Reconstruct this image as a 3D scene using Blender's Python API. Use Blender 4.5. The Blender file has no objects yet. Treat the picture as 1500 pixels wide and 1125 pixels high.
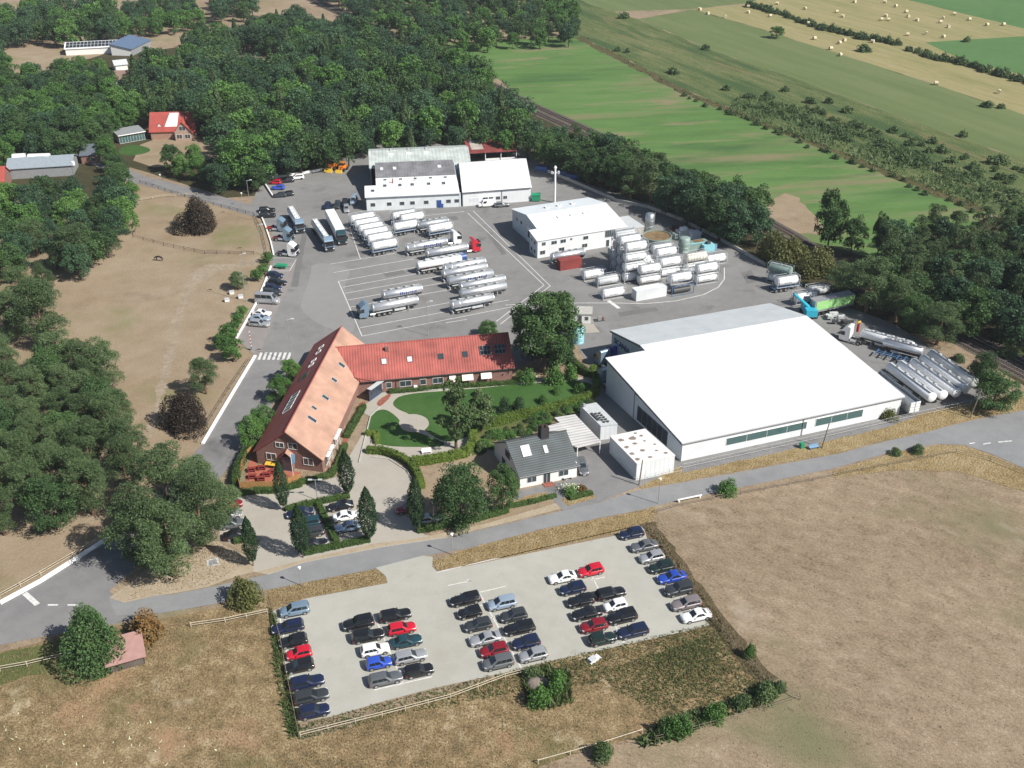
import bpy, math, random
import numpy as np
from mathutils import Vector
random.seed(7)
RNG = np.random.default_rng(11)
SC = bpy.context.scene
COL = SC.collection
rad = math.radians

# ------------------------------------------------------------------ camera, sky, sun, exposure
FPX, PITCH, ROLL, CAMH = 1500.28, rad(30.1), rad(-0.17), 105.43
def _axes():
    f = np.array([0, math.cos(PITCH), -math.sin(PITCH)])
    rt = np.array([1., 0, 0]); up = np.cross(rt, f)
    return math.cos(ROLL)*rt+math.sin(ROLL)*up, -math.sin(ROLL)*rt+math.cos(ROLL)*up, f
RT, UP, FW = _axes()
cam = bpy.data.objects.new('camera', bpy.data.cameras.new('camera'))
COL.objects.link(cam)
cam.data.sensor_width = 36.0
cam.data.lens = 36.0*FPX/1500.0
cam.data.clip_start = 1.0; cam.data.clip_end = 9000.0
from mathutils import Matrix
M3 = Matrix((RT, UP, -FW)).transposed()
cam.matrix_world = Matrix.Translation((0, 0, CAMH)) @ M3.to_4x4()
SC.camera = cam

SUN_EL, SUN_AZ = rad(43), rad(-30)          # azimuth measured from +X, counter-clockwise
SUN_DIR = Vector((math.cos(SUN_AZ)*math.cos(SUN_EL), math.sin(SUN_AZ)*math.cos(SUN_EL), math.sin(SUN_EL)))
W = bpy.data.worlds.new('World'); SC.world = W; W.use_nodes = True
nt = W.node_tree
sky = nt.nodes.new('ShaderNodeTexSky'); sky.sky_type = 'NISHITA'; sky.sun_disc = False
sky.sun_elevation = SUN_EL; sky.sun_rotation = math.pi/2 - SUN_AZ
bg = nt.nodes['Background']; bg.inputs['Strength'].default_value = 0.065
nt.links.new(sky.outputs['Color'], bg.inputs['Color'])
sl = bpy.data.lights.new('sun', 'SUN'); sl.energy = 5.0; sl.angle = rad(0.5); sl.color = (1.0, 0.955, 0.88)
so = bpy.data.objects.new('sun', sl); COL.objects.link(so)
so.rotation_euler = SUN_DIR.to_track_quat('Z', 'Y').to_euler()
so.location = (200, -100, 300)
SC.view_settings.view_transform = 'Standard'; SC.view_settings.look = 'None'
SC.view_settings.exposure = 0.43; SC.view_settings.gamma = 1.0

# ------------------------------------------------------------------ measuring the photograph
def ray(x, y): return FW*FPX+RT*(x-750)+UP*(562.5-y)
def G(x, y, z=0.0):
    d = ray(x, y); p = np.array([0, 0, CAMH])+(z-CAMH)/d[2]*d
    return np.array([p[0], p[1], z])
def XY(x, y, z=0.0):
    p = G(x, y, z); return (float(p[0]), float(p[1]))
def POLY(pts, z=0.0): return [XY(a, b, z) for a, b in pts]
def heading(p, q):
    a, b = G(*p), G(*q); return math.atan2(b[1]-a[1], b[0]-a[0])

# ------------------------------------------------------------------ object helpers
def thing(name, label, cat, loc=(0, 0, 0), rz=0.0, group=None):
    o = bpy.data.objects.new(name, None); COL.objects.link(o)
    o.empty_display_size = 0.3
    o.location = loc; o.rotation_euler = (0, 0, rz)
    o['label'] = label; o['category'] = cat
    if group: o['group'] = group
    return o
def link(name, mesh, parent=None, loc=None, rz=0.0, paint=None):
    o = bpy.data.objects.new(name, mesh); COL.objects.link(o)
    if parent is not None: o.parent = parent
    if loc is not None: o.location = loc
    if rz: o.rotation_euler = (0, 0, rz)
    if paint is not None:
        o.material_slots[0].link = 'OBJECT'; o.material_slots[0].material = paint
    return o
def tag(o, label=None, cat=None, group=None, kind=None):
    if label: o['label'] = label
    if cat: o['category'] = cat
    if group: o['group'] = group
    if kind: o['kind'] = kind
    return o

class MB:
    def __init__(s): s.v = []; s.f = []; s.m = []; s.sm = []
    def add(s, V, F, m=0, smooth=False):
        b = len(s.v); s.v += [tuple(map(float, p)) for p in V]
        for f in F: s.f.append([b+i for i in f]); s.m.append(m); s.sm.append(smooth)
        return s
    def hexa(s, P, m=0):      # 8 corners: bottom ring 0-3, top ring 4-7
        return s.add(P, [(3, 2, 1, 0), (4, 5, 6, 7), (0, 1, 5, 4), (1, 2, 6, 5), (2, 3, 7, 6), (3, 0, 4, 7)], m)
    def box(s, x0, x1, y0, y1, z0, z1, m=0):
        return s.hexa([(x0, y0, z0), (x1, y0, z0), (x1, y1, z0), (x0, y1, z0), (x0, y0, z1), (x1, y0, z1), (x1, y1, z1), (x0, y1, z1)], m)
    def frame(s, o, u, v, n, u0, u1, v0, v1, n0, n1, m=0):
        o, u, v, n = map(np.asarray, (o, u, v, n))
        q = lambda a, b, c: o+u*a+v*b+n*c
        return s.hexa([q(u0, v0, n0), q(u1, v0, n0), q(u1, v1, n0), q(u0, v1, n0), q(u0, v0, n1), q(u1, v0, n1), q(u1, v1, n1), q(u0, v1, n1)], m)
    def prism(s, poly, z0, z1, m=0):
        n = len(poly)
        V = [(p[0], p[1], z0) for p in poly]+[(p[0], p[1], z1) for p in poly]
        return s.add(V, [tuple(range(n-1, -1, -1)), tuple(range(n, 2*n))]+[(i, (i+1) % n, n+(i+1) % n, n+i) for i in range(n)], m)
    def slab(s, pts, t, m=0):  # roof slab: 3D polygon as top face, thickness t downwards
        n = len(pts)
        V = [tuple(p) for p in pts]+[(p[0], p[1], p[2]-t) for p in pts]
        return s.add(V, [tuple(range(n)), tuple(range(2*n-1, n-1, -1))]+[(i, n+i, n+(i+1) % n, (i+1) % n) for i in range(n)], m)
    def tube(s, p0, p1, r0, r1=None, n=8, m=0, smooth=True, caps=True):
        r1 = r0 if r1 is None else r1
        p0 = np.array(p0, float); p1 = np.array(p1, float); d = p1-p0; d /= np.linalg.norm(d)
        a = np.cross(d, [0, 0, 1.] if abs(d[2]) < .9 else [1., 0, 0]); a /= np.linalg.norm(a); b = np.cross(d, a)
        V = []
        for p, r in ((p0, r0), (p1, r1)):
            for i in range(n):
                t = 2*math.pi*i/n; V.append(p+r*(math.cos(t)*a+math.sin(t)*b))
        s.add(V, [(i, (i+1) % n, n+(i+1) % n, n+i) for i in range(n)], m, smooth)
        if caps: s.add(V, [tuple(range(n-1, -1, -1)), tuple(range(n, 2*n))], m, False)
        return s
    def loft(s, rings, m=0, smooth=True, caps=True):
        n = len(rings[0]); V = [p for r in rings for p in r]; F = []
        for k in range(len(rings)-1):
            for i in range(n):
                j = (i+1) % n; F.append((k*n+i, k*n+j, (k+1)*n+j, (k+1)*n+i))
        s.add(V, F, m, smooth)
        if caps:
            b = (len(rings)-1)*n
            s.add(V, [tuple(range(n-1, -1, -1)), tuple(range(b, b+n))], m, smooth)
        return s
    def mesh(s, name, mats):
        me = bpy.data.meshes.new(name); me.from_pydata(s.v, [], s.f)
        for x in (mats if isinstance(mats, (list, tuple)) else [mats]): me.materials.append(x)
        me.polygons.foreach_set('material_index', s.m); me.polygons.foreach_set('use_smooth', s.sm)
        me.update(); return me
    def build(s, name, mats, parent=None, **k): return link(name, s.mesh(name, mats), parent, **k)

def quads_mesh(name, V, mats, n=4):
    """V: (N*n,3) array -> N separate n-gons (fast)"""
    V = np.asarray(V, np.float32); N = len(V)//n
    me = bpy.data.meshes.new(name)
    me.vertices.add(N*n); me.vertices.foreach_set('co', V.ravel())
    me.loops.add(N*n); me.loops.foreach_set('vertex_index', np.arange(N*n, dtype=np.int32))
    me.polygons.add(N); me.polygons.foreach_set('loop_start', np.arange(0, N*n, n, dtype=np.int32))
    for x in (mats if isinstance(mats, (list, tuple)) else [mats]): me.materials.append(x)
    me.update(); me.validate(); return me

# ------------------------------------------------------------------ materials
def srgb(r, g, b):
    f = lambda c: ((c/255+.055)/1.055)**2.4 if c > 10 else c/255/12.92
    return (f(r), f(g), f(b), 1)
def new_mat(name):
    m = bpy.data.materials.new(name); m.use_nodes = True
    return m, m.node_tree, m.node_tree.nodes['Principled BSDF']
def flat(name, c, rough=.6, metal=0., var=0., vscale=1.5, bump=0., bscale=8., spec=.5, coat=0.):
    m, t, p = new_mat(name)
    c = tuple(c)[:3]+(1,)
    p.inputs['Base Color'].default_value = c; p.inputs['Roughness'].default_value = rough; p.inputs['Metallic'].default_value = metal
    p.inputs['Specular IOR Level'].default_value = spec
    if coat: p.inputs['Coat Weight'].default_value = coat; p.inputs['Coat Roughness'].default_value = .08
    if var or bump: tc = t.nodes.new('ShaderNodeTexCoord')
    if var:
        nz = t.nodes.new('ShaderNodeTexNoise'); nz.inputs['Scale'].default_value = vscale; nz.inputs['Detail'].default_value = 5
        t.links.new(tc.outputs['Object'], nz.inputs['Vector'])
        rp = t.nodes.new('ShaderNodeValToRGB'); rp.color_ramp.elements[0].position = .3; rp.color_ramp.elements[1].position = .7
        rp.color_ramp.elements[0].color = tuple(x*(1-var) for x in c[:3])+(1,); rp.color_ramp.elements[1].color = tuple(min(1, x*(1+var*.6)) for x in c[:3])+(1,)
        t.links.new(nz.outputs['Fac'], rp.inputs['Fac']); t.links.new(rp.outputs['Color'], p.inputs['Base Color'])
    if bump:
        n2 = t.nodes.new('ShaderNodeTexNoise'); n2.inputs['Scale'].default_value = bscale; n2.inputs['Detail'].default_value = 3
        t.links.new(tc.outputs['Object'], n2.inputs['Vector'])
        bp = t.nodes.new('ShaderNodeBump'); bp.inputs['Strength'].default_value = bump; bp.inputs['Distance'].default_value = .1
        t.links.new(n2.outputs['Fac'], bp.inputs['Height']); t.links.new(bp.outputs['Normal'], p.inputs['Normal'])
    return m
def ground_mat(name, cols, scales=(.02, .12, 1.2), weights=(.45, .3, .25), rough=.95, bump=.5, bscale=1.5, bdist=.3, stretch=None, tint=None, contrast=1.6):
    """cols: list of colours along a ramp driven by three octave bands of noise; tint: (colour, scale, lo, hi) broad patches"""
    m, t, p = new_mat(name); L = t.links.new; N = t.nodes.new
    p.inputs['Roughness'].default_value = rough; p.inputs['Specular IOR Level'].default_value = .15
    tc = N('ShaderNodeTexCoord'); vec = tc.outputs['Object']
    if stretch:
        mp = N('ShaderNodeMapping'); mp.vector_type = 'TEXTURE'; mp.inputs['Rotation'].default_value = (0, 0, stretch[2]); mp.inputs['Scale'].default_value = (stretch[0], stretch[1], 1)
        L(vec, mp.inputs['Vector']); vec = mp.outputs['Vector']
    acc = None
    for s, w in zip(scales, weights):
        nz = N('ShaderNodeTexNoise'); nz.inputs['Scale'].default_value = s; nz.inputs['Detail'].default_value = 6; nz.inputs['Roughness'].default_value = .6
        L(vec, nz.inputs['Vector'])
        mu = N('ShaderNodeMath'); mu.operation = 'MULTIPLY_ADD'; mu.inputs[1].default_value = w*contrast; mu.inputs[2].default_value = -w*.5*contrast+(.5 if acc is None else 0)
        L(nz.outputs['Fac'], mu.inputs[0])
        if acc is None: acc = mu.outputs[0]
        else:
            ad = N('ShaderNodeMath'); ad.operation = 'ADD'; L(acc, ad.inputs[0]); L(mu.outputs[0], ad.inputs[1]); acc = ad.outputs[0]
    rp = N('ShaderNodeValToRGB'); e = rp.color_ramp.elements
    n = len(cols)
    e[0].position = .25; e[0].color = tuple(cols[0])[:3]+(1,); e[1].position = .75; e[1].color = tuple(cols[-1])[:3]+(1,)
    for i in range(1, n-1):
        k = e.new(.25+.5*i/(n-1)); k.color = tuple(cols[i])[:3]+(1,)
    L(acc, rp.inputs['Fac']); out = rp.outputs['Color']
    for tt in (tint or []):
        nz = N('ShaderNodeTexNoise'); nz.inputs['Scale'].default_value = tt[1]; nz.inputs['Detail'].default_value = 5; nz.inputs['Roughness'].default_value = .6
        of = N('ShaderNodeMapping'); of.inputs['Location'].default_value = (tt[1]*913 % 37, tt[2]*771 % 29, 0); L(vec, of.inputs['Vector']); L(of.outputs['Vector'], nz.inputs['Vector'])
        mr = N('ShaderNodeMapRange'); mr.inputs['From Min'].default_value = tt[2]; mr.inputs['From Max'].default_value = tt[3]
        L(nz.outputs['Fac'], mr.inputs['Value'])
        mx = N('ShaderNodeMix'); mx.data_type = 'RGBA'; L(mr.outputs['Result'], mx.inputs['Factor']); L(out, mx.inputs['A']); mx.inputs['B'].default_value = tuple(tt[0])[:3]+(1,)
        out = mx.outputs['Result']
    L(out, p.inputs['Base Color'])
    if bump:
        n2 = N('ShaderNodeTexNoise'); n2.inputs['Scale'].default_value = bscale; n2.inputs['Detail'].default_value = 5; L(tc.outputs['Object'], n2.inputs['Vector'])
        bp = N('ShaderNodeBump'); bp.inputs['Strength'].default_value = bump; bp.inputs['Distance'].default_value = bdist
        L(n2.outputs['Fac'], bp.inputs['Height']); L(bp.outputs['Normal'], p.inputs['Normal'])
    return m
def ribbed(name, c, ang=0., period=.3, strength=.4, rough=.5, var=.12, axis='X', metal=0., dark=.75):
    """corrugated sheet / tiles: a wave along one direction gives ribs and thin darker joints"""
    m, t, p = new_mat(name); L = t.links.new; N = t.nodes.new
    p.inputs['Roughness'].default_value = rough; p.inputs['Metallic'].default_value = metal
    tc = N('ShaderNodeTexCoord'); mp = N('ShaderNodeMapping'); mp.inputs['Rotation'].default_value = (0, 0, -ang); L(tc.outputs['Object'], mp.inputs['Vector'])
    w = N('ShaderNodeTexWave'); w.wave_type = 'BANDS'; w.bands_direction = axis; w.inputs['Scale'].default_value = 6.2832/(20*period)*1.0
    L(mp.outputs['Vector'], w.inputs['Vector'])
    nz = N('ShaderNodeTexNoise'); nz.inputs['Scale'].default_value = .35; nz.inputs['Detail'].default_value = 6; L(tc.outputs['Object'], nz.inputs['Vector'])
    rp = N('ShaderNodeValToRGB'); rp.color_ramp.elements[0].position = .3; rp.color_ramp.elements[1].position = .7
    rp.color_ramp.elements[0].color = tuple(x*(1-var) for x in c[:3])+(1,); rp.color_ramp.elements[1].color = tuple(min(1, x*(1+var)) for x in c[:3])+(1,)
    L(nz.outputs['Fac'], rp.inputs['Fac'])
    mr = N('ShaderNodeMapRange'); mr.inputs['From Min'].default_value = 0; mr.inputs['From Max'].default_value = .35; mr.inputs['To Min'].default_value = dark; mr.inputs['To Max'].default_value = 1
    L(w.outputs['Fac'], mr.inputs['Value'])
    mx = N('ShaderNodeMix'); mx.data_type = 'RGBA'; mx.blend_type = 'MULTIPLY'; mx.inputs['Factor'].default_value = 1
    L(rp.outputs['Color'], mx.inputs['A']); L(mr.outputs['Result'], mx.inputs['B']); L(mx.outputs['Result'], p.inputs['Base Color'])
    bp = N('ShaderNodeBump'); bp.inputs['Strength'].default_value = strength; bp.inputs['Distance'].default_value = .04
    L(w.outputs['Fac'], bp.inputs['Height']); L(bp.outputs['Normal'], p.inputs['Normal'])
    return m
def leaf_mat(name, cols, nscale=.6, trans=.25, rough=.55):
    m, t, p = new_mat(name); L = t.links.new; N = t.nodes.new
    tc = N('ShaderNodeTexCoord'); oi = N('ShaderNodeObjectInfo')
    nz = N('ShaderNodeTexNoise'); nz.inputs['Scale'].default_value = nscale; nz.inputs['Detail'].default_value = 4; L(tc.outputs['Object'], nz.inputs['Vector'])
    ad = N('ShaderNodeMath'); ad.operation = 'MULTIPLY_ADD'; ad.inputs[1].default_value = .45; L(oi.outputs['Random'], ad.inputs[0]); 
    m2 = N('ShaderNodeMath'); m2.operation = 'MULTIPLY_ADD'; m2.inputs[1].default_value = .9; m2.inputs[2].default_value = -.17; L(nz.outputs['Fac'], m2.inputs[0]); L(m2.outputs[0], ad.inputs[2])
    rp = N('ShaderNodeValToRGB'); e = rp.color_ramp.elements
    e[0].position = .15; e[0].color = tuple(cols[0])+(1,); e[1].position = .85; e[1].color = tuple(cols[-1])+(1,)
    for i in range(1, len(cols)-1):
        k = e.new(.15+.7*i/(len(cols)-1)); k.color = tuple(cols[i])+(1,)
    L(ad.outputs[0], rp.inputs['Fac']); L(rp.outputs['Color'], p.inputs['Base Color'])
    p.inputs['Roughness'].default_value = rough; p.inputs['Specular IOR Level'].default_value = .25
    tr = N('ShaderNodeBsdfTranslucent'); L(rp.outputs['Color'], tr.inputs['Color'])
    mx = N('ShaderNodeMixShader'); mx.inputs['Fac'].default_value = trans
    L(p.outputs['BSDF'], mx.inputs[1]); L(tr.outputs['BSDF'], mx.inputs[2]); L(mx.outputs[0], t.nodes['Material Output'].inputs['Surface'])
    return m
M = {}
def mk(k, *a, **kw): M[k] = flat(k, *a, **kw); return M[k]
mk('white_metal', (.78, .79, .80), .45, var=.06); mk('white_paint', (.8, .8, .8), .6); mk('marking', (.62, .62, .6), .8, var=.25, vscale=2.)
mk('light_grey', (.5, .52, .53), .6, var=.1); mk('mid_grey', (.25, .26, .27), .6, var=.1); mk('dark_grey', (.06, .062, .065), .6, var=.1); mk('black', (.015, .015, .016), .5)
mk('tyre', (.018, .018, .018), .85); mk('rim', (.42, .43, .44), .35, .7); mk('glass', (.018, .024, .03), .06, spec=.9); mk('pane', (.04, .055, .065), .05, spec=.9); mk('green_glass', (.06, .12, .12), .08, spec=.9)
mk('chrome', (.6, .6, .6), .2, 1.); mk('lamp_clear', (.6, .62, .65), .15); mk('lamp_red', (.35, .01, .01), .3); mk('galv', (.42, .44, .45), .5, .5, var=.15)
mk('steel', (.72, .74, .76), .34, .75, var=.08, vscale=.8); mk('steel_dull', (.45, .48, .5), .4, .7, var=.15)
mk('brick', (.245, .135, .112), .85, var=.25, vscale=4., bump=.3, bscale=25); mk('brick_pave', (.27, .09, .06), .85, var=.3, vscale=2.)
mk('wood', (.30, .17, .07), .8, var=.35, vscale=3.); mk('old_wood', (.22, .18, .13), .9, var=.4, vscale=4.); mk('pale_wood', (.5, .44, .33), .85, var=.25, vscale=3.); mk('dark_wood', (.06, .035, .025), .85, var=.4, vscale=5)
mk('bark', (.10, .075, .055), .95, var=.4, vscale=4., bump=.6); mk('pine_bark', (.19, .11, .07), .95, var=.4, vscale=3., bump=.6)
mk('blue', (.03, .08, .25), .4); mk('sky_blue', (.16, .30, .46), .35, coat=.4); mk('scan_blue', (.055, .13, .25), .35, coat=.4); mk('cyan', (.03, .36, .50), .4); mk('red', (.42, .02, .02), .4); mk('dark_red', (.22, .035, .03), .6, var=.2)
mk('orange', (.65, .2, .02), .5); mk('yellow', (.65, .42, .05), .5); mk('green_plastic', (.02, .26, .13), .5); mk('pale_green', (.30, .58, .22), .5, var=.1); mk('concrete', (.42, .41, .38), .85, var=.2, vscale=1.5); mk('brownwater', (.22, .15, .075), .5, var=.3, vscale=.6); mk('tank_green', (.22, .3, .27), .6, var=.15); mk('aqua', (.25, .55, .62), .4, var=.1)
mk('cream', (.68, .66, .58), .6, var=.08); mk('navy_ink', (.03, .06, .22), .5); mk('grey_ink', (.18, .19, .2), .6); mk('sand', (.42, .32, .2), .95, var=.2); mk('earth', (.2, .13, .08), .95, var=.3); mk('rust', (.25, .09, .05), .8, var=.3)
mk('solar', (.022, .026, .034), .35, spec=.35); mk('bale', (.62, .54, .36), .95, var=.2, vscale=3., bump=.6, bscale=10); mk('awning', (.75, .7, .6), .8)
# ------------------------------------------------------------------ the ground and everything laid on it
LV = 0.004
def jag(P, step, amp):
    out = []; n = len(P)
    for i in range(n):
        a = np.array(P[i]); b = np.array(P[(i+1) % n]); L = np.linalg.norm(b-a); k = max(1, int(L/step))
        for j in range(k):
            q = a+(b-a)*j/k
            if j: q = q+np.array([random.uniform(-amp, amp), random.uniform(-amp, amp)])
            out.append((float(q[0]), float(q[1])))
    return out
def sheet(name, P, level, mat):
    me = bpy.data.meshes.new(name); me.from_pydata([(x, y, level*LV) for x, y in P], [], [tuple(range(len(P)))])
    if me.polygons[0].normal.z < 0: me.flip_normals()
    me.materials.append(mat); me.update()
    o = link(name, me); o['kind'] = 'structure'; return o
def smooth(pts, it=2):
    for _ in range(it):
        q = []; n = len(pts)
        for i in range(n):
            a = np.array(pts[i]); b = np.array(pts[(i+1) % n]); q += [tuple(a*.75+b*.25), tuple(a*.25+b*.75)]
        pts = q
    return pts
def ribbon(pts, w):
    """closed outline of a strip of width w along a polyline"""
    P = [np.array(p, float) for p in pts]; l = []; r = []
    for i, p in enumerate(P):
        d = (P[min(i+1, len(P)-1)]-P[max(i-1, 0)]); d /= np.linalg.norm(d); n = np.array([-d[1], d[0]])
        l.append(tuple(p+n*w/2)); r.append(tuple(p-n*w/2))
    return l+r[::-1]
TAN = [(.085, .062, .034), (.19, .132, .078), (.27, .195, .118), (.34, .265, .165)]
MG = {}
MG['dry'] = ground_mat('dry_grass_ground', [(.118, .092, .058), (.222, .168, .113), (.285, .22, .152), (.368, .298, .217)], (.05, .5, 3.2), (.2, .35, .45), contrast=1.9, bump=.6, bscale=5., bdist=.12, stretch=(1.5, 1, rad(150)), tint=[((.16, .155, .085), .03, .54, .70), ((.38, .32, .25), .06, .60, .74), ((.15, .115, .07), .7, .66, .70)])
MG['rough'] = ground_mat('rough_grass_ground', [(.068, .062, .03), (.165, .122, .064), (.265, .195, .105), (.40, .33, .21)], (.07, .5, 3.2), (.2, .35, .45), contrast=2.1, bump=.7, bscale=5., bdist=.18, tint=[((.12, .12, .05), .05, .56, .70), ((.34, .215, .13), .08, .56, .7), ((.46, .39, .27), .12, .62, .74)])
MG['paddock'] = ground_mat('sandy_paddock_ground', [(.175, .13, .08), (.25, .19, .125), (.29, .228, .158), (.325, .27, .205)], (.03, .2, 2.), (.4, .3, .3), bump=.3, bscale=2., tint=[((.17, .17, .075), .03, .54, .7), ((.2, .15, .11), .07, .6, .75)])
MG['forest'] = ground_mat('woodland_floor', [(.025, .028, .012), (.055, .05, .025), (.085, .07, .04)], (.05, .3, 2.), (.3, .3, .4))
MG['verge'] = ground_mat('verge_grass', [(.10, .085, .035), (.22, .16, .075), (.31, .24, .13), (.38, .32, .2)], (.08, .5, 3.), (.25, .35, .4), bump=1., bscale=3.)
MG['rough2'] = ground_mat('green_rough', [(.07, .085, .03), (.11, .125, .045), (.17, .165, .075)], (.08, .5, 3.), (.25, .35, .4), bump=.8, bscale=4.)
MG['ditch'] = ground_mat('ditch_bank', [(.05, .04, .022), (.10, .08, .045), (.17, .13, .08)], (.1, .6, 3.), (.2, .4, .4), bump=1., bscale=3.)
MG['verge2'] = ground_mat('bank_grass', [(.04, .04, .018), (.085, .08, .035), (.14, .115, .055)], (.08, .5, 3.), (.25, .35, .4), bump=1., bscale=3.)
MG['field'] = ground_mat('green_meadow', [(.058, .112, .034), (.078, .15, .042), (.10, .182, .054), (.135, .19, .075)], (.02, .15, 1.5), (.4, .35, .25), bump=.3, stretch=(4, 1, rad(8)), tint=[((.20, .17, .10), .035, .53, .66), ((.22, .18, .11), .09, .57, .70), ((.05, .11, .036), .06, .54, .7)])
MG['fieldg'] = ground_mat('pale_meadow', [(.09, .125, .045), (.12, .155, .062), (.155, .185, .082)], (.02, .15, 1.5), (.45, .35, .2), bump=.3, stretch=(9, 1, rad(-66)))
MG['heath'] = ground_mat('rough_heath_strip', [(.045, .075, .026), (.085, .12, .042), (.13, .15, .06), (.20, .185, .095)], (.05, .35, 1.8), (.3, .35, .35), contrast=2., bump=1., bdist=.6, stretch=(6, 1, rad(-66)), tint=[((.055, .095, .034), .08, .5, .6), ((.17, .145, .07), .10, .58, .68)])
MG['stubble'] = ground_mat('cut_hay_field', [(.16, .17, .065), (.25, .225, .105), (.33, .28, .155)], (.04, .3, 1.5), (.3, .4, .3), bump=.3, stretch=(10, 1, rad(-66)))
MG['bright'] = ground_mat('fresh_grass_field', [(.06, .13, .045), (.08, .16, .055), (.10, .18, .07)], (.02, .15, 1.5), (.4, .3, .3), bump=.2)
MG['lawn'] = ground_mat('mown_lawn', [(.028, .075, .018), (.045, .105, .025), (.07, .13, .04)], (.08, .5, 5.), (.4, .3, .3), bump=.3, bscale=8)
MG['asphalt'] = ground_mat('yard_asphalt', [(.165, .162, .158), (.205, .202, .198), (.245, .242, .236)], (.05, .35, 4.), (.5, .3, .2), bump=.1, bscale=20, bdist=.02, rough=.9, tint=[((.14, .137, .133), .12, .58, .72), ((.15, .147, .143), .9, .64, .72), ((.25, .247, .24), .3, .66, .78)])
MG['asphalt2'] = ground_mat('worn_asphalt', [(.15, .147, .15), (.20, .197, .197), (.24, .236, .23)], (.06, .35, 4.), (.4, .35, .25), bump=.1, bscale=20, bdist=.02, rough=.9, tint=[((.11, .108, .105), .08, .58, .7)])
MG['road'] = ground_mat('road_asphalt', [(.175, .178, .182), (.22, .224, .228), (.265, .266, .268)], (.06, .35, 4.), (.4, .35, .25), bump=.1, bscale=20, bdist=.02, rough=.9)
MG['plot'] = ground_mat('gravel_paving', [(.33, .325, .285), (.37, .365, .325), (.41, .40, .36)], (.05, .4, 4.), (.4, .3, .3), bump=.15, bscale=15, bdist=.02, rough=.9, tint=[((.31, .295, .25), .06, .56, .74), ((.29, .28, .245), .5, .64, .74)])
MG['court'] = ground_mat('court_paving', [(.31, .29, .25), (.36, .335, .29), (.40, .37, .32)], (.06, .4, 4.), (.4, .3, .3), bump=.2, bscale=10, bdist=.02, rough=.9)
MG['sandpath'] = ground_mat('sandy_path', [(.27, .22, .15), (.35, .29, .21), (.42, .36, .28)], (.08, .5, 3.), (.3, .3, .4), bump=.3)
MG['stony'] = ground_mat('stony_track', [(.20, .155, .105), (.285, .232, .17), (.37, .315, .25)], (.15, .8, 3.), (.3, .35, .35), bump=.4)
MG['ballast'] = ground_mat('track_ballast', [(.07, .062, .05), (.12, .105, .085), (.17, .15, .12)], (.2, 1., 5.), (.2, .4, .4), bump=.8, bscale=8)

def struct_grid(name, x0, x1, y0, y1, n, mat):
    me = bpy.data.meshes.new(name)
    V = [(x0+(x1-x0)*i/n, y0+(y1-y0)*j/n, 0) for j in range(n+1) for i in range(n+1)]
    F = [(j*(n+1)+i, j*(n+1)+i+1, (j+1)*(n+1)+i+1, (j+1)*(n+1)+i) for j in range(n) for i in range(n)]
    me.from_pydata(V, [], F); me.materials.append(mat); me.update()
    o = link(name, me); o['kind'] = 'structure'
struct_grid('ground', -2500, 2500, -1000, 4000, 10, MG['dry'])
# the country beyond the yard
sheet('rough_grassland', jag(POLY([(-400, 1000), (0, 955), (97, 925), (245, 905), (395, 873), (402, 900), (438, 1085), (640, 1020), (735, 988), (905, 945), (1045, 915), (1145, 1005), (1130, 1030), (1000, 1070), (880, 1095), (790, 1123), (700, 1300), (-500, 1300)]), 3, .5), 1, MG['rough'])
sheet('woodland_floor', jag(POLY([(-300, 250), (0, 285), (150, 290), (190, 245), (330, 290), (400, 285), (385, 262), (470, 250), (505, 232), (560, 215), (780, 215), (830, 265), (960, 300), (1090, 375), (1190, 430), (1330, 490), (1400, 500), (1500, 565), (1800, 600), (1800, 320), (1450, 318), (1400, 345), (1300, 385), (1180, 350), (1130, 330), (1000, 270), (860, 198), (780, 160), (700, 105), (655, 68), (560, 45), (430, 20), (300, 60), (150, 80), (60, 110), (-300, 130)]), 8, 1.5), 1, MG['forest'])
sheet('paddock', jag(POLY([(-100, 480), (60, 410), (185, 300), (200, 268), (300, 295), (376, 318), (392, 335), (396, 393), (374, 445), (345, 497), (372, 522), (297, 650), (179, 775), (0, 882), (-150, 960), (-300, 700)]), 4, .4), 2, MG['paddock'])
sheet('stony_track', jag(POLY([(278, 402), (300, 388), (345, 386), (380, 374), (375, 388), (320, 398), (288, 416), (265, 470), (251, 540), (222, 640), (214, 640), (241, 520), (259, 450)]), .8, .6), 3, MG['stony'])
sheet('green_field', jag(POLY([(655, 64), (845, 52), (905, 80), (1000, 130), (1200, 210), (1447, 312), (1425, 340), (1300, 385), (1180, 352), (1060, 300), (930, 225), (860, 190), (790, 160), (720, 110)]), 8, .8), 3, MG['field'])
sheet('bare_soil', jag(POLY([(1122, 293), (1150, 283), (1172, 290), (1200, 325), (1205, 345), (1165, 342), (1138, 330), (1118, 305)]), 3, 1.2), 4, MG['paddock'])
sheet('heath_strip', jag(POLY([(780, -40), (860, 5), (935, 28), (1045, 75), (1155, 112), (1300, 165), (1500, 235), (1800, 330), (1800, 460), (1500, 330), (1447, 312), (1200, 210), (1000, 130), (905, 80), (845, 52), (760, 0), (700, -30)]), 6, .8), 4, MG['heath'])
sheet('grass_strip', jag(POLY([(935, 28), (1015, 14), (1100, 38), (1295, 100), (1400, 134), (1500, 168), (1800, 270), (1800, 330), (1500, 235), (1300, 165), (1155, 112), (1045, 75)]), 10, .5), 5, MG['fieldg'])
sheet('hay_field', jag(POLY([(1015, 14), (1099, 5), (1150, -20), (1250, -60), (1800, 90), (1800, 270), (1500, 168), (1400, 134), (1295, 100), (1100, 38)]), 10, .6), 5, MG['stubble'])
sheet('far_pasture', jag(POLY([(1310, -5), (1500, 42), (1800, 120), (1900, -60), (1500, -90), (1250, -50)]), 10, .5), 6, MG['bright'])
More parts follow.
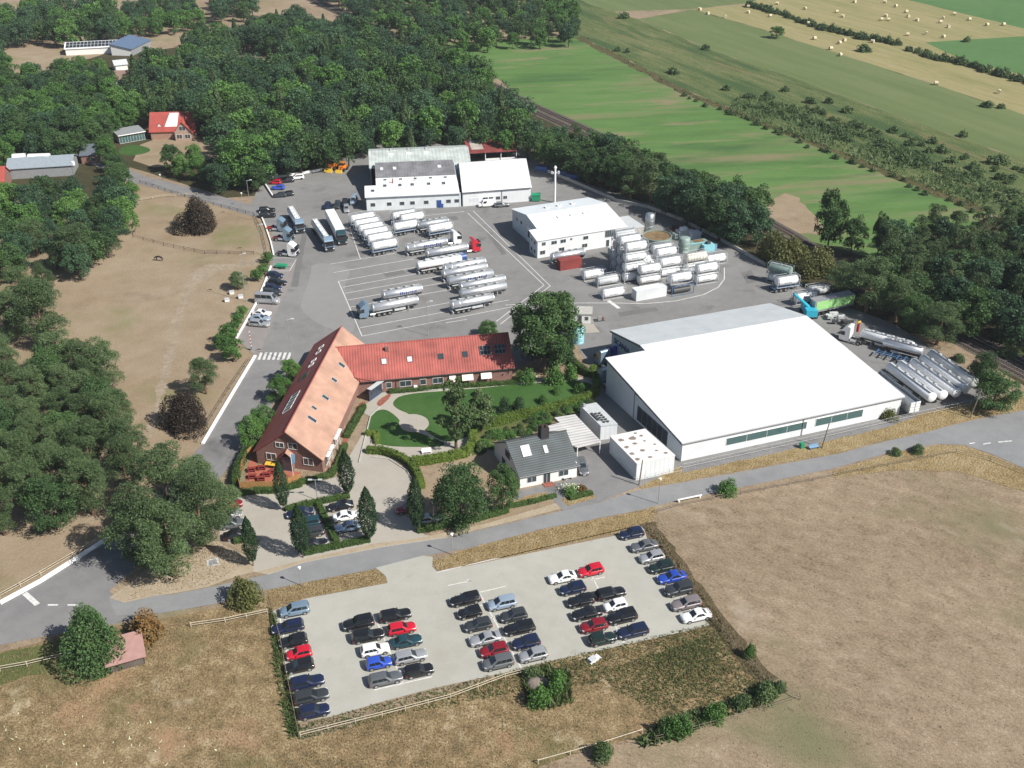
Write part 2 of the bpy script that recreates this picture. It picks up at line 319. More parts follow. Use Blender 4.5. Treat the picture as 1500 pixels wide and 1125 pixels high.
sheet('near_pasture', jag(POLY([(1355, 62), (1500, 53), (1650, 60), (1800, 200), (1500, 110), (1420, 92)]), 10, .5), 6, MG['bright'])
sheet('far_grass', jag(POLY([(1015, 13), (800, 20), (700, -50), (1000, -90), (1300, -60), (1099, 4)]), 10, .6), 3, MG['fieldg'])
sheet('heath_bank', jag(ribbon(POLY([(845, 54), (905, 84), (1000, 134), (1200, 213), (1440, 310)]), 4.5), 3, 1.), 6, MG['verge2'])
sheet('clearing', jag(POLY([(330, 80), (350, 62), (400, 68), (420, 78), (395, 92), (345, 95)]), 5, .5), 2, MG['paddock'])
sheet('garden_clearing', jag(POLY([(195, 235), (205, 212), (240, 200), (310, 205), (330, 225), (290, 240), (225, 245)]), 4, .5), 2, MG['paddock'])
sheet('garden_lawn', smooth(POLY([(172, 222), (182, 213), (205, 212), (225, 220), (205, 227), (180, 228)])), 3, MG['lawn'])
sheet('dry_pasture', jag(POLY([(-60, 82), (70, 50), (170, 45), (290, 33), (305, 60), (240, 72), (150, 80), (60, 105), (-60, 115)]), 8, 1.), 2, MG['paddock'])
sheet('dry_meadow', jag(POLY([(-200, 20), (-100, -60), (460, -60), (445, 18), (320, 25), (150, 30), (0, 15)]), 10, 1.), 2, MG['paddock'])

# railway
TR = smooth(POLY([(400, -28), (525, 30), (650, 92), (780, 158), (880, 203), (1050, 290), (1150, 345), (1240, 405), (1400, 488), (1500, 540), (1620, 606)]), 0)
def densify(pts, step):
    out = [np.array(pts[0])]
    for a, b in zip(pts[:-1], pts[1:]):
        a = np.array(a); b = np.array(b); k = max(1, int(np.linalg.norm(b-a)/step))
        out += [a+(b-a)*(i+1)/k for i in range(k)]
    return out
sheet('railway_ballast', jag(ribbon(TR, 9.), 6, .4), 7, MG['ballast'])
for off, lab in ((-2.2, 'railway track with dark sleepers on the side towards the yard'), (2.2, 'railway track with dark sleepers on the side towards the green field')):
    D = densify(TR, 2.0); P = []
    for i, p in enumerate(D):
        d = D[min(i+1, len(D)-1)]-D[max(i-1, 0)]; d /= np.linalg.norm(d); P.append((p+np.array([-d[1], d[0]])*off, d))
    t = thing('railway_track', lab, 'railway track', (P[0][0][0], P[0][0][1], .03)); o = P[0][0]
    b = MB()
    for p, d in P:
        n = np.array([-d[1], d[0]]); c = p-o
        for k in (-.0, .7, 1.4):
            q = c+d*k; b.hexa([(*(q+n*s*1.3+d*e*.13), z) for z in (0, .16) for s, e in ((-1, -1), (1, -1), (1, 1), (-1, 1))], 0)
    b.build('sleeper_row', M['dark_wood'], t)
    for s in (-.72, .72):
        r = MB(); R_ = [p-o+np.array([-d[1], d[0]])*s for p, d in P]
        for a, c in zip(R_[:-1], R_[1:]):
            dd = c-a; dd = dd/np.linalg.norm(dd); n = np.array([-dd[1], dd[0]])*.05
            r.hexa([(*(a-n), .16), (*(c-n), .16), (*(c+n), .16), (*(a+n), .16), (*(a-n), .3), (*(c-n), .3), (*(c+n), .3), (*(a+n), .3)])
        r.build('rail', M['mid_grey'], t)

# roads and yard
sheet('farm_road', ribbon(smooth(POLY([(120, 225), (200, 262), (290, 285), (376, 311), (420, 320)]), 0), 6.), 7, MG['asphalt2'])
sheet('yard', POLY([(374, 521), (346, 497), (376, 444), (396, 393), (398, 340), (380, 312), (366, 302), (384, 263), (470, 247), (505, 232), (560, 210), (760, 212), (800, 248), (950, 300), (1090, 370), (1125, 390), (1190, 430), (1310, 475), (1445, 560), (1440, 596), (1316, 612), (1000, 682), (935, 714), (905, 690), (876, 640), (872, 590), (866, 545), (845, 505), (790, 520), (750, 545), (560, 560), (450, 545), (426, 527)]), 8, MG['asphalt'])
sheet('light_asphalt_patch', jag(smooth(POLY([(457, 383), (520, 392), (500, 420), (530, 495), (470, 478), (440, 455), (442, 440), (455, 405)])), 3, .1), 9, ground_mat('lighter_asphalt', [(.215, .213, .21), (.24, .238, .234), (.262, .26, .255)], (.06, .4, 4), (.4, .3, .3), bump=.1, bscale=20, bdist=.02))
sheet('parking_strip', POLY([(347, 497), (377, 446), (398, 395), (400, 385), (436, 385), (430, 410), (412, 440), (388, 500), (380, 521), (374, 521)]), 9, ground_mat('parking_pavers', [(.19, .175, .17), (.24, .22, .21), (.28, .26, .25)], (.08, .5, 4), (.3, .3, .4), bump=.15, bscale=14, bdist=.02))
sheet('entry_road', POLY([(0, 883), (90, 833), (179, 775), (245, 710), (297, 650), (340, 585), (374, 521), (428, 527), (420, 555), (395, 600), (340, 680), (265, 765), (200, 830), (160, 866), (182, 884), (244, 897), (150, 918), (97, 926), (0, 945), (-150, 975), (-150, 965)]), 9, MG['asphalt2'])
sheet('road', POLY([(160, 878), (252, 871), (305, 861), (394, 841), (447, 823.5), (560, 802), (620, 793), (658, 787), (735, 769), (825, 748), (875, 737), (936, 718), (1072, 694), (1232, 664), (1300, 646), (1420, 617), (1500, 601), (1700, 562), (1800, 590), (1800, 760), (1500, 686), (1452, 665), (1412, 652), (1372, 650.5), (1300, 664), (1220, 686.5), (1080, 715), (960, 741), (940, 747), (791, 775.5), (690, 802.5), (620, 815), (551, 833), (392, 864), (314, 885), (244, 897), (170, 902)]), 10, MG['road'])
sheet('car_park', POLY([(398, 896), (446, 877.5), (567, 854.5), (563, 842), (550, 832), (620, 814), (634, 816), (633, 830), (641, 838.5), (905, 784), (936, 769), (952, 772), (1047, 913), (1000, 926), (905, 947), (800, 970), (735, 987), (640, 1007), (560, 1028), (485, 1050), (437, 1058)]), 11, MG['plot'])
sheet('forecourt', POLY([(318, 742), (345, 713), (440, 712), (498, 698), (512, 668), (545, 612), (556, 597), (560, 610), (540, 640), (535, 655), (545, 670), (570, 672), (597, 690), (611, 715), (612, 745), (611, 770), (622, 784), (658, 787.5), (560, 802), (447, 824), (394, 842), (372, 838), (368, 815), (382, 790), (345, 797), (322, 792)]), 11, MG['court'])
sheet('roadside_path', POLY([(376, 838), (447, 819), (545, 797), (622, 787), (720, 765), (815, 737), (824, 745), (735, 768), (658, 786), (560, 801), (447, 823), (394, 841)]), 12, MG['sandpath'])
sheet('garden_path', POLY([(525, 600), (545, 612), (512, 672), (498, 690), (545, 672), (600, 680), (660, 676), (690, 655), (690, 630), (870, 578), (866, 552), (760, 556), (590, 574), (560, 575)]), 9, MG['court'])
sheet('lawn', smooth(POLY([(542, 607), (561, 598), (578, 607), (592, 624), (620, 637), (657, 650), (640, 655), (580, 655), (553, 651), (537, 636)]), 2), 12, MG['lawn'])
sheet('lawn', jag(smooth(POLY([(573, 590), (590, 577), (680, 571), (760, 563), (862, 556), (872, 574), (830, 592), (765, 606), (704, 622), (688, 640), (655, 650), (625, 634), (602, 607), (582, 600)]), 2), 2, .1), 12, MG['lawn'])
sheet('garden_circle', smooth(POLY([(583, 620), (590, 609), (607, 606), (624, 611), (630, 621), (622, 631), (604, 634), (589, 630)]), 2), 14, MG['court'])
sheet('brick_path', smooth(POLY([(551, 592), (556, 585), (573, 575), (572, 582), (562, 592), (556, 596)]), 1), 15, M['brick_pave'])
sheet('planting_bed', jag(POLY([(690, 640), (765, 610), (868, 580), (866, 596), (800, 622), (735, 640), (700, 665), (692, 668)]), 2, .3), 13, MG['rough2'])
sheet('house_garden', jag(POLY([(690, 665), (735, 640), (765, 700), (815, 735), (720, 765), (640, 775), (615, 760), (612, 715), (640, 690)]), 2, .3), 10, MG['paddock'])
sheet('driveway', POLY([(762, 718), (845, 700), (838, 655), (850, 640), (880, 646), (905, 690), (935, 713), (874, 738), (848, 743), (824, 748), (806, 728), (768, 735), (752, 731)]), 13, MG['asphalt2'])
sheet('grass_patch', jag(POLY([(770, 727), (800, 721), (807, 728), (768, 737), (740, 742)]), 1, .1), 15, MG['verge'])
sheet('grass_patch', jag(POLY([(822, 731), (866, 721), (874, 729), (832, 742)]), 1, .1), 15, MG['verge'])
sheet('verge', jag(POLY([(936, 713), (1000, 682), (1316, 612), (1420, 590), (1500, 580), (1500, 600), (1420, 616), (1300, 645), (1232, 663), (1072, 693), (940, 716)]), 3, .4), 12, MG['verge'])
sheet('verge', jag(POLY([(640, 836), (634, 822), (690, 803.5), (791, 776.5), (940, 748), (960, 742), (952, 768), (936, 768), (905, 782)]), 2, .3), 13, MG['verge'])
sheet('ditch_strip', jag(ribbon(POLY([(948, 766), (960, 785), (1000, 842), (1048, 908), (1085, 955), (1128, 1000)]), 3.), 1.5, .5), 14, MG['ditch'])
sheet('verge', jag(POLY([(392, 866), (551, 834), (566, 846), (567, 853), (446, 876), (398, 893)]), 2, .25), 13, MG['verge'])
sheet('verge', jag(POLY([(160, 876), (182, 860), (260, 800), (318, 792), (372, 820), (372, 838), (305, 860), (252, 870), (182, 883)]), 2, .3), 12, MG['sandpath'])
sheet('hall_apron', jag(POLY([(998, 680), (1316, 611), (1340, 606), (1340, 612), (1300, 626), (1100, 672), (1000, 693)]), 2, .15), 14, MG['asphalt2'])
sheet('island_verge', jag(POLY([(1412, 653), (1372, 652), (1300, 666), (1220, 689), (1220, 700), (1300, 690), (1400, 690), (1500, 720), (1500, 688), (1452, 667)]), 3, .4), 11, MG['verge'])

# painted markings: one sheet per group of lines
def lines(name, segs, w, level):
    b = MB()
    for p, q in segs:
        a = np.array(XY(*p)); c = np.array(XY(*q)); d = (c-a)/np.linalg.norm(c-a); n = np.array([-d[1], d[0]])*w/2; z = level*LV
        b.add([(*(a-n), z), (*(c-n), z), (*(c+n), z), (*(a+n), z)], [(0, 1, 2, 3)])
    o = b.build(name, M['marking']); o['kind'] = 'structure'; return o
lines('yard_markings', [((484, 387), (582, 370.6)), ((489, 399.4), (606, 379.4)), ((495.6, 412.2), (640, 386)), ((501.6, 421), (660, 392)), ((505.8, 429.8), (680, 398)), ((509.4, 439.8), (700, 405)), ((513.6, 450), (700, 417)), ((522, 468.6), (720, 432)), ((527.4, 480.4), (746, 439.5)), ((530.4, 492.6), (752.8, 449.2)), ((653.6, 473), (684, 468)),
    ((512, 333), (528, 379.5)), ((685, 312), (797, 418)), ((693, 309), (806, 419)), ((797, 418), (727, 471)), ((806, 419), (733, 475)), ((603, 318), (680, 310))], .18, 11)
lines('yard_markings', [((495.6, 412.2), (530.4, 492.6))], .2, 12)
lines('yard_markings', [((445+i*0, 0), (446, 0)) for i in range(0)] + [((400, 378), (433, 378)), ((402, 397), (424, 397)), ((424, 397), (434, 380))], .15, 11)
arc = [(740, 447), (850, 444), (900, 444), (945, 445), (990, 441), (1030, 432), (1052, 421), (1061, 409), (1061, 392)]
lines('yard_markings', list(zip(arc[:-1], arc[1:])), .22, 12)
lines('yard_markings', [((891, 440.5), (907, 452))], .9, 13)
lines('road_markings', [((386.1+i*7.05, 527.2), (390.1+i*7.05, 516.6)) for i in range(-1, 6)], .55, 12)
lines('road_markings', [((36, 869), (55, 886))], .8, 13)
lines('road_markings', [((70, 886.5), (85, 886.5)), ((99, 886.5), (115, 886.5)), ((1440, 651), (1451, 649)), ((1420, 650), (1428, 649)), ((1462, 648), (1482, 646))], .3, 13)
lines('car_park_markings', [((548, 901), (590.5, 1001)), ((701, 867), (763, 978)), ((868, 845), (913, 942)), ((548, 1011), (633, 991.5)), ((702, 868), (741, 859)), ((656, 858), (690, 851)), ((683, 853.5), (690, 851)), ((684, 849.5), (690, 851)), ((866, 850), (886, 845.5)), ((410, 905), (440, 1045)), ((640, 838.6), (938, 769.5)),
    ((421, 911), (443, 906)), ((427, 967), (461, 966-.5)), ((700, 888), (713, 885)), ((716, 906), (730, 903)), ((900, 930), (915, 941))], .17, 13)

# kerbs, low white walls along the edges
def kerb(name, pts, w, h, mat, label, cat, z0=0.):
    P = [np.array(XY(*p)) for p in pts]; o = P[0]; t = thing(name, label, cat, (o[0], o[1], 0)); b = MB()
    for a, c in zip(P[:-1], P[1:]):
        d = (c-a)/np.linalg.norm(c-a); n = np.array([-d[1], d[0]])*w/2; a = a-o; c = c-o
        b.hexa([(*(a-n), z0), (*(c-n), z0), (*(c+n), z0), (*(a+n), z0), (*(a-n), h), (*(c-n), h), (*(c+n), h), (*(a+n), h)])
    b.build('coping', mat, t); return t
kerb('low_wall', [(297, 651), (320, 612), (345, 570), (374, 522)], .55, .35, M['white_paint'], 'low white wall edging the entry road beside the paddock, south of the zebra crossing', 'wall')
kerb('low_wall', [(346, 497), (361, 471), (376, 444), (388, 415), (397, 391)], .4, .4, M['white_paint'], 'low white wall behind the row of parked cars at the paddock edge', 'wall')
kerb('low_wall', [(401, 374), (397, 356), (389, 332), (379, 308)], .35, .45, M['white_paint'], 'low white wall behind the blue tractor units at the paddock edge', 'wall')
kerb('low_wall', [(0, 884.5), (60, 852), (120, 814), (179, 776)], .7, .35, M['white_paint'], 'low white wall along the entry road at the bottom left corner', 'wall')
kerb('low_wall', [(400, 289), (384, 264), (430, 257), (471, 250)], .35, .7, M['white_paint'], 'white wall round the far corner of the yard by the parked red car', 'wall')
kerb('retaining_wall', [(800, 251), (850, 272), (905, 296), (950, 305), (1000, 324), (1045, 347), (1090, 372), (1122, 390)], .4, .9, M['concrete'], 'long pale boundary wall between the yard and the treeline', 'wall')
kerb('garden_kerb', [(526, 678), (543, 610), (556, 597)], .2, .25, M['concrete'], 'pale kerb along the hedge beside the pink office roof', 'kerb')
kerb('garden_kerb', [(585, 574), (640, 572), (700, 566), (770, 562), (780, 555), (787, 552)], .2, .3, M['concrete'], 'pale kerb along the lawn below the long red wing', 'kerb')
kerb('garden_kerb', [(545, 670), (570, 673), (596, 690), (610, 714)], .2, .2, M['concrete'], 'pale curved kerb under the hedge of the forecourt', 'kerb')
sheet('grass_patch', jag(POLY([(-30, 965), (60, 945), (95, 935), (110, 960), (95, 985), (40, 990), (-30, 1010)]), 3, .6), 2, MG['rough2'])
sheet('brick_path', POLY([(483, 697), (500, 668), (521, 618), (536, 588), (527, 590), (512, 622), (493, 668), (476, 694)]), 13, M['brick_pave'])
pat = ground_mat('asphalt_repair', [(.13, .128, .125), (.155, .153, .15), (.18, .178, .174)], (.1, .6, 4), (.4, .3, .3), bump=.1, bscale=20, bdist=.02)
for q in ([(560, 400), (590, 395), (596, 401), (566, 406)], [(720, 340), (742, 372), (735, 374), (713, 342)], [(445, 330), (452, 330), (436, 420), (426, 420)], [(905, 458), (960, 450), (965, 455), (908, 464)], [(1085, 400), (1100, 396), (1110, 412), (1094, 416)], [(640, 320), (668, 316), (672, 322), (645, 326)]): sheet('asphalt_patch', jag(POLY(q), 2, .1), 10, pat)
# ------------------------------------------------------------------ buildings
def unit(v): v = np.asarray(v, float); return v/np.linalg.norm(v)
Z = np.array([0, 0, 1.])
class Bld:
    """footprint frame: A front-left corner, u along the front, v to the back (metres, may be slightly skewed)"""
    def __init__(s, name, label, cat, A, B, Dd=None, ang=None):
        s.A = np.array([A[0], A[1], 0.]); s.u = unit([B[0]-A[0], B[1]-A[1], 0]); s.L = math.hypot(B[0]-A[0], B[1]-A[1])
        s.v = np.array([-s.u[1], s.u[0], 0]) if Dd is None else unit([Dd[0]-A[0], Dd[1]-A[1], 0])
        s.ang = math.atan2(s.u[1], s.u[0]); s.label = label
        s.e = thing(name, label, cat, (A[0], A[1], 0))
    def P(s, u, v, z): return s.u*u+s.v*v+Z*z           # relative to the empty at A
    def wall(s, pts, mat, name='wall', t=.15):
        """pts (u,v,z) of one planar wall polygon seen from outside, made solid inwards"""
        P = [s.P(*p) for p in pts]; n = unit(np.cross(P[1]-P[0], P[2]-P[0])); b = MB(); k = len(P)
        V = P+[p-n*t for p in P]
        b.add(V, [tuple(range(k)), tuple(range(2*k-1, k-1, -1))]+[(i, k+i, k+(i+1) % k, (i+1) % k) for i in range(k)])
        return b.build(name, mat, s.e)
    def roof(s, pts, mat, t=.2, name='roof', parent=None):
        P = [s.P(*p) for p in pts]; n = np.cross(P[1]-P[0], P[2]-P[0])
        if n[2] < 0: P = P[::-1]
        return MB().slab(P, t).build(name, mat, parent or s.e)
    def box(s, u0, u1, v0, v1, z0, z1, mat, name, parent=None):
        b = MB(); b.hexa([s.P(u0, v0, z0), s.P(u1, v0, z0), s.P(u1, v1, z0), s.P(u0, v1, z0), s.P(u0, v0, z1), s.P(u1, v0, z1), s.P(u1, v1, z1), s.P(u0, v1, z1)])
        return b.build(name, mat, parent or s.e)
    def win(s, side, a, z, w, h, frame='white_paint', glass='pane', name='window', at=0., mull=1, t=.06, parent=None):
        """side F front (v=at), L left (u=at), R right, B back ; a along the wall"""
        if side == 'F': o, d, n = s.P(0, at, 0), s.u, -s.v
        elif side == 'B': o, d, n = s.P(0, at, 0), s.u, s.v
        elif side == 'L': o, d, n = s.P(at, 0, 0), s.v, -s.u
        else: o, d, n = s.P(at, 0, 0), s.v, s.u
        return window(s.e, o, d, Z, n, a, z, w, h, frame, glass, name, mull, t, parent)
    def sky(s, p0, p1, p2, a, b_, w, h, frame='dark_grey', glass='pane', name='roof_window', mull=1, t=.12):
        """roof window on the plane p0 (origin) p0->p1 along, p0->p2 up the slope"""
        o = s.P(*p0); d = unit(s.P(*p1)-o); q = s.P(*p2)-o; up = unit(q-d*(q@d)); n = np.cross(d, up)
        if n[2] < 0: n = -n
        return window(s.e, o, d, up, n, a, b_, w, h, frame, glass, name, mull, t)
def window(e, o, d, up, n, a, z, w, h, frame='white_paint', glass='pane', name='window', mull=1, t=.06, parent=None):
    f = MB(); k = .06 if w > .9 else .045
    f.frame(o, d, up, n, a, a+w, z, z+k, .003, t); f.frame(o, d, up, n, a, a+w, z+h-k, z+h, .003, t)
    f.frame(o, d, up, n, a, a+k, z+k, z+h-k, .003, t); f.frame(o, d, up, n, a+w-k, a+w, z+k, z+h-k, .003, t)
    for i in range(1, mull):
        x = a+w*i/mull; f.frame(o, d, up, n, x-k*.4, x+k*.4, z+k, z+h-k, .003, t)
    fo = f.build(name, M[frame], parent or e)
    g = MB(); g.frame(o, d, up, n, a+k*.8, a+w-k*.8, z+k*.8, z+h-k*.8, .002, t*.55)
    g.build('pane', M[glass], fo); return fo
ROOFW = flat('white_roof_sheet', (.80, .80, .81), .5, var=.05, vscale=.15, bump=.02, bscale=1.)
def dir_ang(B): return B.ang

# ---- the long white hall
A, B_, D_ = G(997, 676), G(1316, 607), G(887, 576)
H = Bld('hall', 'huge white industrial hall with a flat-pitched bright white roof and long strip windows', 'hall', A, B_, D_)
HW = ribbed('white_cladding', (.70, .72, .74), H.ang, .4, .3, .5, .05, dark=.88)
HWs = ribbed('shaded_white_cladding', (.55, .60, .65), H.ang+math.pi/2, .4, .3, .5, .06, dark=.88)  # bluish shade of the sunless left walls mixed into the white
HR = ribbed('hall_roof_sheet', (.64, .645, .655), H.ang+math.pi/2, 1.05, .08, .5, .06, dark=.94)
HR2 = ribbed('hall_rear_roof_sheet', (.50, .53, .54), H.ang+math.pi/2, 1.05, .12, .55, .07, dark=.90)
L = H.L
zr, vr = 8.4, 29.2; ul, ur = 8.7, L-.2; ve, ze = 40.6, 6.4
zs = lambda v: 4.35+(zr-4.35)*v/vr
H.wall([(0, 0, 0), (L, 0, 0), (L, 0, 4.3), (0, 0, 4.3)], HW)
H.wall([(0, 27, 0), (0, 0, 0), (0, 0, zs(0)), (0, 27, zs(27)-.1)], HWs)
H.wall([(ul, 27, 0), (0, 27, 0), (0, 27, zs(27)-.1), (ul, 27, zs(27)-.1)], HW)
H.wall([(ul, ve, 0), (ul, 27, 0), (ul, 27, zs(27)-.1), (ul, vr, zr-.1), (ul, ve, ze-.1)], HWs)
H.wall([(ur, ve, 0), (ul, ve, 0), (ul, ve, ze), (ur, ve, ze)], HW)
H.wall([(L, 0, 0), (ur, ve, 0), (ur, ve, ze-.1), (ur, vr, zr-.1), (L, 0, 4.2)], HW)
H.roof([(-.35, -.35, zs(-.35)), (L+.3, -.35, zs(-.35)), (L+.3, 16.2, zs(16.2)), (-.35, 16.2, zs(16.2))], HR, .22)
H.roof([(-.35, 16.2, zs(16.2)+.05), (L+.3, 16.2, zs(16.2)+.05), (L+.2, 27.2, zs(27.2)+.05), (-.35, 27.2, zs(27.2)+.05)], HR, .22)
H.roof([(ul-.3, 27.2, zs(27.2)+.05), (L+.2, 27.2, zs(27.2)+.05), (L+.1, vr, zr+.05), (ul-.3, vr, zr+.05)], HR, .22)
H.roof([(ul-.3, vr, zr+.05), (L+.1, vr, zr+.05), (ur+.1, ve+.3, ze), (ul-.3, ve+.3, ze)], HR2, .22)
b = MB()
for p, q in (((-.37, -.37, zs(-.37)-.3), (-.37, 27.2, zs(27.2)-.27)), ((ul-.32, vr, zr-.27), (ul-.32, ve+.3, ze-.3))):
    b.tube(H.P(*p), H.P(*q), .11, n=6)
b.build('verge_trim', M['dark_grey'], H.e)
b = MB(); b.tube(H.P(-.3, -.45, 4.05), H.P(L+.3, -.45, 4.05), .1, n=6); b.tube(H.P(-.08, -.12, 0), H.P(-.1, -.12, 4.1), .07, n=6); b.tube(H.P(-.1, 16.3, 0), H.P(-.1, 16.3, 5.6), .08, n=6); b.tube(H.P(-.1, 16.3, 5.6), H.P(-.1, 13.4, 6.0), .08, n=6)
b.tube(H.P(25.4, -.12, 0), H.P(25.4, -.12, 4.1), .07, n=6)
b.build('gutter', M['mid_grey'], H.e)
H.win('F', 9.1, 1.35, 17.2, 1.65, 'white_paint', 'green_glass', mull=4)
H.win('F', 28.2, 1.35, 10.6, 1.75, 'white_paint', 'green_glass', mull=3)
H.win('L', 4.6, .5, 10.5, 3.2, 'mid_grey', 'pane', 'glazed_front', mull=6)
H.win('L', 31.6-.2, 0.0, 1., 2.1, 'mid_grey', 'pane', 'door', at=ul)
cu = bpy.data.curves.new('sign', 'FONT'); cu.body = 'SCANIA'; cu.size = 1.75; cu.extrude = .04; cu.align_x = 'CENTER'
to = bpy.data.objects.new('tmp', cu); COL.objects.link(to); bpy.context.view_layer.update()
me = bpy.data.meshes.new_from_object(to.evaluated_get(bpy.context.evaluated_depsgraph_get())); bpy.data.objects.remove(to)
me.materials.clear(); me.materials.append(M['navy_ink'])
dg = -H.v; nn = np.cross(dg, Z); nn = nn if nn@H.u < 0 else -nn
X_ = np.cross(Z, nn); mt = Matrix((X_, Z, nn)).transposed().to_4x4(); mt.translation = Vector(H.P(ul-.08, 36.4, 4.2)); me.transform(mt)
link('sign_lettering', me, H.e)

# ---- the workshop with grey and white roofs
A, B_ = G(537.3, 309.3), G(676, 302.7)
K = Bld('workshop', 'white workshop with grey rear roof, dark middle slope and white skylit front slope', 'workshop', A, B_)
kw = ribbed('workshop_wall', (.66, .70, .72), K.ang, .5, .2, .55, .08, dark=.92); kws = flat('workshop_side_wall', (.45, .52, .58), .6, var=.12)  # kws: blue shade of the left gable wall painted into its colour
krw = ribbed('workshop_white_roof', (.68, .685, .69), K.ang, .9, .15, .5, .05, dark=.96); krd = ribbed('workshop_dark_roof', (.17, .17, .18), K.ang, .9, .3, .8, .3, dark=.9); krg = ribbed('workshop_rear_roof', (.42, .46, .44), K.ang, 1.1, .3, .7, .2, dark=.85)
UL = 27.4; zk = lambda v: 4.3+.19*v
K.wall([(0, 0, 0), (UL, 0, 0), (UL, 0, 4.25), (0, 0, 4.25)], kw)
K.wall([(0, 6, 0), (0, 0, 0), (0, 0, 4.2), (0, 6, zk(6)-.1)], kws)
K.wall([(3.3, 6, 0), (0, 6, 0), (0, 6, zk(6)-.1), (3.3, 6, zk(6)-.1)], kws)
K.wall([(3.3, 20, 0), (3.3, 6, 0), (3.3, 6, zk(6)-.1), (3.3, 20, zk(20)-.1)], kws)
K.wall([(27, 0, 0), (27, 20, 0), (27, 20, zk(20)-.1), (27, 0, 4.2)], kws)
K.roof([(-.25, -.3, zk(-.3)), (27.1, -.3, zk(-.3)), (27.1, 6.2, zk(6.2)), (-.25, 6.2, zk(6.2))], krw)
K.roof([(3.1, 6.2, zk(6.2)+.03), (27.1, 6.2, zk(6.2)+.03), (26.9, 10.2, zk(10.2)+.03), (3.1, 10.2, zk(10.2)+.03)], krw)
K.roof([(3.1, 10.2, zk(10.2)+.06), (26.9, 10.2, zk(10.2)+.06), (26.6, 19.4, zk(19.4)+.06), (3.1, 19.4, zk(19.4)+.06)], krd)
p0, p1, p2 = (0, 0, 4.33), (10, 0, 4.33), (0, 10, zk(10)+.03)
for a in (5.2, 9.6, 13.2, 18., 22.4): K.sky(p0, p1, p2, a, 5.0, 1.0, 1.5, 'light_grey', 'pane', mull=2)
for a in (5.4, 10., 14.3, 18.8, 23.2): K.sky(p0, p1, p2, a, 8.7, .9, .9, 'light_grey', 'pane')
K.sky(p0, p1, p2, 1.6, 2.5, 1., 1.3, 'light_grey', 'pane')
for a, w in ((4.6, .9), (8.4, 1.), (21.8, 1.1)): K.sky((0, 0, 4.42), (10, 0, 4.42), (0, 10, zk(10)+.1), a, 15, w, 1.5, 'white_metal', 'lamp_clear')
for a in (1.2, 5.9, 9.6, 12.6, 16.6, 23.1, 25.5): K.win('F', a, 1.3, 1.4, 1.1, 'light_grey', 'pane')
K.win('F', 20.3, 0.02, 1.4, 2.3, 'blue', 'blue', 'door')
b = MB(); b.tube(K.P(8, 7, zk(7)), K.P(8, 7, zk(7)+1.4), .18, n=8); b.build('vent_pipe', M['rust'], K.e); b = MB(); b.tube(K.P(14.6, 7.6, zk(7)), K.P(14.6, 7.6, zk(7)+1.6), .08, n=6); b.build('vent_pipe', M['rust'], K.e)
b = MB(); b.tube(K.P(-.2, -.4, 4.1), K.P(UL, -.4, 4.1), .09, n=6); b.build('gutter', M['mid_grey'], K.e)
# rear range
zq = lambda v: 6.6+(v-19)*.25
K.wall([(1.6, 38, 0), (1.6, 19, 0), (1.6, 19, zq(19)), (1.6, 28.5, zq(28.5)-.1), (1.6, 38, zq(19))], kws, 'rear_wall')
K.wall([(32, 19, 0), (32, 38, 0), (32, 38, zq(19)), (32, 28.5, zq(28.5)-.1), (32, 19, zq(19))], kws, 'rear_wall')
K.wall([(32, 38, 0), (1.6, 38, 0), (1.6, 38, zq(19)), (32, 38, zq(19))], kws, 'rear_wall')
K.wall([(26, 19.5, 0), (32, 19.5, 0), (32, 19.5, zq(19)), (26, 19.5, zq(19))], kw, 'rear_wall')
K.roof([(1.3, 19, zq(19)), (32.3, 19, zq(19)), (32.3, 28.5, zq(28.5)), (1.3, 28.5, zq(28.5))], krg, .22, 'rear_roof')
K.roof([(1.3, 28.5, zq(28.5)), (32.3, 28.5, zq(28.5)), (32.3, 38.3, zq(19)), (1.3, 38.3, zq(19))], krg, .22, 'rear_roof')
for a in (7.3, 12.8, 18.2): K.sky((0, 19, zq(19)+.02), (10, 19, zq(19)+.02), (0, 28.5, zq(28.5)+.02), a, 6.6, 1.7, 1.3, 'white_metal', 'lamp_clear')
for a in (8, 13.5, 19): 
    b = MB(); b.tube(K.P(a, 28.6, zq(28.5)), K.P(a, 28.6, zq(28.5)+.5), .45, .3, n=10); b.build('roof_ventilator', M['galv'], K.e)
# ---- the white store to its right
A2, B2 = G(677.5, 302.5), G(777.3, 294.7)
S_ = Bld('store', 'plain white store with one big blank white roof slope, right of the workshop', 'warehouse', A2, B2, (A2[0]-2.0, A2[1]+20))
sl_ = S_.L; zt = lambda v: 4.45+.27*v
S_.wall([(0.1, 0, 0), (sl_, 0, 0), (sl_, 0, 4.4), (0.1, 0, 4.4)], HW); S_.wall([(sl_, 0, 0), (sl_-.3, 27, 0), (sl_-.3, 27, 4.4), (sl_-.3, 14.5, zt(14.5)-.1), (sl_, 0, 4.35)], HW); S_.wall([(.1, 27, 0), (.1, 0, 0), (.1, 0, 4.4), (.1, 14.5, zt(14.5)-.1), (.1, 27, 4.4)], kws)
S_.roof([(.02, -.3, zt(-.3)), (sl_+.3, -.3, zt(-.3)), (sl_+.3, 14.5, zt(14.5)), (.02, 14.5, zt(14.5))], ribbed('store_roof', (.68, .685, .69), S_.ang, 1., .12, .5, .04, dark=.96))
S_.roof([(.02, 14.5, zt(14.5)), (sl_+.3, 14.5, zt(14.5)), (sl_+.3, 27.3, 4.4), (.02, 27.3, 4.4)], krw)
for a, w in ((2.2, 2.8), (6.1, 1.5), (7.9, 1.3), (10., 1.3), (12.2, 1.2)): S_.win('F', a, 1.3, w, 1.0, 'light_grey' if a > 3 else 'white_metal', 'pane' if a > 3 else 'lamp_clear', mull=2)
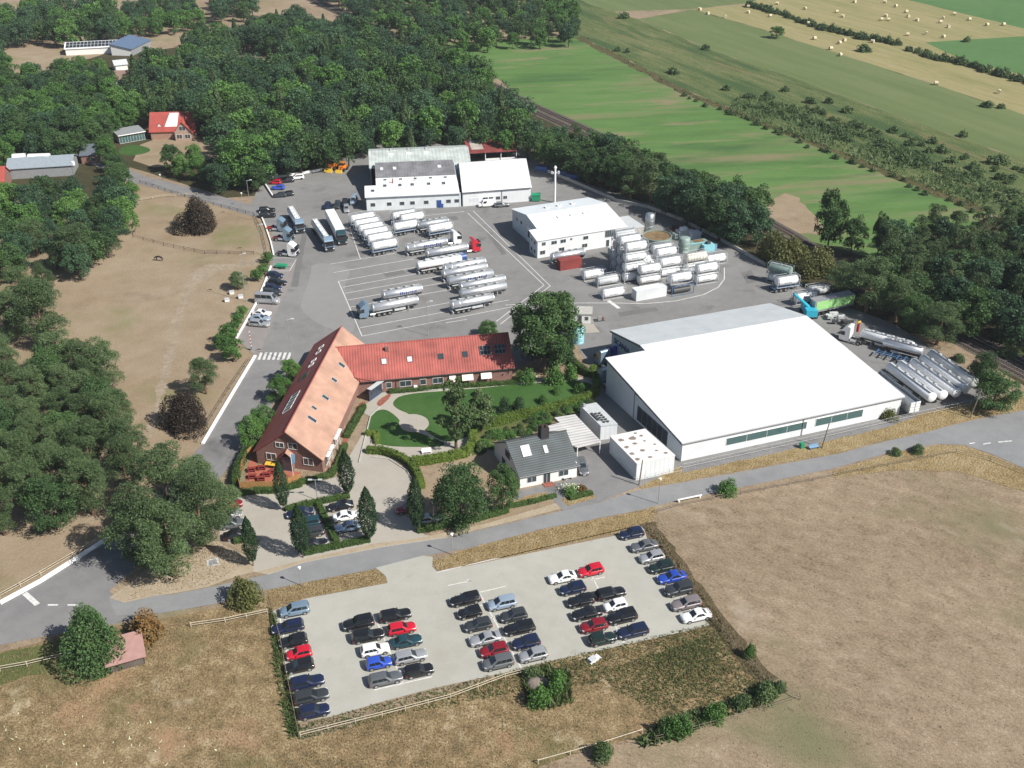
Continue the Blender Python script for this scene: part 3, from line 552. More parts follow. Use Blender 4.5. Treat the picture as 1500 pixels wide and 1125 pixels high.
b = MB(); b.tube(S_.P(0, -.4, 4.25), S_.P(sl_, -.4, 4.25), .09, n=6); b.tube(S_.P(11.8, -.1, 0), S_.P(11.8, -.1, 4.3), .07, n=6); b.build('gutter', M['dark_grey'], S_.e)
# ---- red-roofed open shed behind
A3, B3 = G(688, 240), G(757, 236)
R3 = Bld('open_shed', 'open-fronted shed with a rusty red roof behind the white store', 'shed', A3, B3)
for u in (0, R3.L*.33, R3.L*.66, R3.L-.2): R3.box(u, u+.2, 0, .2, 0, 3.6, M['white_paint'], 'post')
R3.wall([(R3.L, 9, 0), (0, 9, 0), (0, 9, 4), (R3.L, 9, 4)], M['scan_blue'], 'back_wall'); R3.wall([(0, 9, 0), (0, 0, 0), (0, 0, 3.6), (0, 9, 4)], M['dark_grey'], 'side_wall')
R3.box(R3.L*.35, R3.L, 0.3, .5, 0, 1.3, M['white_paint'], 'front_panel')
R3.roof([(-.4, -.5, 3.7), (R3.L+.4, -.5, 3.7), (R3.L+.4, 9.5, 4.9), (-.4, 9.5, 4.9)], ribbed('red_sheet_roof', (.22, .05, .045), R3.ang, .5, .3, .7, .3))
R3.roof([(1., 2, 4.05), (5, 2, 4.05), (5, 9.3, 4.92), (1., 9.3, 4.92)], ribbed('pale_sheet_roof', (.4, .36, .32), R3.ang, .5, .3, .7, .2), .06, 'roof_patch')

# ---- tank cleaning building in the middle of the yard
A, B_ = G(786.7, 378.7), G(916, 357)
Wb = Bld('wash_building', 'white two-storey building with a gently pitched white roof in the middle of the yard', 'building', A, B_, None)
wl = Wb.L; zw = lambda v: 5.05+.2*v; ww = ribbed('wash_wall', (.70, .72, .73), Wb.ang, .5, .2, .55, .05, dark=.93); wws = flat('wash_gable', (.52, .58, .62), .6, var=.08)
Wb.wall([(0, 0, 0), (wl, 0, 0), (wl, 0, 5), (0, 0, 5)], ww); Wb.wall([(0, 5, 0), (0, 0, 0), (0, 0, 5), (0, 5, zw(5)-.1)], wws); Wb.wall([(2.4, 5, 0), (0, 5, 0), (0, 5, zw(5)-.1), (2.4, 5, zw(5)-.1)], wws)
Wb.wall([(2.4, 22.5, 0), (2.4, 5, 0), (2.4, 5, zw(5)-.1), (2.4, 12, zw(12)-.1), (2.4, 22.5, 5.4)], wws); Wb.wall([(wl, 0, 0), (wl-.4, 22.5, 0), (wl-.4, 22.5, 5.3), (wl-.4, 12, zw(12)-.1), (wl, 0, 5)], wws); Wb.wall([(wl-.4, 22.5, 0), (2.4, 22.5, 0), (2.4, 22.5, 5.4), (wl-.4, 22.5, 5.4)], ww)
wr = ribbed('wash_roof', (.68, .685, .69), Wb.ang, 1., .12, .5, .04, dark=.96); wr2 = ribbed('wash_roof_rear', (.70, .75, .77), Wb.ang, 1., .12, .5, .04, dark=.96)
Wb.roof([(-.2, -.25, zw(-.25)), (wl+.2, -.25, zw(-.25)), (wl+.2, 5.1, zw(5.1)), (-.2, 5.1, zw(5.1))], wr); Wb.roof([(2.1, 5.1, zw(5.1)+.03), (wl+.2, 5.1, zw(5.1)+.03), (wl, 12, zw(12)+.03), (2.1, 12, zw(12)+.03)], wr); Wb.roof([(2.1, 12, zw(12)+.03), (wl, 12, zw(12)+.03), (wl, 22.8, 5.5), (2.1, 22.8, 5.5)], wr2)
for a in (9.6, 13.4, 17.2): Wb.sky((0, 0, 5.08), (10, 0, 5.08), (0, 10, zw(10)+.03), a, 8.3, 1.7, 1.0, 'white_metal', 'lamp_clear', t=.25)
for a in (9.8, 13.4, 17.6): Wb.sky((0, 12, zw(12)+.05), (10, 12, zw(12)+.05), (0, 22.8, 5.52), a, 4.5, 1.0, 1.3, 'white_metal', 'lamp_clear', t=.35)
for a, z, w, h in ((1.3, 3.3, 1.1, 1.), (4., 3.2, 1.6, 1.), (6.6, 3.2, 1.6, 1.), (9.4, 3.6, .6, .6), (13.2, 3.1, 1.5, 1.), (.8, .9, 1.5, 1.1), (6.2, .9, 1.6, 1.1), (12.9, .9, 1.6, 1.1)): Wb.win('F', a, z, w, h, 'light_grey', 'pane', mull=2)
Wb.win('F', 19.6, 2.7, 3.0, 1.9, 'light_grey', 'pane', 'louvre', mull=5); Wb.win('F', 20., .02, 1., 2., 'light_grey', 'pane', 'door')
for a in (1., 3.): 
    for z in (.9, 3.3): Wb.win('L', a, z, 1., 1.1, 'light_grey', 'pane')
Wb.win('L', 8.2, .02, 4.2, 4.4, 'light_grey', 'white_metal', 'roller_door', at=2.4); Wb.win('L', 9.0, 1.4, 2.6, 1.9, 'light_grey', 'pane', 'door_window', at=2.33, mull=4); Wb.win('L', 15.5, 3.3, 1.2, 1., 'light_grey', 'pane', at=2.4); Wb.win('L', 18.5, 3.3, 1.2, 1., 'light_grey', 'pane', at=2.4)
# ---- flat annex of it and the silo
An = Bld('annex', 'small flat-roofed light concrete annex between the silo and the two-storey white building', 'annex', G(918, 354), G(943, 349.5))
An.wall([(0, 0, 0), (An.L, 0, 0), (An.L, 0, 3.4), (0, 0, 3.4)], M['concrete']); An.wall([(An.L, 0, 0), (An.L, 9, 0), (An.L, 9, 3.4), (An.L, 0, 3.4)], M['concrete']); An.wall([(0, 9, 0), (0, 0, 0), (0, 0, 3.4), (0, 9, 3.4)], M['concrete']); An.roof([(-.1, -.1, 3.5), (An.L+.1, -.1, 3.5), (An.L+.1, 9, 3.5), (-.1, 9, 3.5)], M['light_grey'], .12)

# ---- red brick office: gable wing and long wing
A, B_ = G(378, 679), G(473.6, 692)
rdir = unit(np.array([4.06, 40.1, 0])); Aa = np.array([-46.06, 153.42, 0]); Ba = np.array([-33.79, 150.56, 0])
O = thing('office_building', 'L-shaped red brick office with steep tiled roofs, one slope weathered pink', 'office', (float(Aa[0]), float(Aa[1]), 0)); Oo = Aa
ub = unit(Ba-Aa); wb = np.linalg.norm(Ba-Aa); LA = 40.3; zeA, zrA = 3.25, 8.05
class Loc(Bld):
    def __init__(s, e, o, A, u, v): s.e = e; s.A = o; s.off = A-o; s.u = u; s.v = v; s.ang = math.atan2(u[1], u[0])
    def P(s, u, v, z): return s.off+s.u*u+s.v*v+Z*z
ga = Loc(O, Aa, Aa, ub, rdir)
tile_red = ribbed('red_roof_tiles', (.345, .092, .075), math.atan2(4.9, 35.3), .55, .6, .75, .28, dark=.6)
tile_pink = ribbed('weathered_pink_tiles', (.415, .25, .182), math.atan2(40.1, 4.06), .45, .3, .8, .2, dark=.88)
tile_shaded = ribbed('shaded_red_tiles', (.29, .07, .06), math.atan2(40.1, 4.06), .34, .4, .7, .12, dark=.85)  # dimness of the slope under grazing sun is put into this red
hm = wb/2
ga.wall([(0, 0, 0), (wb, 0, 0), (wb, 0, zeA), (hm, 0, zrA-.15), (0, 0, zeA)], M['brick'])
ga.wall([(0, LA, 0), (0, 0, 0), (0, 0, zeA), (0, LA, zeA)], M['brick']); ga.wall([(wb, 0, 0), (wb, LA, 0), (wb, LA, zeA), (wb, 0, zeA)], M['brick']); ga.wall([(wb, LA, 0), (0, LA, 0), (0, LA, zeA), (hm, LA, zrA-.15), (wb, LA, zeA)], M['brick'])
sl_a = (zrA-zeA)/hm
ga.roof([(-.42, -.5, zeA-.42*sl_a), (hm, -.5, zrA), (hm, LA+.4, zrA), (-.42, LA+.4, zeA-.42*sl_a)], tile_shaded, .22)
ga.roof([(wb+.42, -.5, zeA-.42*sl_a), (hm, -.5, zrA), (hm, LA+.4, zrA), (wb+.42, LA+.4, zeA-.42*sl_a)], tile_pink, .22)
b = MB(); b.tube(ga.P(hm, -.55, zrA+.02), ga.P(hm, LA+.45, zrA+.02), .14, n=6); b.build('ridge_tiles', tile_shaded, O)
# gable front: windows, entrance dormer
def gwin(*a, **k): return ga.win(*a, **k)
for a, z, w, h in ((1.9, 1.2, 1.9, 1.5), (9., 1.2, 1.9, 1.5), (4.0, 4.2, 1.6, 1.1), (6.4, 4.2, 1.8, 1.3)): ga.win('F', a, z, w, h, 'white_paint', 'pane', mull=2, t=.1)
b = MB(); b.hexa([ga.P(5.2, -1.0, 0), ga.P(7.2, -1.0, 0), ga.P(7.2, -.02, 0), ga.P(5.2, -.02, 0), ga.P(5.2, -1., 3.), ga.P(7.2, -1., 3.), ga.P(7.2, -.02, 3.), ga.P(5.2, -.02, 3.)]); b.build('porch', M['brick'], O)
ga.win('F', 5.4, .02, 1.6, 2.6, 'blue', 'pane', 'entrance_door', at=-1.0)
ga.roof([(4.9, -1.4, 3.), (6.2, -1.4, 4.2), (6.2, -.02, 4.2), (4.9, -.02, 3.)], tile_shaded, .12, 'porch_roof'); ga.roof([(7.5, -1.4, 3.), (6.2, -1.4, 4.2), (6.2, -.02, 4.2), (7.5, -.02, 3.)], tile_pink, .12, 'porch_roof')
b = MB(); b.frame(ga.P(1.7, -.05, 0), ub, Z, -rdir, 0, 2.3, .75, .83, 0, 1.1); b.build('awning', M['yellow'], O)
# roof windows on both slopes
pE = (wb, 0, zeA+.02); pE1 = (wb, 10, zeA+.02); pE2 = (hm, 0, zrA+.02)
for a, q, w, h in ((7.4, 3.6, 1.0, 1.9), (10.8, 4.6, .8, 1.1), (15.6, 3.4, 1., 1.5), (22.3, 3.5, 1., 1.3), (28.3, 3.4, 1.1, 1.5)): ga.sky(pE, pE1, pE2, a, q, w, h, 'light_grey', 'pane')
pW = (0, 0, zeA+.02); pW1 = (0, 10, zeA+.02); pW2 = (hm, 0, zrA+.02)
for i in range(5): ga.sky(pW, pW1, pW2, 9.+i*1.35, 3.0, 1.2, 2.2, 'light_grey', 'solar', 'skylight_band')
ga.sky(pW, pW1, pW2, 21.6, 2.6, 2.6, 2.0, 'dark_grey', 'pane', mull=2)
for a in (26.5, 28.4, 32., 34.2): ga.sky(pW, pW1, pW2, a, 3.2, 1., 1.3, 'white_metal', 'pane')
for a in (1.8, 3.8, 7.4, 9.0): ga.win('R', a, .1, 1.5, 2.3, 'white_paint', 'pane', 'glazed_door', at=wb, t=.12)
b = MB()
for a in (1.5, 3.6, 7.2, 9.): b.frame(ga.P(wb+.05, 0, 0), rdir, Z, ub, a, a+1.9, 2.35, 2.45, 0, .9); b.frame(ga.P(wb+.05, 0, 0), rdir, Z, ub, a, a+.1, 0, 2.4, .8, .9)
b.build('porch_frame', M['white_paint'], O)
# long wing
eA = np.array([-31.5, 177.75, 0]); eB = np.array([.1, 183.45, 0]); ue = unit(eB-eA); LB = np.linalg.norm(eB-eA); ve_ = np.array([-ue[1], ue[0], 0])
gb = Loc(O, Aa, eA, ue, ve_); dB = 14.2; zrB = 7.4; zeB = 3.35; hB = dB/2; sb = (zrB-zeB)/hB
gb.wall([(0, 0, 0), (LB, 0, 0), (LB, 0, zeB), (0, 0, zeB)], M['brick']); gb.wall([(LB, 0, 0), (LB, dB, 0), (LB, dB, zeB), (LB, hB, zrB-.15), (LB, 0, zeB)], M['brick']); gb.wall([(LB, dB, 0), (0, dB, 0), (0, dB, zeB), (LB, dB, zeB)], M['brick'])
gb.roof([(1.2, -.4, zeB-.4*sb), (LB+.45, -.4, zeB-.4*sb), (LB+.45, hB, zrB), (-4.6, hB, zrB), (-1.6, hB*.35, zeB+hB*.35*sb)], tile_red, .22); gb.roof([(-3, dB+.6, zeB-.6*sb), (LB+.45, dB+.6, zeB-.6*sb), (LB+.45, hB, zrB), (-4.6, hB, zrB)], tile_red, .22)
b = MB(); b.tube(gb.P(-4.4, hB, zrB+.02), gb.P(LB+.45, hB, zrB+.02), .14, n=6); b.build('ridge_tiles', tile_red, O)
b = MB(); b.tube(gb.P(1.5, -.5, zeB-.4*sb-.1), gb.P(LB+.4, -.5, zeB-.4*sb-.1), .09, n=6)
for a in (8.2, 17.6, 27.6): b.tube(gb.P(a, -.12, 0), gb.P(a, -.12, 2.5), .06, n=6)
b.build('gutter', M['dark_grey'], O)
q0, q1, q2 = (0, 0, zeB+.02), (10, 0, zeB+.02), (0, hB, zrB+.02)
for a in (5.7, 10.9, 17.3, 22.3): gb.sky(q0, q1, q2, a, 3.1, 1.1, 1.35, 'dark_grey', 'lamp_clear' if a < 12 else 'pane')
for a in (25.9, 29.): 
    for i in range(3):
        for j in range(2): gb.sky(q0, q1, q2, a+i*.78, 3.15+j*1.15, .74, 1.1, 'mid_grey', 'solar', 'solar_panel', t=.2)
b = MB(); c = gb.P(7.1, hB*.78, zeB+hB*.78*sb); b.box(c[0]-.35, c[0]+.35, c[1]-.35, c[1]+.35, c[2]-.3, c[2]+.9); b.build('chimney', M['brick'], O)
for a, w in ((4.1, 1.3), (6.1, 1.2), (8.9, 2.4), (13.0, 1.3), (15.6, 2.2)): gb.win('F', a, .9, w, 1.35, 'white_paint', 'pane', mull=2 if w > 2 else 1, t=.1)
for a, w in ((19.0, 1.3), (21.6, 2.3), (25.5, 2.2)):
    gb.win('F', a, .9, w, 1.35, 'white_paint', 'pane', mull=2, t=.08)
    b = MB(); b.slab([gb.P(a, -.12, 2.5), gb.P(a, -.95, 1.5), gb.P(a+w, -.95, 1.5), gb.P(a+w, -.12, 2.5)], .05); b.build('awning', M['awning'], O)
b = MB(); b.hexa([gb.P(11.7, -.7, 0), gb.P(12.4, -.7, 0), gb.P(12.4, -.05, 0), gb.P(11.7, -.05, 0), gb.P(11.7, -.7, 1.), gb.P(12.4, -.7, 1.), gb.P(12.4, -.05, 1.), gb.P(11.7, -.05, 1.)]); b.build('air_conditioner', M['white_paint'], O)
# glazed entrance in the corner
ent = G(545, 583); ent2 = G(560, 572)
bo = MB(); p = G(541, 588)-Aa; q = G(562, 573)-Aa; d = unit(q-p); n = np.array([d[1], -d[0], 0]); le = np.linalg.norm((q-p)[:2])
window(O, p, d, Z, n, 0, .05, le, 2.7, 'blue', 'pane', 'entrance_glazing', 6, .12)
b = MB(); b.frame(p, d, n, Z, -.1, le+.1, -.3, .7, 2.8, 2.9); b.build('canopy', M['light_grey'], O)
b = MB(); k0 = ga.P(wb-.4, 27.5, zeA+.5); k1 = gb.P(3.2, -.5, zeB-.1); top = ga.P(wb-2.2, 30.4, 4.9)
b.slab([k0+Z*.1, k1, gb.P(.6, 2.2, 4.6), top], .15); b.build('corner_roof', tile_red, O)

# ---- white house with the dark tiled roof
A, B_ = G(761.5, 715.5), G(844.7, 698.4); D_ = G(725, 668)
Ho = Bld('house', 'white house with a dark grey tiled roof and a big dark chimney', 'house', A, B_, D_)
render = flat('white_render', (.74, .74, .72), .8, var=.05); render_s = flat('left_wall_render', (.62, .62, .64), .8, var=.05)  # render_s: left wall slightly greyer than the other walls
tile_slate = ribbed('dark_grey_tiles', (.062, .078, .085), Ho.ang, .35, .6, .6, .25, axis='Y', dark=.45)
hl = Ho.L; hd = 11.2; ze_, zr_ = 2.95, 6.6; vr_ = 5.3
Ho.wall([(0, 0, 0), (hl, 0, 0), (hl, 0, ze_), (0, 0, ze_)], render); Ho.wall([(0, hd, 0), (0, 0, 0), (0, 0, ze_), (0, vr_, zr_-.12), (0, hd, ze_)], render_s); Ho.wall([(hl, 0, 0), (hl, hd, 0), (hl, hd, ze_), (hl, vr_, zr_-.12), (hl, 0, ze_)], render); Ho.wall([(hl, hd, 0), (0, hd, 0), (0, hd, ze_), (hl, hd, ze_)], render)
s1 = (zr_-ze_)/vr_; s2 = (zr_-ze_)/(hd-vr_)
Ho.roof([(-.3, -.4, ze_-.4*s1), (hl+.4, -.4, ze_-.4*s1), (hl+.4, vr_, zr_), (-.3, vr_, zr_)], tile_slate); Ho.roof([(-.3, vr_, zr_), (hl+.4, vr_, zr_), (hl+.4, hd+.5, ze_-.5*s2), (-.3, hd+.5, ze_-.5*s2)], tile_slate)
b = MB(); b.tube(Ho.P(-.35, vr_, zr_+.02), Ho.P(hl+.45, vr_, zr_+.02), .13, n=6); b.build('ridge_tiles', M['dark_grey'], Ho.e)
b = MB(); b.tube(Ho.P(-.3, -.5, ze_-.5*s1), Ho.P(hl+.4, -.5, ze_-.5*s1), .08, n=6); b.tube(Ho.P(-.05, -.1, 0), Ho.P(-.05, -.1, 2.2), .05, n=6); b.build('gutter', M['mid_grey'], Ho.e)
Ho.sky((0, 0, ze_+.02), (10, 0, ze_+.02), (0, vr_, zr_+.02), 1.5, 3., 1.6, 2.1, 'white_metal', 'lamp_clear', mull=2); Ho.sky((0, 0, ze_+.02), (10, 0, ze_+.02), (0, vr_, zr_+.02), 5.5, 2.9, .75, 1.5, 'light_grey', 'lamp_clear')
ch = Ho.box(6.0, 7.5, 4.6, 6.0, 5.4, 8.3, flat('chimney_slate', (.035, .032, .034), .7, var=.2), 'chimney'); Ho.box(6.15, 6.6, 4.8, 5.3, 8.4, 8.9, M['dark_wood'], 'chimney_pot', ch); Ho.box(6.9, 7.35, 4.8, 5.3, 8.4, 8.8, M['dark_wood'], 'chimney_pot', ch)
Ho.win('F', 1.3, .8, 1.8, 1.2, 'white_paint', 'pane', mull=2); Ho.win('F', 7.2, .8, 1.9, 1.2, 'white_paint', 'pane', mull=2)
Ho.win('F', 4.3, .05, 1.4, 2.1, 'white_paint', 'pane', 'front_door', mull=2); Ho.box(4.1, 6.0, -1.3, -.05, 0, .15, M['brick_pave'], 'doorstep')
for a, z, w, h in ((1.8, .6, 1.9, 1.6), (6.2, .7, 1.5, 1.4), (4.2, 3.2, 2., 1.5)): Ho.win('L', a, z, w, h, 'mid_grey', 'pane')
# ---- carport
Cp = Bld('carport', 'flat carport with a stepped whitish corrugated roof beside the house chimney', 'carport', G(843, 666), G(880, 660), None)
def cpt(x, y, z=2.7): p = G(x, y, z); return tuple(p-np.array([Cp.A[0], Cp.A[1], 0]))
cr = ribbed('carport_sheet', (.55, .54, .53), Ho.ang, .85, .4, .7, .12, axis='Y', dark=.6)
b = MB(); b.slab([cpt(*p) for p in ((846, 655), (880.5, 646), (842.5, 606.7), (812, 611.5), (820, 619), (794.5, 625.5), (806, 640))], .2); b.build('roof', cr, Cp.e)
for x, y in ((846, 655), (879, 646.5), (842, 609), (798, 627)):
    p = cpt(x, y); b = MB(); b.tube((p[0], p[1], 0), (p[0], p[1], 2.5), .09, n=6); b.build('post', M['white_paint'], Cp.e)
b = MB(); p, q = cpt(842, 608.5), cpt(797, 627); b.hexa([(p[0], p[1], 0), (q[0], q[1], 0), (q[0]+.1, q[1]+.2, 0), (p[0]+.1, p[1]+.2, 0), (p[0], p[1], 2.4), (q[0], q[1], 2.4), (q[0]+.1, q[1]+.2, 2.4), (p[0]+.1, p[1]+.2, 2.4)]); b.build('rear_wall', M['white_paint'], Cp.e)
# ---- the two box buildings beside the hall
def boxbld(name, label, top, h, roofm, wallm, cat='building'):
    T = [G(x, y, h) for x, y in top]; o = T[0].copy(); o[2] = 0; e = thing(name, label, cat, (o[0], o[1], 0))
    b = MB(); V = [(*(t-o)[:2], 0) for t in T]+[(*(t-o)[:2], h-.25) for t in T]; b.hexa(V); b.build('wall', wallm, e)
    b = MB(); c = sum(T)/4; b.slab([((c+(t-c)*1.012)-o) for t in T], .24); r = b.build('roof', roofm, e); return e, T, o, r
pan = ribbed('panel_wall', (.66, .69, .71), Ho.ang, .9, .25, .6, .06, dark=.9)
e, T, o, r = boxbld('plant_container', 'tall white flat-roofed plant container with roof fans, between the carport and the hall', [(880, 623.7), (904.4, 620.5), (873.5, 589.6), (850, 594)], 3.2, M['light_grey'], pan)
u = unit(T[1]-T[0]); v = unit(T[3]-T[0]); 
for i in range(2):
    for j in range(5):
        c = T[0]-o+u*(1.15+i*.75)+v*(1.+j*.8); b = MB(); b.tube(c, c+Z*.25, .24, n=10); b.build('fan', M['dark_grey'], e)
b = MB(); b.frame(T[0]-o, u, v, Z, .3, .7, 1.8, 4.6, .01, .25); b.build('duct', M['dark_grey'], e)
b = MB(); b.frame(T[3]-o, u, -v, Z, .2, .7, .4, .9, 0, .7); b.build('vent', M['galv'], e)
stain = flat('roof_sheet', (.70, .68, .66), .7, var=.08)
e, T, o, r = boxbld('container', 'long white container shed with round brown stains on its flat roof', [(933, 679), (988.7, 666.4), (945, 628), (893.7, 638.7)], 3.7, stain, pan)
u = unit(T[1]-T[0]); v = unit(T[3]-T[0]); lu = np.linalg.norm(T[1]-T[0]); lv = np.linalg.norm(T[3]-T[0]); b = MB()
random.seed(5)
for x, y, s in ((.1, .12, 1), (.42, .1, .9), (.1, .32, 1), (.4, .35, 1.1), (.7, .25, .7), (.12, .55, 1.), (.38, .6, 1.), (.45, .78, 1.6), (.15, .8, 1.2), (.65, .62, .6), (.7, .8, .8), (.62, .92, .7), (.85, .12, .8), (.8, .45, .6)):
    c = T[0]-o+u*lu*x+v*lv*y+Z*.006; k = 14; ring = [c+.42*s*(1+random.uniform(-.2, .2))*(math.cos(2*math.pi*i/k)*u*1.1+math.sin(2*math.pi*i/k)*v*.9) for i in range(k)]; b.add(ring, [tuple(range(k))])
b.build('rust_stain', flat('brown_stain', (.24, .19, .16), .9, var=.35, vscale=3.), r)

# ---- small hut by the big tree, tank and hose stand
Hu = Bld('pump_hut', 'small white flat-roofed pump hut behind the big tree in the yard', 'hut', G(836, 473.5), G(866, 474.5))
Hu.wall([(0, 0, 0), (Hu.L, 0, 0), (Hu.L, 0, 2.5), (0, 0, 2.5)], render); Hu.wall([(Hu.L, 0, 0), (Hu.L, 3.6, 0), (Hu.L, 3.6, 2.5), (Hu.L, 0, 2.5)], render); Hu.wall([(0, 3.6, 0), (0, 0, 0), (0, 0, 2.5), (0, 3.6, 2.5)], render); Hu.wall([(Hu.L, 3.6, 0), (0, 3.6, 0), (0, 3.6, 2.5), (Hu.L, 3.6, 2.5)], render); Hu.roof([(-.2, -.2, 2.6), (Hu.L+.2, -.2, 2.6), (Hu.L+.2, 3.8, 2.6), (-.2, 3.8, 2.6)], M['concrete']); Hu.win('F', 1.6, .03, .9, 2., 'mid_grey', 'dark_grey', 'door'); Hu.win('F', 3.2, .9, .8, .9, 'mid_grey', 'pane')
sheet('pump_apron', POLY([(838, 476), (869, 475), (879, 487), (852, 488.5), (835, 488)]), 13, MG['court'])
# ---- background houses
def gable(name, label, cat, A, B, depth, ze, zr, wallm, roofm, over=.4, roofs=None):
    X = Bld(name, label, cat, A, B); l = X.L; h = depth/2; s = (zr-ze)/h
    X.wall([(0, 0, 0), (l, 0, 0), (l, 0, ze), (0, 0, ze)], wallm); X.wall([(l, depth, 0), (0, depth, 0), (0, depth, ze), (l, depth, ze)], wallm)
    X.wall([(0, depth, 0), (0, 0, 0), (0, 0, ze), (0, h, zr-.1), (0, depth, ze)], wallm); X.wall([(l, 0, 0), (l, depth, 0), (l, depth, ze), (l, h, zr-.1), (l, 0, ze)], wallm)
    X.roof([(-over, -over, ze-over*s), (l+over, -over, ze-over*s), (l+over, h, zr), (-over, h, zr)], roofm); X.roof([(-over, h, zr), (l+over, h, zr), (l+over, depth+over, ze-over*s), (-over, depth+over, ze-over*s)], roofs or roofm)
    X.d = depth; X.ze = ze; X.zr = zr; return X
rt = ribbed('villa_roof_tiles', (.36, .07, .055), .1, .35, .4, .75, .12, dark=.8)
V1 = gable('villa', 'brick villa with a bright red tiled roof and a white roof section in the woods', 'house', G(222, 205), G(287, 203), 11, 3.2, 8.2, flat('villa_brick', (.36, .22, .16), .85, var=.2, vscale=3), rt)
V1.roof([(5., 1.0, 4.3), (9.2, 1.0, 4.3), (9.6, 5.0, 7.9), (6.6, 5.0, 7.9)], M['white_metal'], .12, 'white_roof_panel')
l = V1.L
V1.wall([(l-6.6, -2, 0), (l-.6, -2, 0), (l-.6, -2, 3), (l-3.6, -2, 6.4), (l-6.6, -2, 3)], flat('villa_gable', (.42, .3, .24), .85, var=.2), 'gable_wall'); V1.wall([(l-.6, -2, 0), (l-.6, 0, 0), (l-.6, 0, 3), (l-.6, -2, 3)], M['brick'], 'gable_wall'); V1.wall([(l-6.6, 0, 0), (l-6.6, -2, 0), (l-6.6, -2, 3), (l-6.6, 0, 3)], M['brick'], 'gable_wall')
V1.roof([(l-7, -2.4, 2.7), (l-3.6, -2.4, 6.7), (l-3.6, 4.5, 6.7), (l-7, 1., 2.7)], rt, .2); V1.roof([(l-.2, -2.4, 2.7), (l-3.6, -2.4, 6.7), (l-3.6, 4.5, 6.7), (l-.2, 1., 2.7)], rt, .2)
for a in (l-6., l-3.2): V1.win('F', a, .7, 1.9, 1.5, 'white_paint', 'pane', at=-2, mull=2)
V1.win('F', l-4.8, 3.5, 2.2, 1.5, 'white_paint', 'pane', at=-2, mull=2); V1.roof([(2.0, 1.1, 4.2), (3.2, 1.1, 5.6), (3.2, 3.6, 5.8), (2.0, 3., 4.3)], rt, .15, 'dormer_roof'); V1.roof([(4.4, 1.1, 4.2), (3.2, 1.1, 5.6), (3.2, 3.6, 5.8), (4.4, 3., 4.3)], rt, .15, 'dormer_roof'); V1.wall([(2.2, 1.2, 3.9), (4.2, 1.2, 3.9), (3.2, 1.2, 5.4)], render, 'dormer_front')
V2 = Bld('conservatory', 'long glazed flat-roofed conservatory left of the red-roofed villa', 'conservatory', G(176, 211), G(213, 204.5))
V2.roof([(-.4, -.6, 3.1), (V2.L+.4, -.6, 3.1), (V2.L+.4, 7, 3.5), (-.4, 7, 3.5)], M['mid_grey'], .2); V2.wall([(V2.L, 6.8, 0), (0, 6.8, 0), (0, 6.8, 3.2), (V2.L, 6.8, 3.2)], render); V2.wall([(0, 6.8, 0), (0, 0.1, 0), (0, .1, 2.9), (0, 6.8, 3.2)], render); V2.win('F', 0, 0.05, V2.L, 2.8, 'white_paint', 'green_glass', 'glazing', mull=9); V2.box(-.4, V2.L+.4, -.72, -.6, 2.85, 3.12, M['white_paint'], 'fascia')
V3 = Bld('long_barn', 'long low barn with rows of solar panels behind the trees, far left', 'barn', G(97, 81.5), G(183, 77))
V3.wall([(0, 0, 0), (V3.L, 0, 0), (V3.L, 0, 3), (0, 0, 3)], render); V3.wall([(V3.L, 0, 0), (V3.L, 12, 0), (V3.L, 12, 3), (V3.L, 6, 4.6), (V3.L, 0, 3)], render); V3.wall([(0, 12, 0), (0, 0, 0), (0, 0, 3), (0, 6, 4.6), (0, 12, 3)], render); V3.roof([(-.4, -.4, 3), (V3.L+.4, -.4, 3), (V3.L+.4, 6, 4.8), (-.4, 6, 4.8)], M['white_metal']); V3.roof([(-.4, 6, 4.8), (V3.L+.4, 6, 4.8), (V3.L+.4, 12.4, 3), (-.4, 12.4, 3)], M['mid_grey'])
for i in range(16):
    for j in range(2): V3.sky((0, 0, 3.2), (10, 0, 3.2), (0, 6, 4.85), .3+i*(V3.L-.6)/16, .3+j*2.75, (V3.L-.6)/16-.1, 2.6, 'light_grey', 'solar', 'solar_panel', t=.1)
V4 = Bld('solar_barn', 'barn with one large slate-blue solar roof slope, far left beside the dry field', 'barn', G(194, 82), G(222, 68)); V4.wall([(0, 0, 0), (V4.L, 0, 0), (V4.L, 0, 3), (0, 0, 3)], M['mid_grey']); V4.wall([(0, 10, 0), (0, 0, 0), (0, 0, 3), (0, 10, 5)], render); V4.wall([(V4.L, 0, 0), (V4.L, 10, 0), (V4.L, 10, 5), (V4.L, 0, 3)], M['mid_grey']); V4.wall([(V4.L, 10, 0), (0, 10, 0), (0, 10, 5), (V4.L, 10, 5)], render)
V4.roof([(-.4, -.4, 3.1), (V4.L+.4, -.4, 3.1), (V4.L+.4, 10.4, 5.2), (-.4, 10.4, 5.2)], flat('slate_blue_roof', (.11, .16, .25), .3, var=.1), .2)
V5 = gable('cottage', 'small cottage with a brown tiled roof among the trees on the left', 'house', G(168, 126), G(192, 126), 7, 3., 5.6, flat('green_render', (.4, .5, .44), .8), flat('brown_tiles', (.24, .155, .13), .8, var=.15)); V5.win('F', 1.5, .8, 1.4, 1.2); V5.win('F', 4.2, .8, 1.4, 1.2)
V6 = gable('white_cottage', 'little white shed with a pale grey roof behind the brown-roofed cottage', 'shed', G(170, 104), G(188, 102), 6, 2.6, 4., render, M['light_grey'])
V7 = gable('grey_barn', 'grey-roofed barn at the left edge in front of white storage tanks', 'barn', G(14, 263), G(108, 257), 10, 3.6, 5.4, M['mid_grey'], flat('grey_sheet_roof', (.27, .31, .35), .5, var=.1)); b = MB(); b.tube(V7.P(V7.L+.3, 1.2, 3.0), V7.P(V7.L+.3, 1.2, 4.2), .6, n=10); b.build('cowl', M['white_metal'], V7.e)
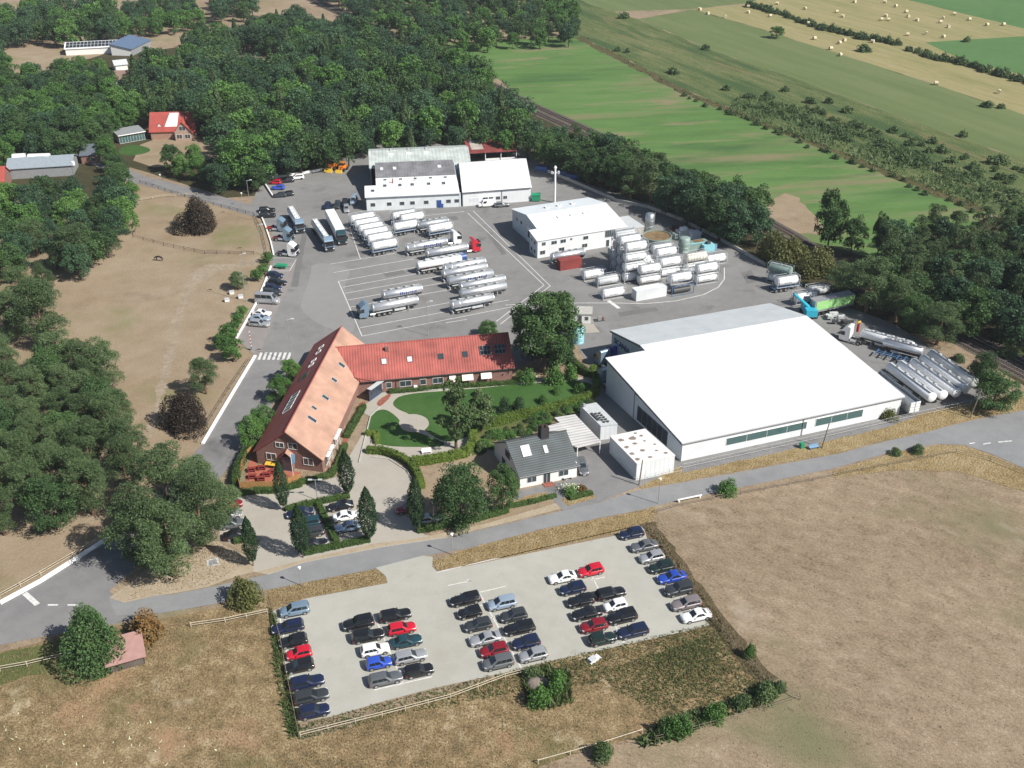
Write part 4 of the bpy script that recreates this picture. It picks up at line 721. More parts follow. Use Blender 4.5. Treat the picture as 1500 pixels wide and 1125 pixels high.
for i, (x0, x1) in enumerate(((22, 40), (45, 76))):
    p, q = G(x0, 243, 2.), G(x1, 242, 2.); t = thing('storage_tank', ('short' if i == 0 else 'long')+' white cylindrical storage tank lying behind the grey-roofed barn', 'tank', (p[0], p[1], 0)); d = unit(q-p); b = MB(); b.tube((0, 0, 4.6), tuple((q-p)[:2])+(4.6,), 1.3, n=14); b.build('vessel', M['white_metal'], t); b = MB(); b.box(-.3, .3, -1, 1, 0, 3.6); c = (q-p); b.box(c[0]-.3, c[0]+.3, c[1]-1, c[1]+1, 0, 3.6); b.build('cradle', M['concrete'], t)
V8 = Bld('lean_to', 'small building with a dark grey mono-pitch roof between the trees on the left', 'shed', G(120, 240), G(148, 238)); V8.wall([(0, 0, 0), (V8.L, 0, 0), (V8.L, 0, 2.7), (0, 0, 2.7)], M['brick']); V8.wall([(V8.L, 0, 0), (V8.L, 9, 0), (V8.L, 9, 3.5), (V8.L, 0, 2.7)], M['brick']); V8.wall([(0, 9, 0), (0, 0, 0), (0, 0, 2.7), (0, 9, 3.5)], M['brick']); V8.roof([(-.4, -.4, 2.8), (V8.L+.4, -.4, 2.8), (V8.L+.4, 9.4, 3.8), (-.4, 9.4, 3.8)], flat('blue_grey_felt', (.12, .14, .17), .7, var=.1)); V8.win('F', 3, .6, 1.6, 1.3)
V9 = gable('brick_barn', 'red-roofed barn cut off by the left edge of the photo', 'barn', G(-45, 285), G(8, 281), 11, 3., 6.4, M['brick'], rt)
# ---- wooden field shelter at the bottom left
F1 = Bld('field_shelter', 'small wooden plank field shelter with a dusty pink roof beside the round green tree', 'shed', G(163, 986), G(213, 972))
pl = ribbed('weathered_planks', (.16, .13, .11), F1.ang, .2, .6, .9, .4, dark=.3); fl = F1.L
F1.wall([(0, 0, 0), (fl, 0, 0), (fl, 0, 1.7), (0, 0, 1.7)], pl, 'plank_wall'); F1.wall([(0, 3.6, 0), (0, 0, 0), (0, 0, 1.7), (0, 3.6, 2.5)], pl, 'plank_wall'); F1.wall([(fl, 0, 0), (fl, 3.6, 0), (fl, 3.6, 2.5), (fl, 0, 1.7)], pl, 'plank_wall'); F1.roof([(-.5, -.5, 1.72), (fl+.35, -.5, 1.72), (fl+.35, 4.1, 2.72), (-.5, 4.1, 2.72)], flat('pink_felt_roof', (.36, .21, .185), .85, var=.12), .1)
# ------------------------------------------------------------------ vehicles
def paint(name, c, rough=.28, metal=0.): 
    return flat('paint_'+name, c, rough, metal, coat=.6)
PAINT = {'black': paint('black', (.012, .012, .014)), 'dark grey': paint('dark_grey', (.05, .055, .06), .3, .3), 'grey': paint('grey', (.16, .17, .18), .35, .4), 'silver': paint('silver', (.48, .49, .50), .32, .5), 'white': paint('white', (.78, .78, .78)), 'red': paint('red', (.50, .012, .03)),
  'dark red': paint('dark_red', (.20, .010, .018)), 'navy': paint('navy', (.012, .018, .05)), 'blue': paint('blue', (.02, .06, .36)), 'bright blue': paint('bright_blue', (.03, .08, .45)), 'steel blue': paint('steel_blue', (.20, .29, .38), .32, .3), 'dark teal': paint('dark_teal', (.015, .05, .065)), 'mauve grey': paint('mauve_grey', (.25, .215, .22), .35, .3), 'dark green': paint('dark_green', (.012, .025, .022)), 'light blue': paint('light_blue', (.34, .42, .52), .32, .3)}
def ring(x, w, zb, zt, crown=.03):
    h = zt-zb
    p = [(0, zb), (w*.8, zb), (w*.95, zb+h*.12), (w, zb+h*.35), (w*.985, zb+h*.65), (w*.93, zb+h*.9), (w*.78, zt), (0, zt+crown)]
    return [(x, y, z) for y, z in p]+[(x, -y, z) for y, z in p[-2:0:-1]]
CARS = {}
def car_proto(kind):
    if kind in CARS: return CARS[kind]
    D = {'hatchback': (4.1, 1.76, 1.48, (-.49, -.41, .03, .20)), 'small hatchback': (3.6, 1.66, 1.46, (-.485, -.42, .05, .24)), 'estate': (4.7, 1.82, 1.48, (-.49, -.43, .02, .18)), 'saloon': (4.6, 1.80, 1.43, (-.36, -.20, .03, .20)), 'coupe': (4.35, 1.82, 1.38, (-.43, -.22, .0, .19)), 'suv': (4.55, 1.88, 1.68, (-.49, -.43, .04, .18)), 'mpv': (4.4, 1.82, 1.64, (-.49, -.44, .08, .27)), 'van': (5.3, 1.98, 2.0, (-.495, -.47, .20, .33)), 'minibus': (5.9, 2.02, 2.55, (-.497, -.48, .24, .36))}[kind]
    Lc, Wd, Ht, (rb, rt_, ft, fb) = D; hw = Wd/2; big = kind in ('van', 'minibus')
    belt = Ht*(.56 if big else .62); hood = Ht*(.50 if big else .60)
    tr = belt if kind != 'saloon' else Ht*.64
    if kind == 'coupe': tr = Ht*.66
    S = [(-.5, .80, .34*Ht, tr*.80), (-.49, .90, .24, tr*.93), (-.46, .965, .20, tr*.99), (-.3, 1, .19, belt), (0, 1, .18, belt), (.18, 1, .18, belt), (.30, .995, .19, hood*1.01), (.40, .97, .19, hood*.96), (.465, .90, .20, hood*.87), (.49, .80, .24, hood*.76), (.5, .70, .30, hood*.66)]
    B = MB(); B.loft([ring(x*Lc, w*hw, zb, zt) for x, w, zb, zt in S], 0, True)
    # glasshouse
    wb_, wr_ = hw*.91, hw*.74; zt = Ht-.04
    lo = [(rb*Lc, wb_*.88), (rb*Lc+.3, wb_), (fb*Lc-.35, wb_), (fb*Lc, wb_*.84)]; up = [(rt_*Lc, wr_*.9), (rt_*Lc+.22, wr_), (ft*Lc-.22, wr_), (ft*Lc, wr_*.9)]
    zl = belt-.03
    Lo = [(x, y, zl) for x, y in lo]+[(x, -y, zl) for x, y in lo[::-1]]; Up = [(x, y, zt) for x, y in up]+[(x, -y, zt) for x, y in up[::-1]]
    B.add(Lo+Up, [(i, (i+1) % 8, 8+(i+1) % 8, 8+i) for i in range(8)], 0)
    mid = [(x*.9+.1*(rt_+ft)/2*Lc, y*.55, Ht) for x, y in up]; Md = mid+[(x, -y, z) for x, y, z in mid[::-1]]
    B.add(Up+Md, [(i, (i+1) % 8, 8+(i+1) % 8, 8+i) for i in range(8)]+[tuple(range(8, 16))], 0, True)
    ax = (-.31*Lc, .305*Lc); rw = .33 if not big else .36
    for x in ax:
        for s in (1, -1):
            k = 14; yo = s*(hw*1.004)
            V = [(x+math.cos(math.pi*i/k)*(rw+.07), yo, .27+math.sin(math.pi*i/k)*(rw+.09)) for i in range(k+1)]
            V2 = [(a, s*hw*.6, c) for a, b_, c in V]
            F = [tuple(range(k+1))]+[(i, i+1, k+2+i, k+1+i) for i in range(k)]
            B.add(V+V2, F, 1)
    for s in (1, -1): B.box(-.2*Lc, .2*Lc, s*hw-.02 if s > 0 else -hw-.004, s*hw+.004 if s > 0 else -hw+.02, .17, .27, 1)
    B.box(.47*Lc, .503*Lc, -.45, .45, .26, .42, 1); B.box(-.503*Lc, -.48*Lc, -.5, .5, .22, .36, 1)
    parts = [('body', B.mesh('car_body', [PAINT['black'], M['black']]), [], True)]
    P3 = lambda T: np.array(T, float)
    def panel(a, b, c, d, ins=(.06, .10), out=.012, mat='glass', nm='window'):
        a, b, c, d = map(P3, (a, b, c, d)); n = unit(np.cross(b-a, d-a)); ctr = (a+b+c+d)/4
        if n@(ctr-np.array([ctr[0]*.3, 0, .6])) < 0: n = -n
        bl = lambda s, t: (a*(1-s)+b*s)*(1-t)+(d*(1-s)+c*s)*t
        q = [bl(ins[0], ins[1]), bl(1-ins[0], ins[1]), bl(1-ins[0], 1-ins[1]), bl(ins[0], 1-ins[1])]
        m_ = MB(); m_.hexa([p-n*.01 for p in q]+[p+n*out for p in q]); return (nm, m_.mesh(nm, M[mat]), [], False)
    parts.append(panel(Lo[3], Lo[4], Up[4], Up[3], (.07, .07), nm='windscreen'))
    parts.append(panel(Lo[0], Lo[7], Up[7], Up[0], (.10, .13), nm='rear_window'))
    for s in (0, 1):
        A_, B2_, C_, D2_ = (Lo[1], Lo[2], Up[2], Up[1]) if s == 0 else (Lo[6], Lo[5], Up[5], Up[6])
        cut = [0, .5, 1] if kind in ('coupe', 'small hatchback') else [0, .36, .68, 1]
        if kind == 'van': cut = [.70, 1]
        A_, B2_, C_, D2_ = map(P3, (A_, B2_, C_, D2_))
        for t0, t1 in zip(cut[:-1], cut[1:]): parts.append(panel(A_+(B2_-A_)*t0, A_+(B2_-A_)*t1, D2_+(C_-D2_)*t1, D2_+(C_-D2_)*t0, (.035, .14), nm='side_window'))
    wh = MB(); wh.tube((0, -.11, 0), (0, .11, 0), rw, n=16); wm = wh.mesh('tyre', M['tyre'])
    rm = MB(); rm.tube((0, -.115, 0), (0, .115, 0), rw*.66, n=12); rmm = rm.mesh('rim', M['rim'])
    for x in ax:
        for s in (1, -1): parts.append(('wheel', wm, [('rim', rmm)], False, (x, s*(hw-.10), rw)))
    for s in (1, -1):
        h_ = MB(); z0 = hood*.70; h_.hexa([(.455*Lc, s*hw*.60, z0), (.497*Lc, s*hw*.56, z0), (.470*Lc, s*hw*.86, z0), (.43*Lc, s*hw*.88, z0), (.452*Lc, s*hw*.60, z0+.17), (.490*Lc, s*hw*.56, z0+.12), (.463*Lc, s*hw*.88, z0+.14), (.42*Lc, s*hw*.90, z0+.17)]); parts.append(('headlight', h_.mesh('headlight', M['lamp_clear']), [], False))
        t_ = MB(); z0 = tr*.66; t_.hexa([(-.502*Lc, s*hw*.62, z0), (-.47*Lc, s*hw*.62, z0), (-.455*Lc, s*hw*.955, z0), (-.492*Lc, s*hw*.90, z0), (-.495*Lc, s*hw*.62, z0+.18), (-.46*Lc, s*hw*.62, z0+.18), (-.445*Lc, s*hw*.95, z0+.18), (-.485*Lc, s*hw*.90, z0+.18)]); parts.append(('tail_light', t_.mesh('tail_light', M['lamp_red']), [], False))
        m_ = MB(); x0 = fb*Lc-.42; m_.box(x0-.08, x0+.06, s*hw*1.0-.02 if s > 0 else -hw*1.0-.17, s*hw*1.0+.17 if s > 0 else -hw+.02, belt-.02, belt+.12); parts.append(('wing_mirror', m_.mesh('wing_mirror', PAINT['black']), [], True))
    for x0, zz in ((.505*Lc, .40), (-.506*Lc, tr*.62)):
        n_ = MB(); n_.box(x0-.012, x0+.012, -.26, .26, zz-.06, zz+.06); parts.append(('number_plate', n_.mesh('number_plate', M['white_paint']), [], False))
    CARS[kind] = parts; return parts
def put(parts, name, label, cat, x, y, rz, group=None, col=None, z=0., small=False):
    t = thing(name, label, cat, (float(x), float(y), z), rz, group)
    for p in parts:
        if small and p[0] in ('headlight', 'tail_light', 'wing_mirror', 'number_plate'): continue
        o = link(p[0], p[1], t, p[4] if len(p) > 4 else None, paint=PAINT[col] if (p[3] and col) else None)
        if not small:
            for q in p[2]: link(q[0], q[1], o)
    return t
ORD = ['first', 'second', 'third', 'fourth', 'fifth', 'sixth', 'seventh', 'eighth', 'ninth', 'tenth', 'eleventh', 'twelfth']
def car(kind, col, px, py, ang, label, group, z=.65, small=False):
    p = G(px, py, z); nm = {'van': 'parked_van', 'minibus': 'parked_minibus'}.get(kind, 'parked_car')
    return put(car_proto(kind), nm, label, {'van': 'van', 'minibus': 'minibus'}.get(kind, 'car'), p[0], p[1], ang+random.uniform(-.02, .02), group, col, small=small)
LOT = heading((640, 837), (905, 783)); LOT2 = heading((548, 1011), (633, 991))
def row(cars, where, group):
    tot = len(cars)
    for i, (kind, col, d, x, y) in enumerate(cars):
        a = LOT+(math.pi if d == 'L' else 0)
        k = {'mpv': 'people carrier', 'suv': 'off-roader', 'van': 'van'}.get(kind, kind)
        pos = 'at the far end of' if i == 0 else ('at the near end of' if i == tot-1 else ORD[i]+' from the far end of')
        car(kind, col, x, y, a, f"{col} {k}, {pos} {where}".replace('small hatchback', 'small car'), group)
GL = 'cars parked on the gravel car park'
row([('mpv', 'steel blue', 'L', 431.8, 893), ('estate', 'navy', 'L', 421.6, 918), ('hatchback', 'black', 'L', 429.5, 938.5), ('small hatchback', 'red', 'L', 438, 956.4), ('hatchback', 'black', 'L', 438.5, 975), ('estate', 'navy', 'R', 449.5, 998.6), ('estate', 'dark grey', 'R', 455.8, 1019.5), ('hatchback', 'navy', 'R', 460, 1041)], 'the leftmost row along the grass', GL)
row([('suv', 'black', 'L', 525, 912.5), ('estate', 'black', 'R', 538.5, 930.5), ('hatchback', 'white', 'R', 549.5, 951), ('small hatchback', 'bright blue', 'R', 554.7, 970.5), ('estate', 'grey', 'R', 564.6, 993.5)], 'double row two, left side', GL)
row([('estate', 'black', 'R', 579, 900.5), ('hatchback', 'red', 'R', 588.5, 920), ('saloon', 'dark teal', 'R', 594.8, 938.6), ('estate', 'silver', 'R', 601.6, 961), ('hatchback', 'black', 'R', 613.5, 981.5)], 'double row two, right side', GL)
row([('estate', 'black', 'L', 681.5, 877.3), ('small hatchback', 'black', 'L', 688, 896.8), ('hatchback', 'dark grey', 'L', 700, 915), ('saloon', 'silver', 'L', 710.7, 934.8), ('hatchback', 'dark red', 'L', 723.5, 951.8), ('mpv', 'grey', 'L', 729.5, 970)], 'double row three, left side', GL)
row([('mpv', 'light blue', 'L', 735.2, 883.4), ('hatchback', 'dark grey', 'L', 752, 901.2), ('estate', 'black', 'L', 760.5, 919.5), ('hatchback', 'navy', 'L', 770.4, 940.5), ('hatchback', 'silver', 'L', 781, 958.7)], 'double row three, right side', GL)
row([('coupe', 'white', 'L', 823.7, 844.8), ('hatchback', 'navy', 'L', 838.7, 861.6), ('hatchback', 'black', 'L', 850.4, 879.7), ('saloon', 'black', 'L', 859, 898), ('hatchback', 'dark red', 'L', 869.6, 916.4), ('hatchback', 'dark green', 'R', 882.4, 935)], 'double row four, left side', GL)
row([('hatchback', 'red', 'L', 865.3, 835), ('estate', 'black', 'R', 894.7, 868.5), ('small hatchback', 'white', 'L', 901.3, 886.5), ('suv', 'black', 'L', 911, 903.2), ('estate', 'navy', 'L', 926.7, 924.2)], 'double row four, right side', GL)
row([('hatchback', 'navy', 'L', 925, 781), ('saloon', 'grey', 'L', 943.5, 799), ('hatchback', 'silver', 'L', 954.7, 815.5), ('hatchback', 'dark green', 'L', 969, 830), ('saloon', 'blue', 'L', 984, 844.7), ('suv', 'dark grey', 'L', 994.7, 862.7), ('estate', 'mauve grey', 'L', 1005, 883.5), ('saloon', 'white', 'L', 1019.5, 901)], 'the rightmost row beside the ditch', GL)
GO = 'cars parked on the office forecourt'
aF = heading((350, 735), (620, 690))
for i, (k, c, d, x, y, lab) in enumerate([('hatchback', 'dark red', 0, 337, 738.5, 'dark red hatchback half under the pines by the brown fence, farthest of four'), ('hatchback', 'silver', 0, 336, 753.5, 'silver hatchback half under the pines at the forecourt edge, second of four'), ('hatchback', 'grey', 0, 340, 766.5, 'grey hatchback half under the pines at the forecourt edge, third of four'), ('saloon', 'black', 0, 348, 782, 'black saloon by the lone narrow tree at the forecourt edge, nearest of four'),
    ('saloon', 'navy', 1, 439, 750.5, 'navy saloon at the far end of the row left of the dividing hedge'), ('estate', 'dark teal', 1, 449, 765, 'dark teal estate left of the dividing hedge, half behind a narrow tree'), ('estate', 'dark grey', 1, 454, 779.5, 'dark grey estate left of the dividing hedge, third from the far end'), ('saloon', 'black', 0, 459, 796, 'black saloon nearest the road, left of the dividing hedge'),
    ('coupe', 'black', 1, 499, 740, 'black coupe right of the dividing hedge, farthest of three'), ('saloon', 'white', 0, 507.5, 755, 'white saloon right of the dividing hedge, middle of three'), ('saloon', 'light blue', 1, 509.5, 771, 'pale blue saloon right of the dividing hedge, nearest of three'), ('hatchback', 'silver', 0, 628, 760, 'silver hatchback tucked behind the narrow tree at the forecourt exit'), ('hatchback', 'dark red', 1, 597, 744, 'dark red hatchback in deep shade behind the narrow tree at the forecourt exit')]):
    car(k, c, x, y, aF+math.pi*d, lab, GO)
car('estate', 'grey', 853, 683, heading((846, 660), (856, 690)), 'grey car on the driveway beside the white house wall', None)
GY = 'cars parked along the paddock wall in the yard'
aY = heading((385, 411), (420, 413.5))
for k, c, x, y, lab in [('hatchback', 'navy', 403.5, 402.5, 'navy hatchback, farthest in the row along the low white wall'), ('estate', 'black', 406.5, 413, 'black estate, second in the row along the low white wall'), ('hatchback', 'navy', 400, 421, 'dark blue hatchback, third in the row along the low white wall'), ('estate', 'dark grey', 399, 428, 'dark grey estate next to the silver minibus'), ('minibus', 'silver', 391.3, 437.5, 'long silver minibus in the row along the low white wall'), ('coupe', 'white', 383.5, 458, 'white coupe, farthest of three pale cars near the barrier'), ('saloon', 'light blue', 381, 465.5, 'pale blue saloon, middle of three pale cars near the barrier'), ('estate', 'silver', 380, 473.5, 'silver estate, nearest to the barrier')]:
    car(k, c, x, y, aY, lab, GY, z=1.1 if k == 'minibus' else .65)
GB = 'cars parked at the back of the yard'
for k, c, x, y, a, lab in [('estate', 'black', 391, 307, 8, 'black estate beside the farm road gate, farther of two'), ('suv', 'black', 392, 315, 8, 'black off-roader beside the farm road gate, nearer of two'), ('hatchback', 'red', 403, 266.5, 175, 'red hatchback in the far corner of the yard by the white wall'), ('suv', 'black', 420, 264, 200, 'black off-roader in the far corner next to the white people carrier'), ('mpv', 'white', 435, 259.5, 195, 'white people carrier at the far wall below the trees'), ('hatchback', 'bright blue', 407, 274.5, 180, 'bright blue car in the far corner of the yard'), ('hatchback', 'dark grey', 409.5, 285.5, 190, 'dark grey hatchback in front of the bright blue car'), ('hatchback', 'black', 420.5, 284, 200, 'black hatchback beside the dark grey one in the far corner'),
    ('hatchback', 'navy', 479, 301.5, 262, 'navy hatchback left of the workshop, leftmost of the group'), ('estate', 'dark grey', 494, 300, 272, 'dark grey estate left of the workshop, middle of the group'), ('hatchback', 'black', 485, 309, 265, 'black hatchback in front of the group left of the workshop'), ('estate', 'black', 505, 297, 275, 'black estate behind the silver one left of the workshop'), ('estate', 'silver', 507.5, 305.5, 280, 'silver-grey estate left of the workshop, nearest the wall'), ('van', 'light blue', 518.5, 293.5, 268, 'pale blue van in the shade of the workshop side wall'),
    ('estate', 'grey', 735, 299.5, 12, 'grey estate parked behind the white van at the store')]:
    car(k, c, x, y, rad(a), lab, GB, small=True)
car('van', 'white', 713, 297.5, rad(192), 'white van parked under the windows of the white store', None, z=1.)

# ------------------------------------------------------------------ trucks
def wheel_meshes(r, w, dual=False):
    a = MB(); a.tube((0, -w/2, 0), (0, w/2, 0), r, n=16); b = MB(); b.tube((0, -w/2-.01, 0), (0, w/2+.01, 0), r*.55, n=12)
    return a.mesh('tyre', M['tyre']), b.mesh('rim', M['rim'])
TW = wheel_meshes(.5, .34); TW2 = wheel_meshes(.5, .34)
def wheels(xs, y=1.05, r=.5): return [('wheel', TW[0], [('rim', TW[1])], False, (x, s*y, r)) for x in xs for s in (1, -1)]
CABC = {}
def tractor_parts(chassis='dark_grey', axles=2):
    """tractor unit, x forward, origin under the fifth wheel middle; cab front at x=+3.6"""
    key = (chassis, axles)
    if key in CABC: return CABC[key]
    c = MB(); f = 3.7
    prof = [(f, .45), (f+.06, .9), (f+.02, 1.55), (f-.22, 2.75), (f-.55, 3.1), (f-1.4, 3.75), (f-1.95, 3.8), (f-2.15, 3.6), (f-2.2, .95), (f-1.9, .45)]
    n = len(prof); V = [(x, -1.24+.05*(z > 2.7), z) for x, z in prof]+[(x, 1.24-.05*(z > 2.7), z) for x, z in prof]
    c.add(V, [tuple(range(n)), tuple(range(2*n-1, n-1, -1))]+[(i, n+i, n+(i+1) % n, (i+1) % n) for i in range(n)])
    parts = [('cab', c.mesh('cab', [PAINT['steel blue']]), [], True)]
    g = MB(); a, b_ = np.array([f+.02, 0, 1.6]), np.array([f-.21, 0, 2.68]); u_ = unit(b_-a); nn = np.array([u_[2], 0, -u_[0]]); g.frame(a, np.array([0, 1., 0]), u_, nn, -1.1, 1.1, .02, 1.05, -.01, .03); parts.append(('windscreen', g.mesh('windscreen', M['glass']), [], False))
    g = MB(); g.box(f-.45, f+.25, -1.15, 1.15, 2.78, 2.86); parts.append(('sun_visor', g.mesh('sun_visor', M['black']), [], False))
    g = MB(); g.box(f+.0, f+.09, -.95, .95, .75, 1.42); parts.append(('grille', g.mesh('grille', M['black']), [], False))
    g = MB(); g.box(f-.15, f+.12, -1.22, 1.22, .32, .72); parts.append(('bumper', g.mesh('bumper', PAINT['dark grey']), [], False))
    for s in (1, -1):
        g = MB(); y = s*1.245; g.hexa([(f-1.1, y-.01, 1.65), (f-.12, y-.01, 1.65), (f-.3, y-.01, 2.55), (f-1.1, y-.01, 2.55), (f-1.1, y+.012, 1.65), (f-.12, y+.012, 1.65), (f-.3, y+.012, 2.55), (f-1.1, y+.012, 2.55)]); parts.append(('side_window', g.mesh('side_window', M['glass']), [], False))
        g = MB(); g.box(f-.1, f+.05, y if s > 0 else y-.28, y+.28 if s > 0 else y, 1.75, 2.5); parts.append(('mirror', g.mesh('mirror', M['black']), [], False))
        g = MB(); g.box(f+.02, f+.13, s*.98-.2, s*.98+.2, .78, 1.02); parts.append(('headlight', g.mesh('headlight', M['lamp_clear']), [], False))
        g = MB(); g.tube((-.0, s*.95, .72), (1.25, s*.95, .72), .32, n=10); parts.append(('fuel_tank', g.mesh('fuel_tank', M['steel']), [], False))
    g = MB()
    for s in (1, -1): g.box(-1.9, f-.8, s*.45-.09, s*.45+.09, .62, .92)
    for x in (-1.8, -.8, .3): g.box(x-.1, x+.1, -.45, .45, .66, .9)
    for s in (1, -1): 
        for k in range(8):
            a0, a1 = math.pi*(.08+.84*k/8), math.pi*(.08+.84*(k+1)/8); x0 = -.55
            g.hexa([(x0+.6*math.cos(a0), s*.82, .5+.6*math.sin(a0)), (x0+.6*math.cos(a0), s*1.24, .5+.6*math.sin(a0)), (x0+.6*math.cos(a1), s*1.24, .5+.6*math.sin(a1)), (x0+.6*math.cos(a1), s*.82, .5+.6*math.sin(a1)), (x0+.64*math.cos(a0), s*.82, .5+.64*math.sin(a0)), (x0+.64*math.cos(a0), s*1.24, .5+.64*math.sin(a0)), (x0+.64*math.cos(a1), s*1.24, .5+.64*math.sin(a1)), (x0+.64*math.cos(a1), s*.82, .5+.64*math.sin(a1))])
    parts.append(('chassis', g.mesh('chassis', M[chassis]), [], False))
    g = MB(); g.tube((-.5, 0, .92), (-.5, 0, 1.05), .48, n=14); parts.append(('coupling_plate', g.mesh('coupling_plate', M['black']), [], False))
    parts += wheels((-.55, f-1.25)); CABC[key] = parts; return parts
def tractor(px, py, ang, col, label, chassis='dark_grey', z=2.0, group='tractor units in the yard', xy=None):
    p = xy if xy is not None else G(px, py, z)
    return put(tractor_parts(chassis), 'tractor_unit', label, 'truck', p[0]-2.6*math.cos(ang), p[1]-2.6*math.sin(ang), ang, group, col)
def marks(b, x0, x1, y, z, h, n, tilt=.06, side=-1, rad_=1.0, zc=2.0, m=0):
    """a row of slanted letter strokes on the side of a tank"""
    rng = random.Random(n)
    for i in range(n):
        x = x0+(x1-x0)*i/n; w = (x1-x0)/n*.55; hh = h*(1 if rng.random() > .25 else .6)
        def q(t, k): 
            zz = z+hh*k; yy = side*(math.sqrt(max(.01, rad_**2-(zz-zc)**2))+.012); return (x+t+tilt*k, yy, zz)
        b.add([q(0, 0), q(w, 0), q(w, .5), q(w, 1), q(0, 1), q(0, .5)], [(0, 1, 2, 5), (5, 2, 3, 4)], m)
MANH = MB().tube((0, 0, 0), (0, 0, .2), .29, n=10).mesh('manhole', M['light_grey']); LIDM = MB().box(-.75, -.3, -.28, .28, .0, .08).mesh('lid', M['dark_grey'])
TANKC = {}
def tank_trailer_parts(Lt=11.0, r=.98, zc=2.1, mat='steel', style='plain', ink=None, wheels_at=None, legs=True, stripe=None):
    key = (Lt, r, mat, style, ink, stripe)
    if key in TANKC: return TANKC[key]
    k = 20; h = Lt/2
    def ringx(x, s): return [(x, r*1.08*s*math.cos(2*math.pi*i/k), zc+r*s*math.sin(2*math.pi*i/k)) for i in range(k)]
    b = MB(); b.loft([ringx(-h-.28, .25), ringx(-h-.22, .6), ringx(-h-.1, .88), ringx(-h, 1), ringx(0, 1), ringx(h, 1), ringx(h+.1, .88), ringx(h+.22, .6), ringx(h+.28, .25)], 0, True)
    if style in ('ribbed', 'plain'):
        for x in np.linspace(-h+.1, h-.1, 7 if style == 'ribbed' else 4): b.loft([ringx(x-.05, 1.0), ringx(x-.05, 1.025), ringx(x+.05, 1.025), ringx(x+.05, 1.0)], 0, False, False)
    parts = [('tank', b.mesh('tank', M[mat]), [], False)]
    if ink:
        b = MB()
        for s in (-1, 1): marks(b, -.1*Lt if s < 0 else -.35*Lt, .35*Lt if s < 0 else .1*Lt, 0, zc-.35, .75, 9, side=s, rad_=r*1.08, zc=zc)
        parts.append(('lettering', b.mesh('lettering', M[ink]), [], False))
    if stripe:
        b = MB()
        for s in (-1, 1):
            for z0 in (zc-.78, zc-.6):
                q = lambda z: s*(1.08*math.sqrt(max(0, r*r-(z-zc)**2))+.012)
                b.add([(-h+.2, q(z0), z0), (h-.6, q(z0), z0), (h-.6, q(z0+.18), z0+.18), (-h+.2, q(z0+.18), z0+.18)], [(0, 1, 2, 3)])
        parts.append(('stripe', b.mesh('stripe', M[stripe]), [], False))
    b = MB(); b.box(-h+.2, h-.3, -.32, .32, zc+r-.02, zc+r+.05)
    for s in (.34, -.34): b.box(-h+.2, h-.3, s-.03, s+.03, zc+r+.02, zc+r+.16)
    parts.append(('walkway', b.mesh('walkway', M['galv'] if style != 'white' else M['light_grey']), [], False))
    for x in (-.3*Lt, -.1*Lt, .1*Lt, .3*Lt): parts.append(('manhole', MANH, [('lid', LIDM)], False, (x, 0, zc+r+.05)))
    b = MB()
    for s in (1, -1): b.box(-h+.2, h-.2, s*.5-.07, s*.5+.07, .95, zc-r+.25)
    for x in np.linspace(-h+.5, h-.8, 6): b.box(x-.1, x+.1, -.9, .9, .95, 1.25)
    parts.append(('chassis', b.mesh('chassis', M['dark_grey']), [], False))
    ws = [-h+1.2, -h+2.5, -h+3.8]
    b = MB()
    for s in (1, -1): b.box(ws[0]-.65, ws[2]+.65, s*1.05-.2, s*1.05+.2, 1.05, 1.12); b.box(-.5, 2.2, s*1.0-.14, s*1.0+.14, .75, 1.15)
    parts.append(('mudguard', b.mesh('mudguard', M['light_grey']), [], False))
    b = MB(); b.box(-h-.15, -h+.05, -1.2, 1.2, .45, .75)
    parts.append(('rear_bumper', b.mesh('rear_bumper', M['light_grey']), [], False))
    b = MB(); 
    for s in (.25, -.25): b.tube((-h-.42, s, .8), (-h-.42, s, zc+r+.05), .03, n=5)
    for z in np.arange(1.1, zc+r, .35): b.tube((-h-.42, -.25, z), (-h-.42, .25, z), .025, n=5)
    parts.append(('ladder', b.mesh('ladder', M['galv']), [], False))
    b = MB()
    for s in (1, -1): b.box(h-2.6, h-2.35, s*.75-.08, s*.75+.08, .08, 1.2)
    parts.append(('landing_leg', b.mesh('landing_leg', M['mid_grey']), [], False))
    parts += wheels(ws); TANKC[key] = parts; return parts
AX = heading((530.4, 492.6), (752.8, 449.2)); GT = 'tanker trailers standing in the yard bays'
def trailer(px, py, ang, label, z=2.1, group=GT, **kw):
    p = G(px, py, z); return put(tank_trailer_parts(**kw), 'tank_trailer', label, 'tank trailer', p[0], p[1], ang, group)
trailer(589.5, 427, AX, 'shiny steel tank trailer with blue lettering standing behind the blue lorry', Lt=9.6, ink='navy_ink')
t = trailer(578.5, 444.5, AX, 'steel tank trailer coupled to the lone blue tractor unit in the front bay', Lt=11)
tractor(531.5, 453, AX+math.pi, 'steel blue', 'steel blue tractor unit pulling the tank trailer in the front bay', z=2.)
trailer(625, 358, AX+.02, 'steel tank trailer with dark lettering behind the white cab', Lt=11.2, ink='navy_ink', style='ribbed'); tractor(667.5, 346.5, AX, 'white', 'white tractor unit with a rounded roof at the end of the tanker rows')
trailer(655, 366, AX, 'steel tank trailer with a blue stripe behind the red cab', Lt=11.2, stripe='scan_blue'); tractor(695.5, 357.5, AX, 'red', 'red tractor unit at the right end of the tanker rows', chassis='red')
trailer(643.5, 384, AX, 'white tank trailer with a dark red lower stripe and red rear frame', Lt=11.5, mat='white_metal', style='white', stripe='dark_red')
p = G(686.5, 374.5, 2.2); q = G(678, 376.5, 2.2)
t = thing('tank_trailer', 'tank trailer with a blue front end cap between the red-striped and the ribbed ones', 'tank trailer', (p[0]-6, p[1]-2.6, 0), AX, GT)
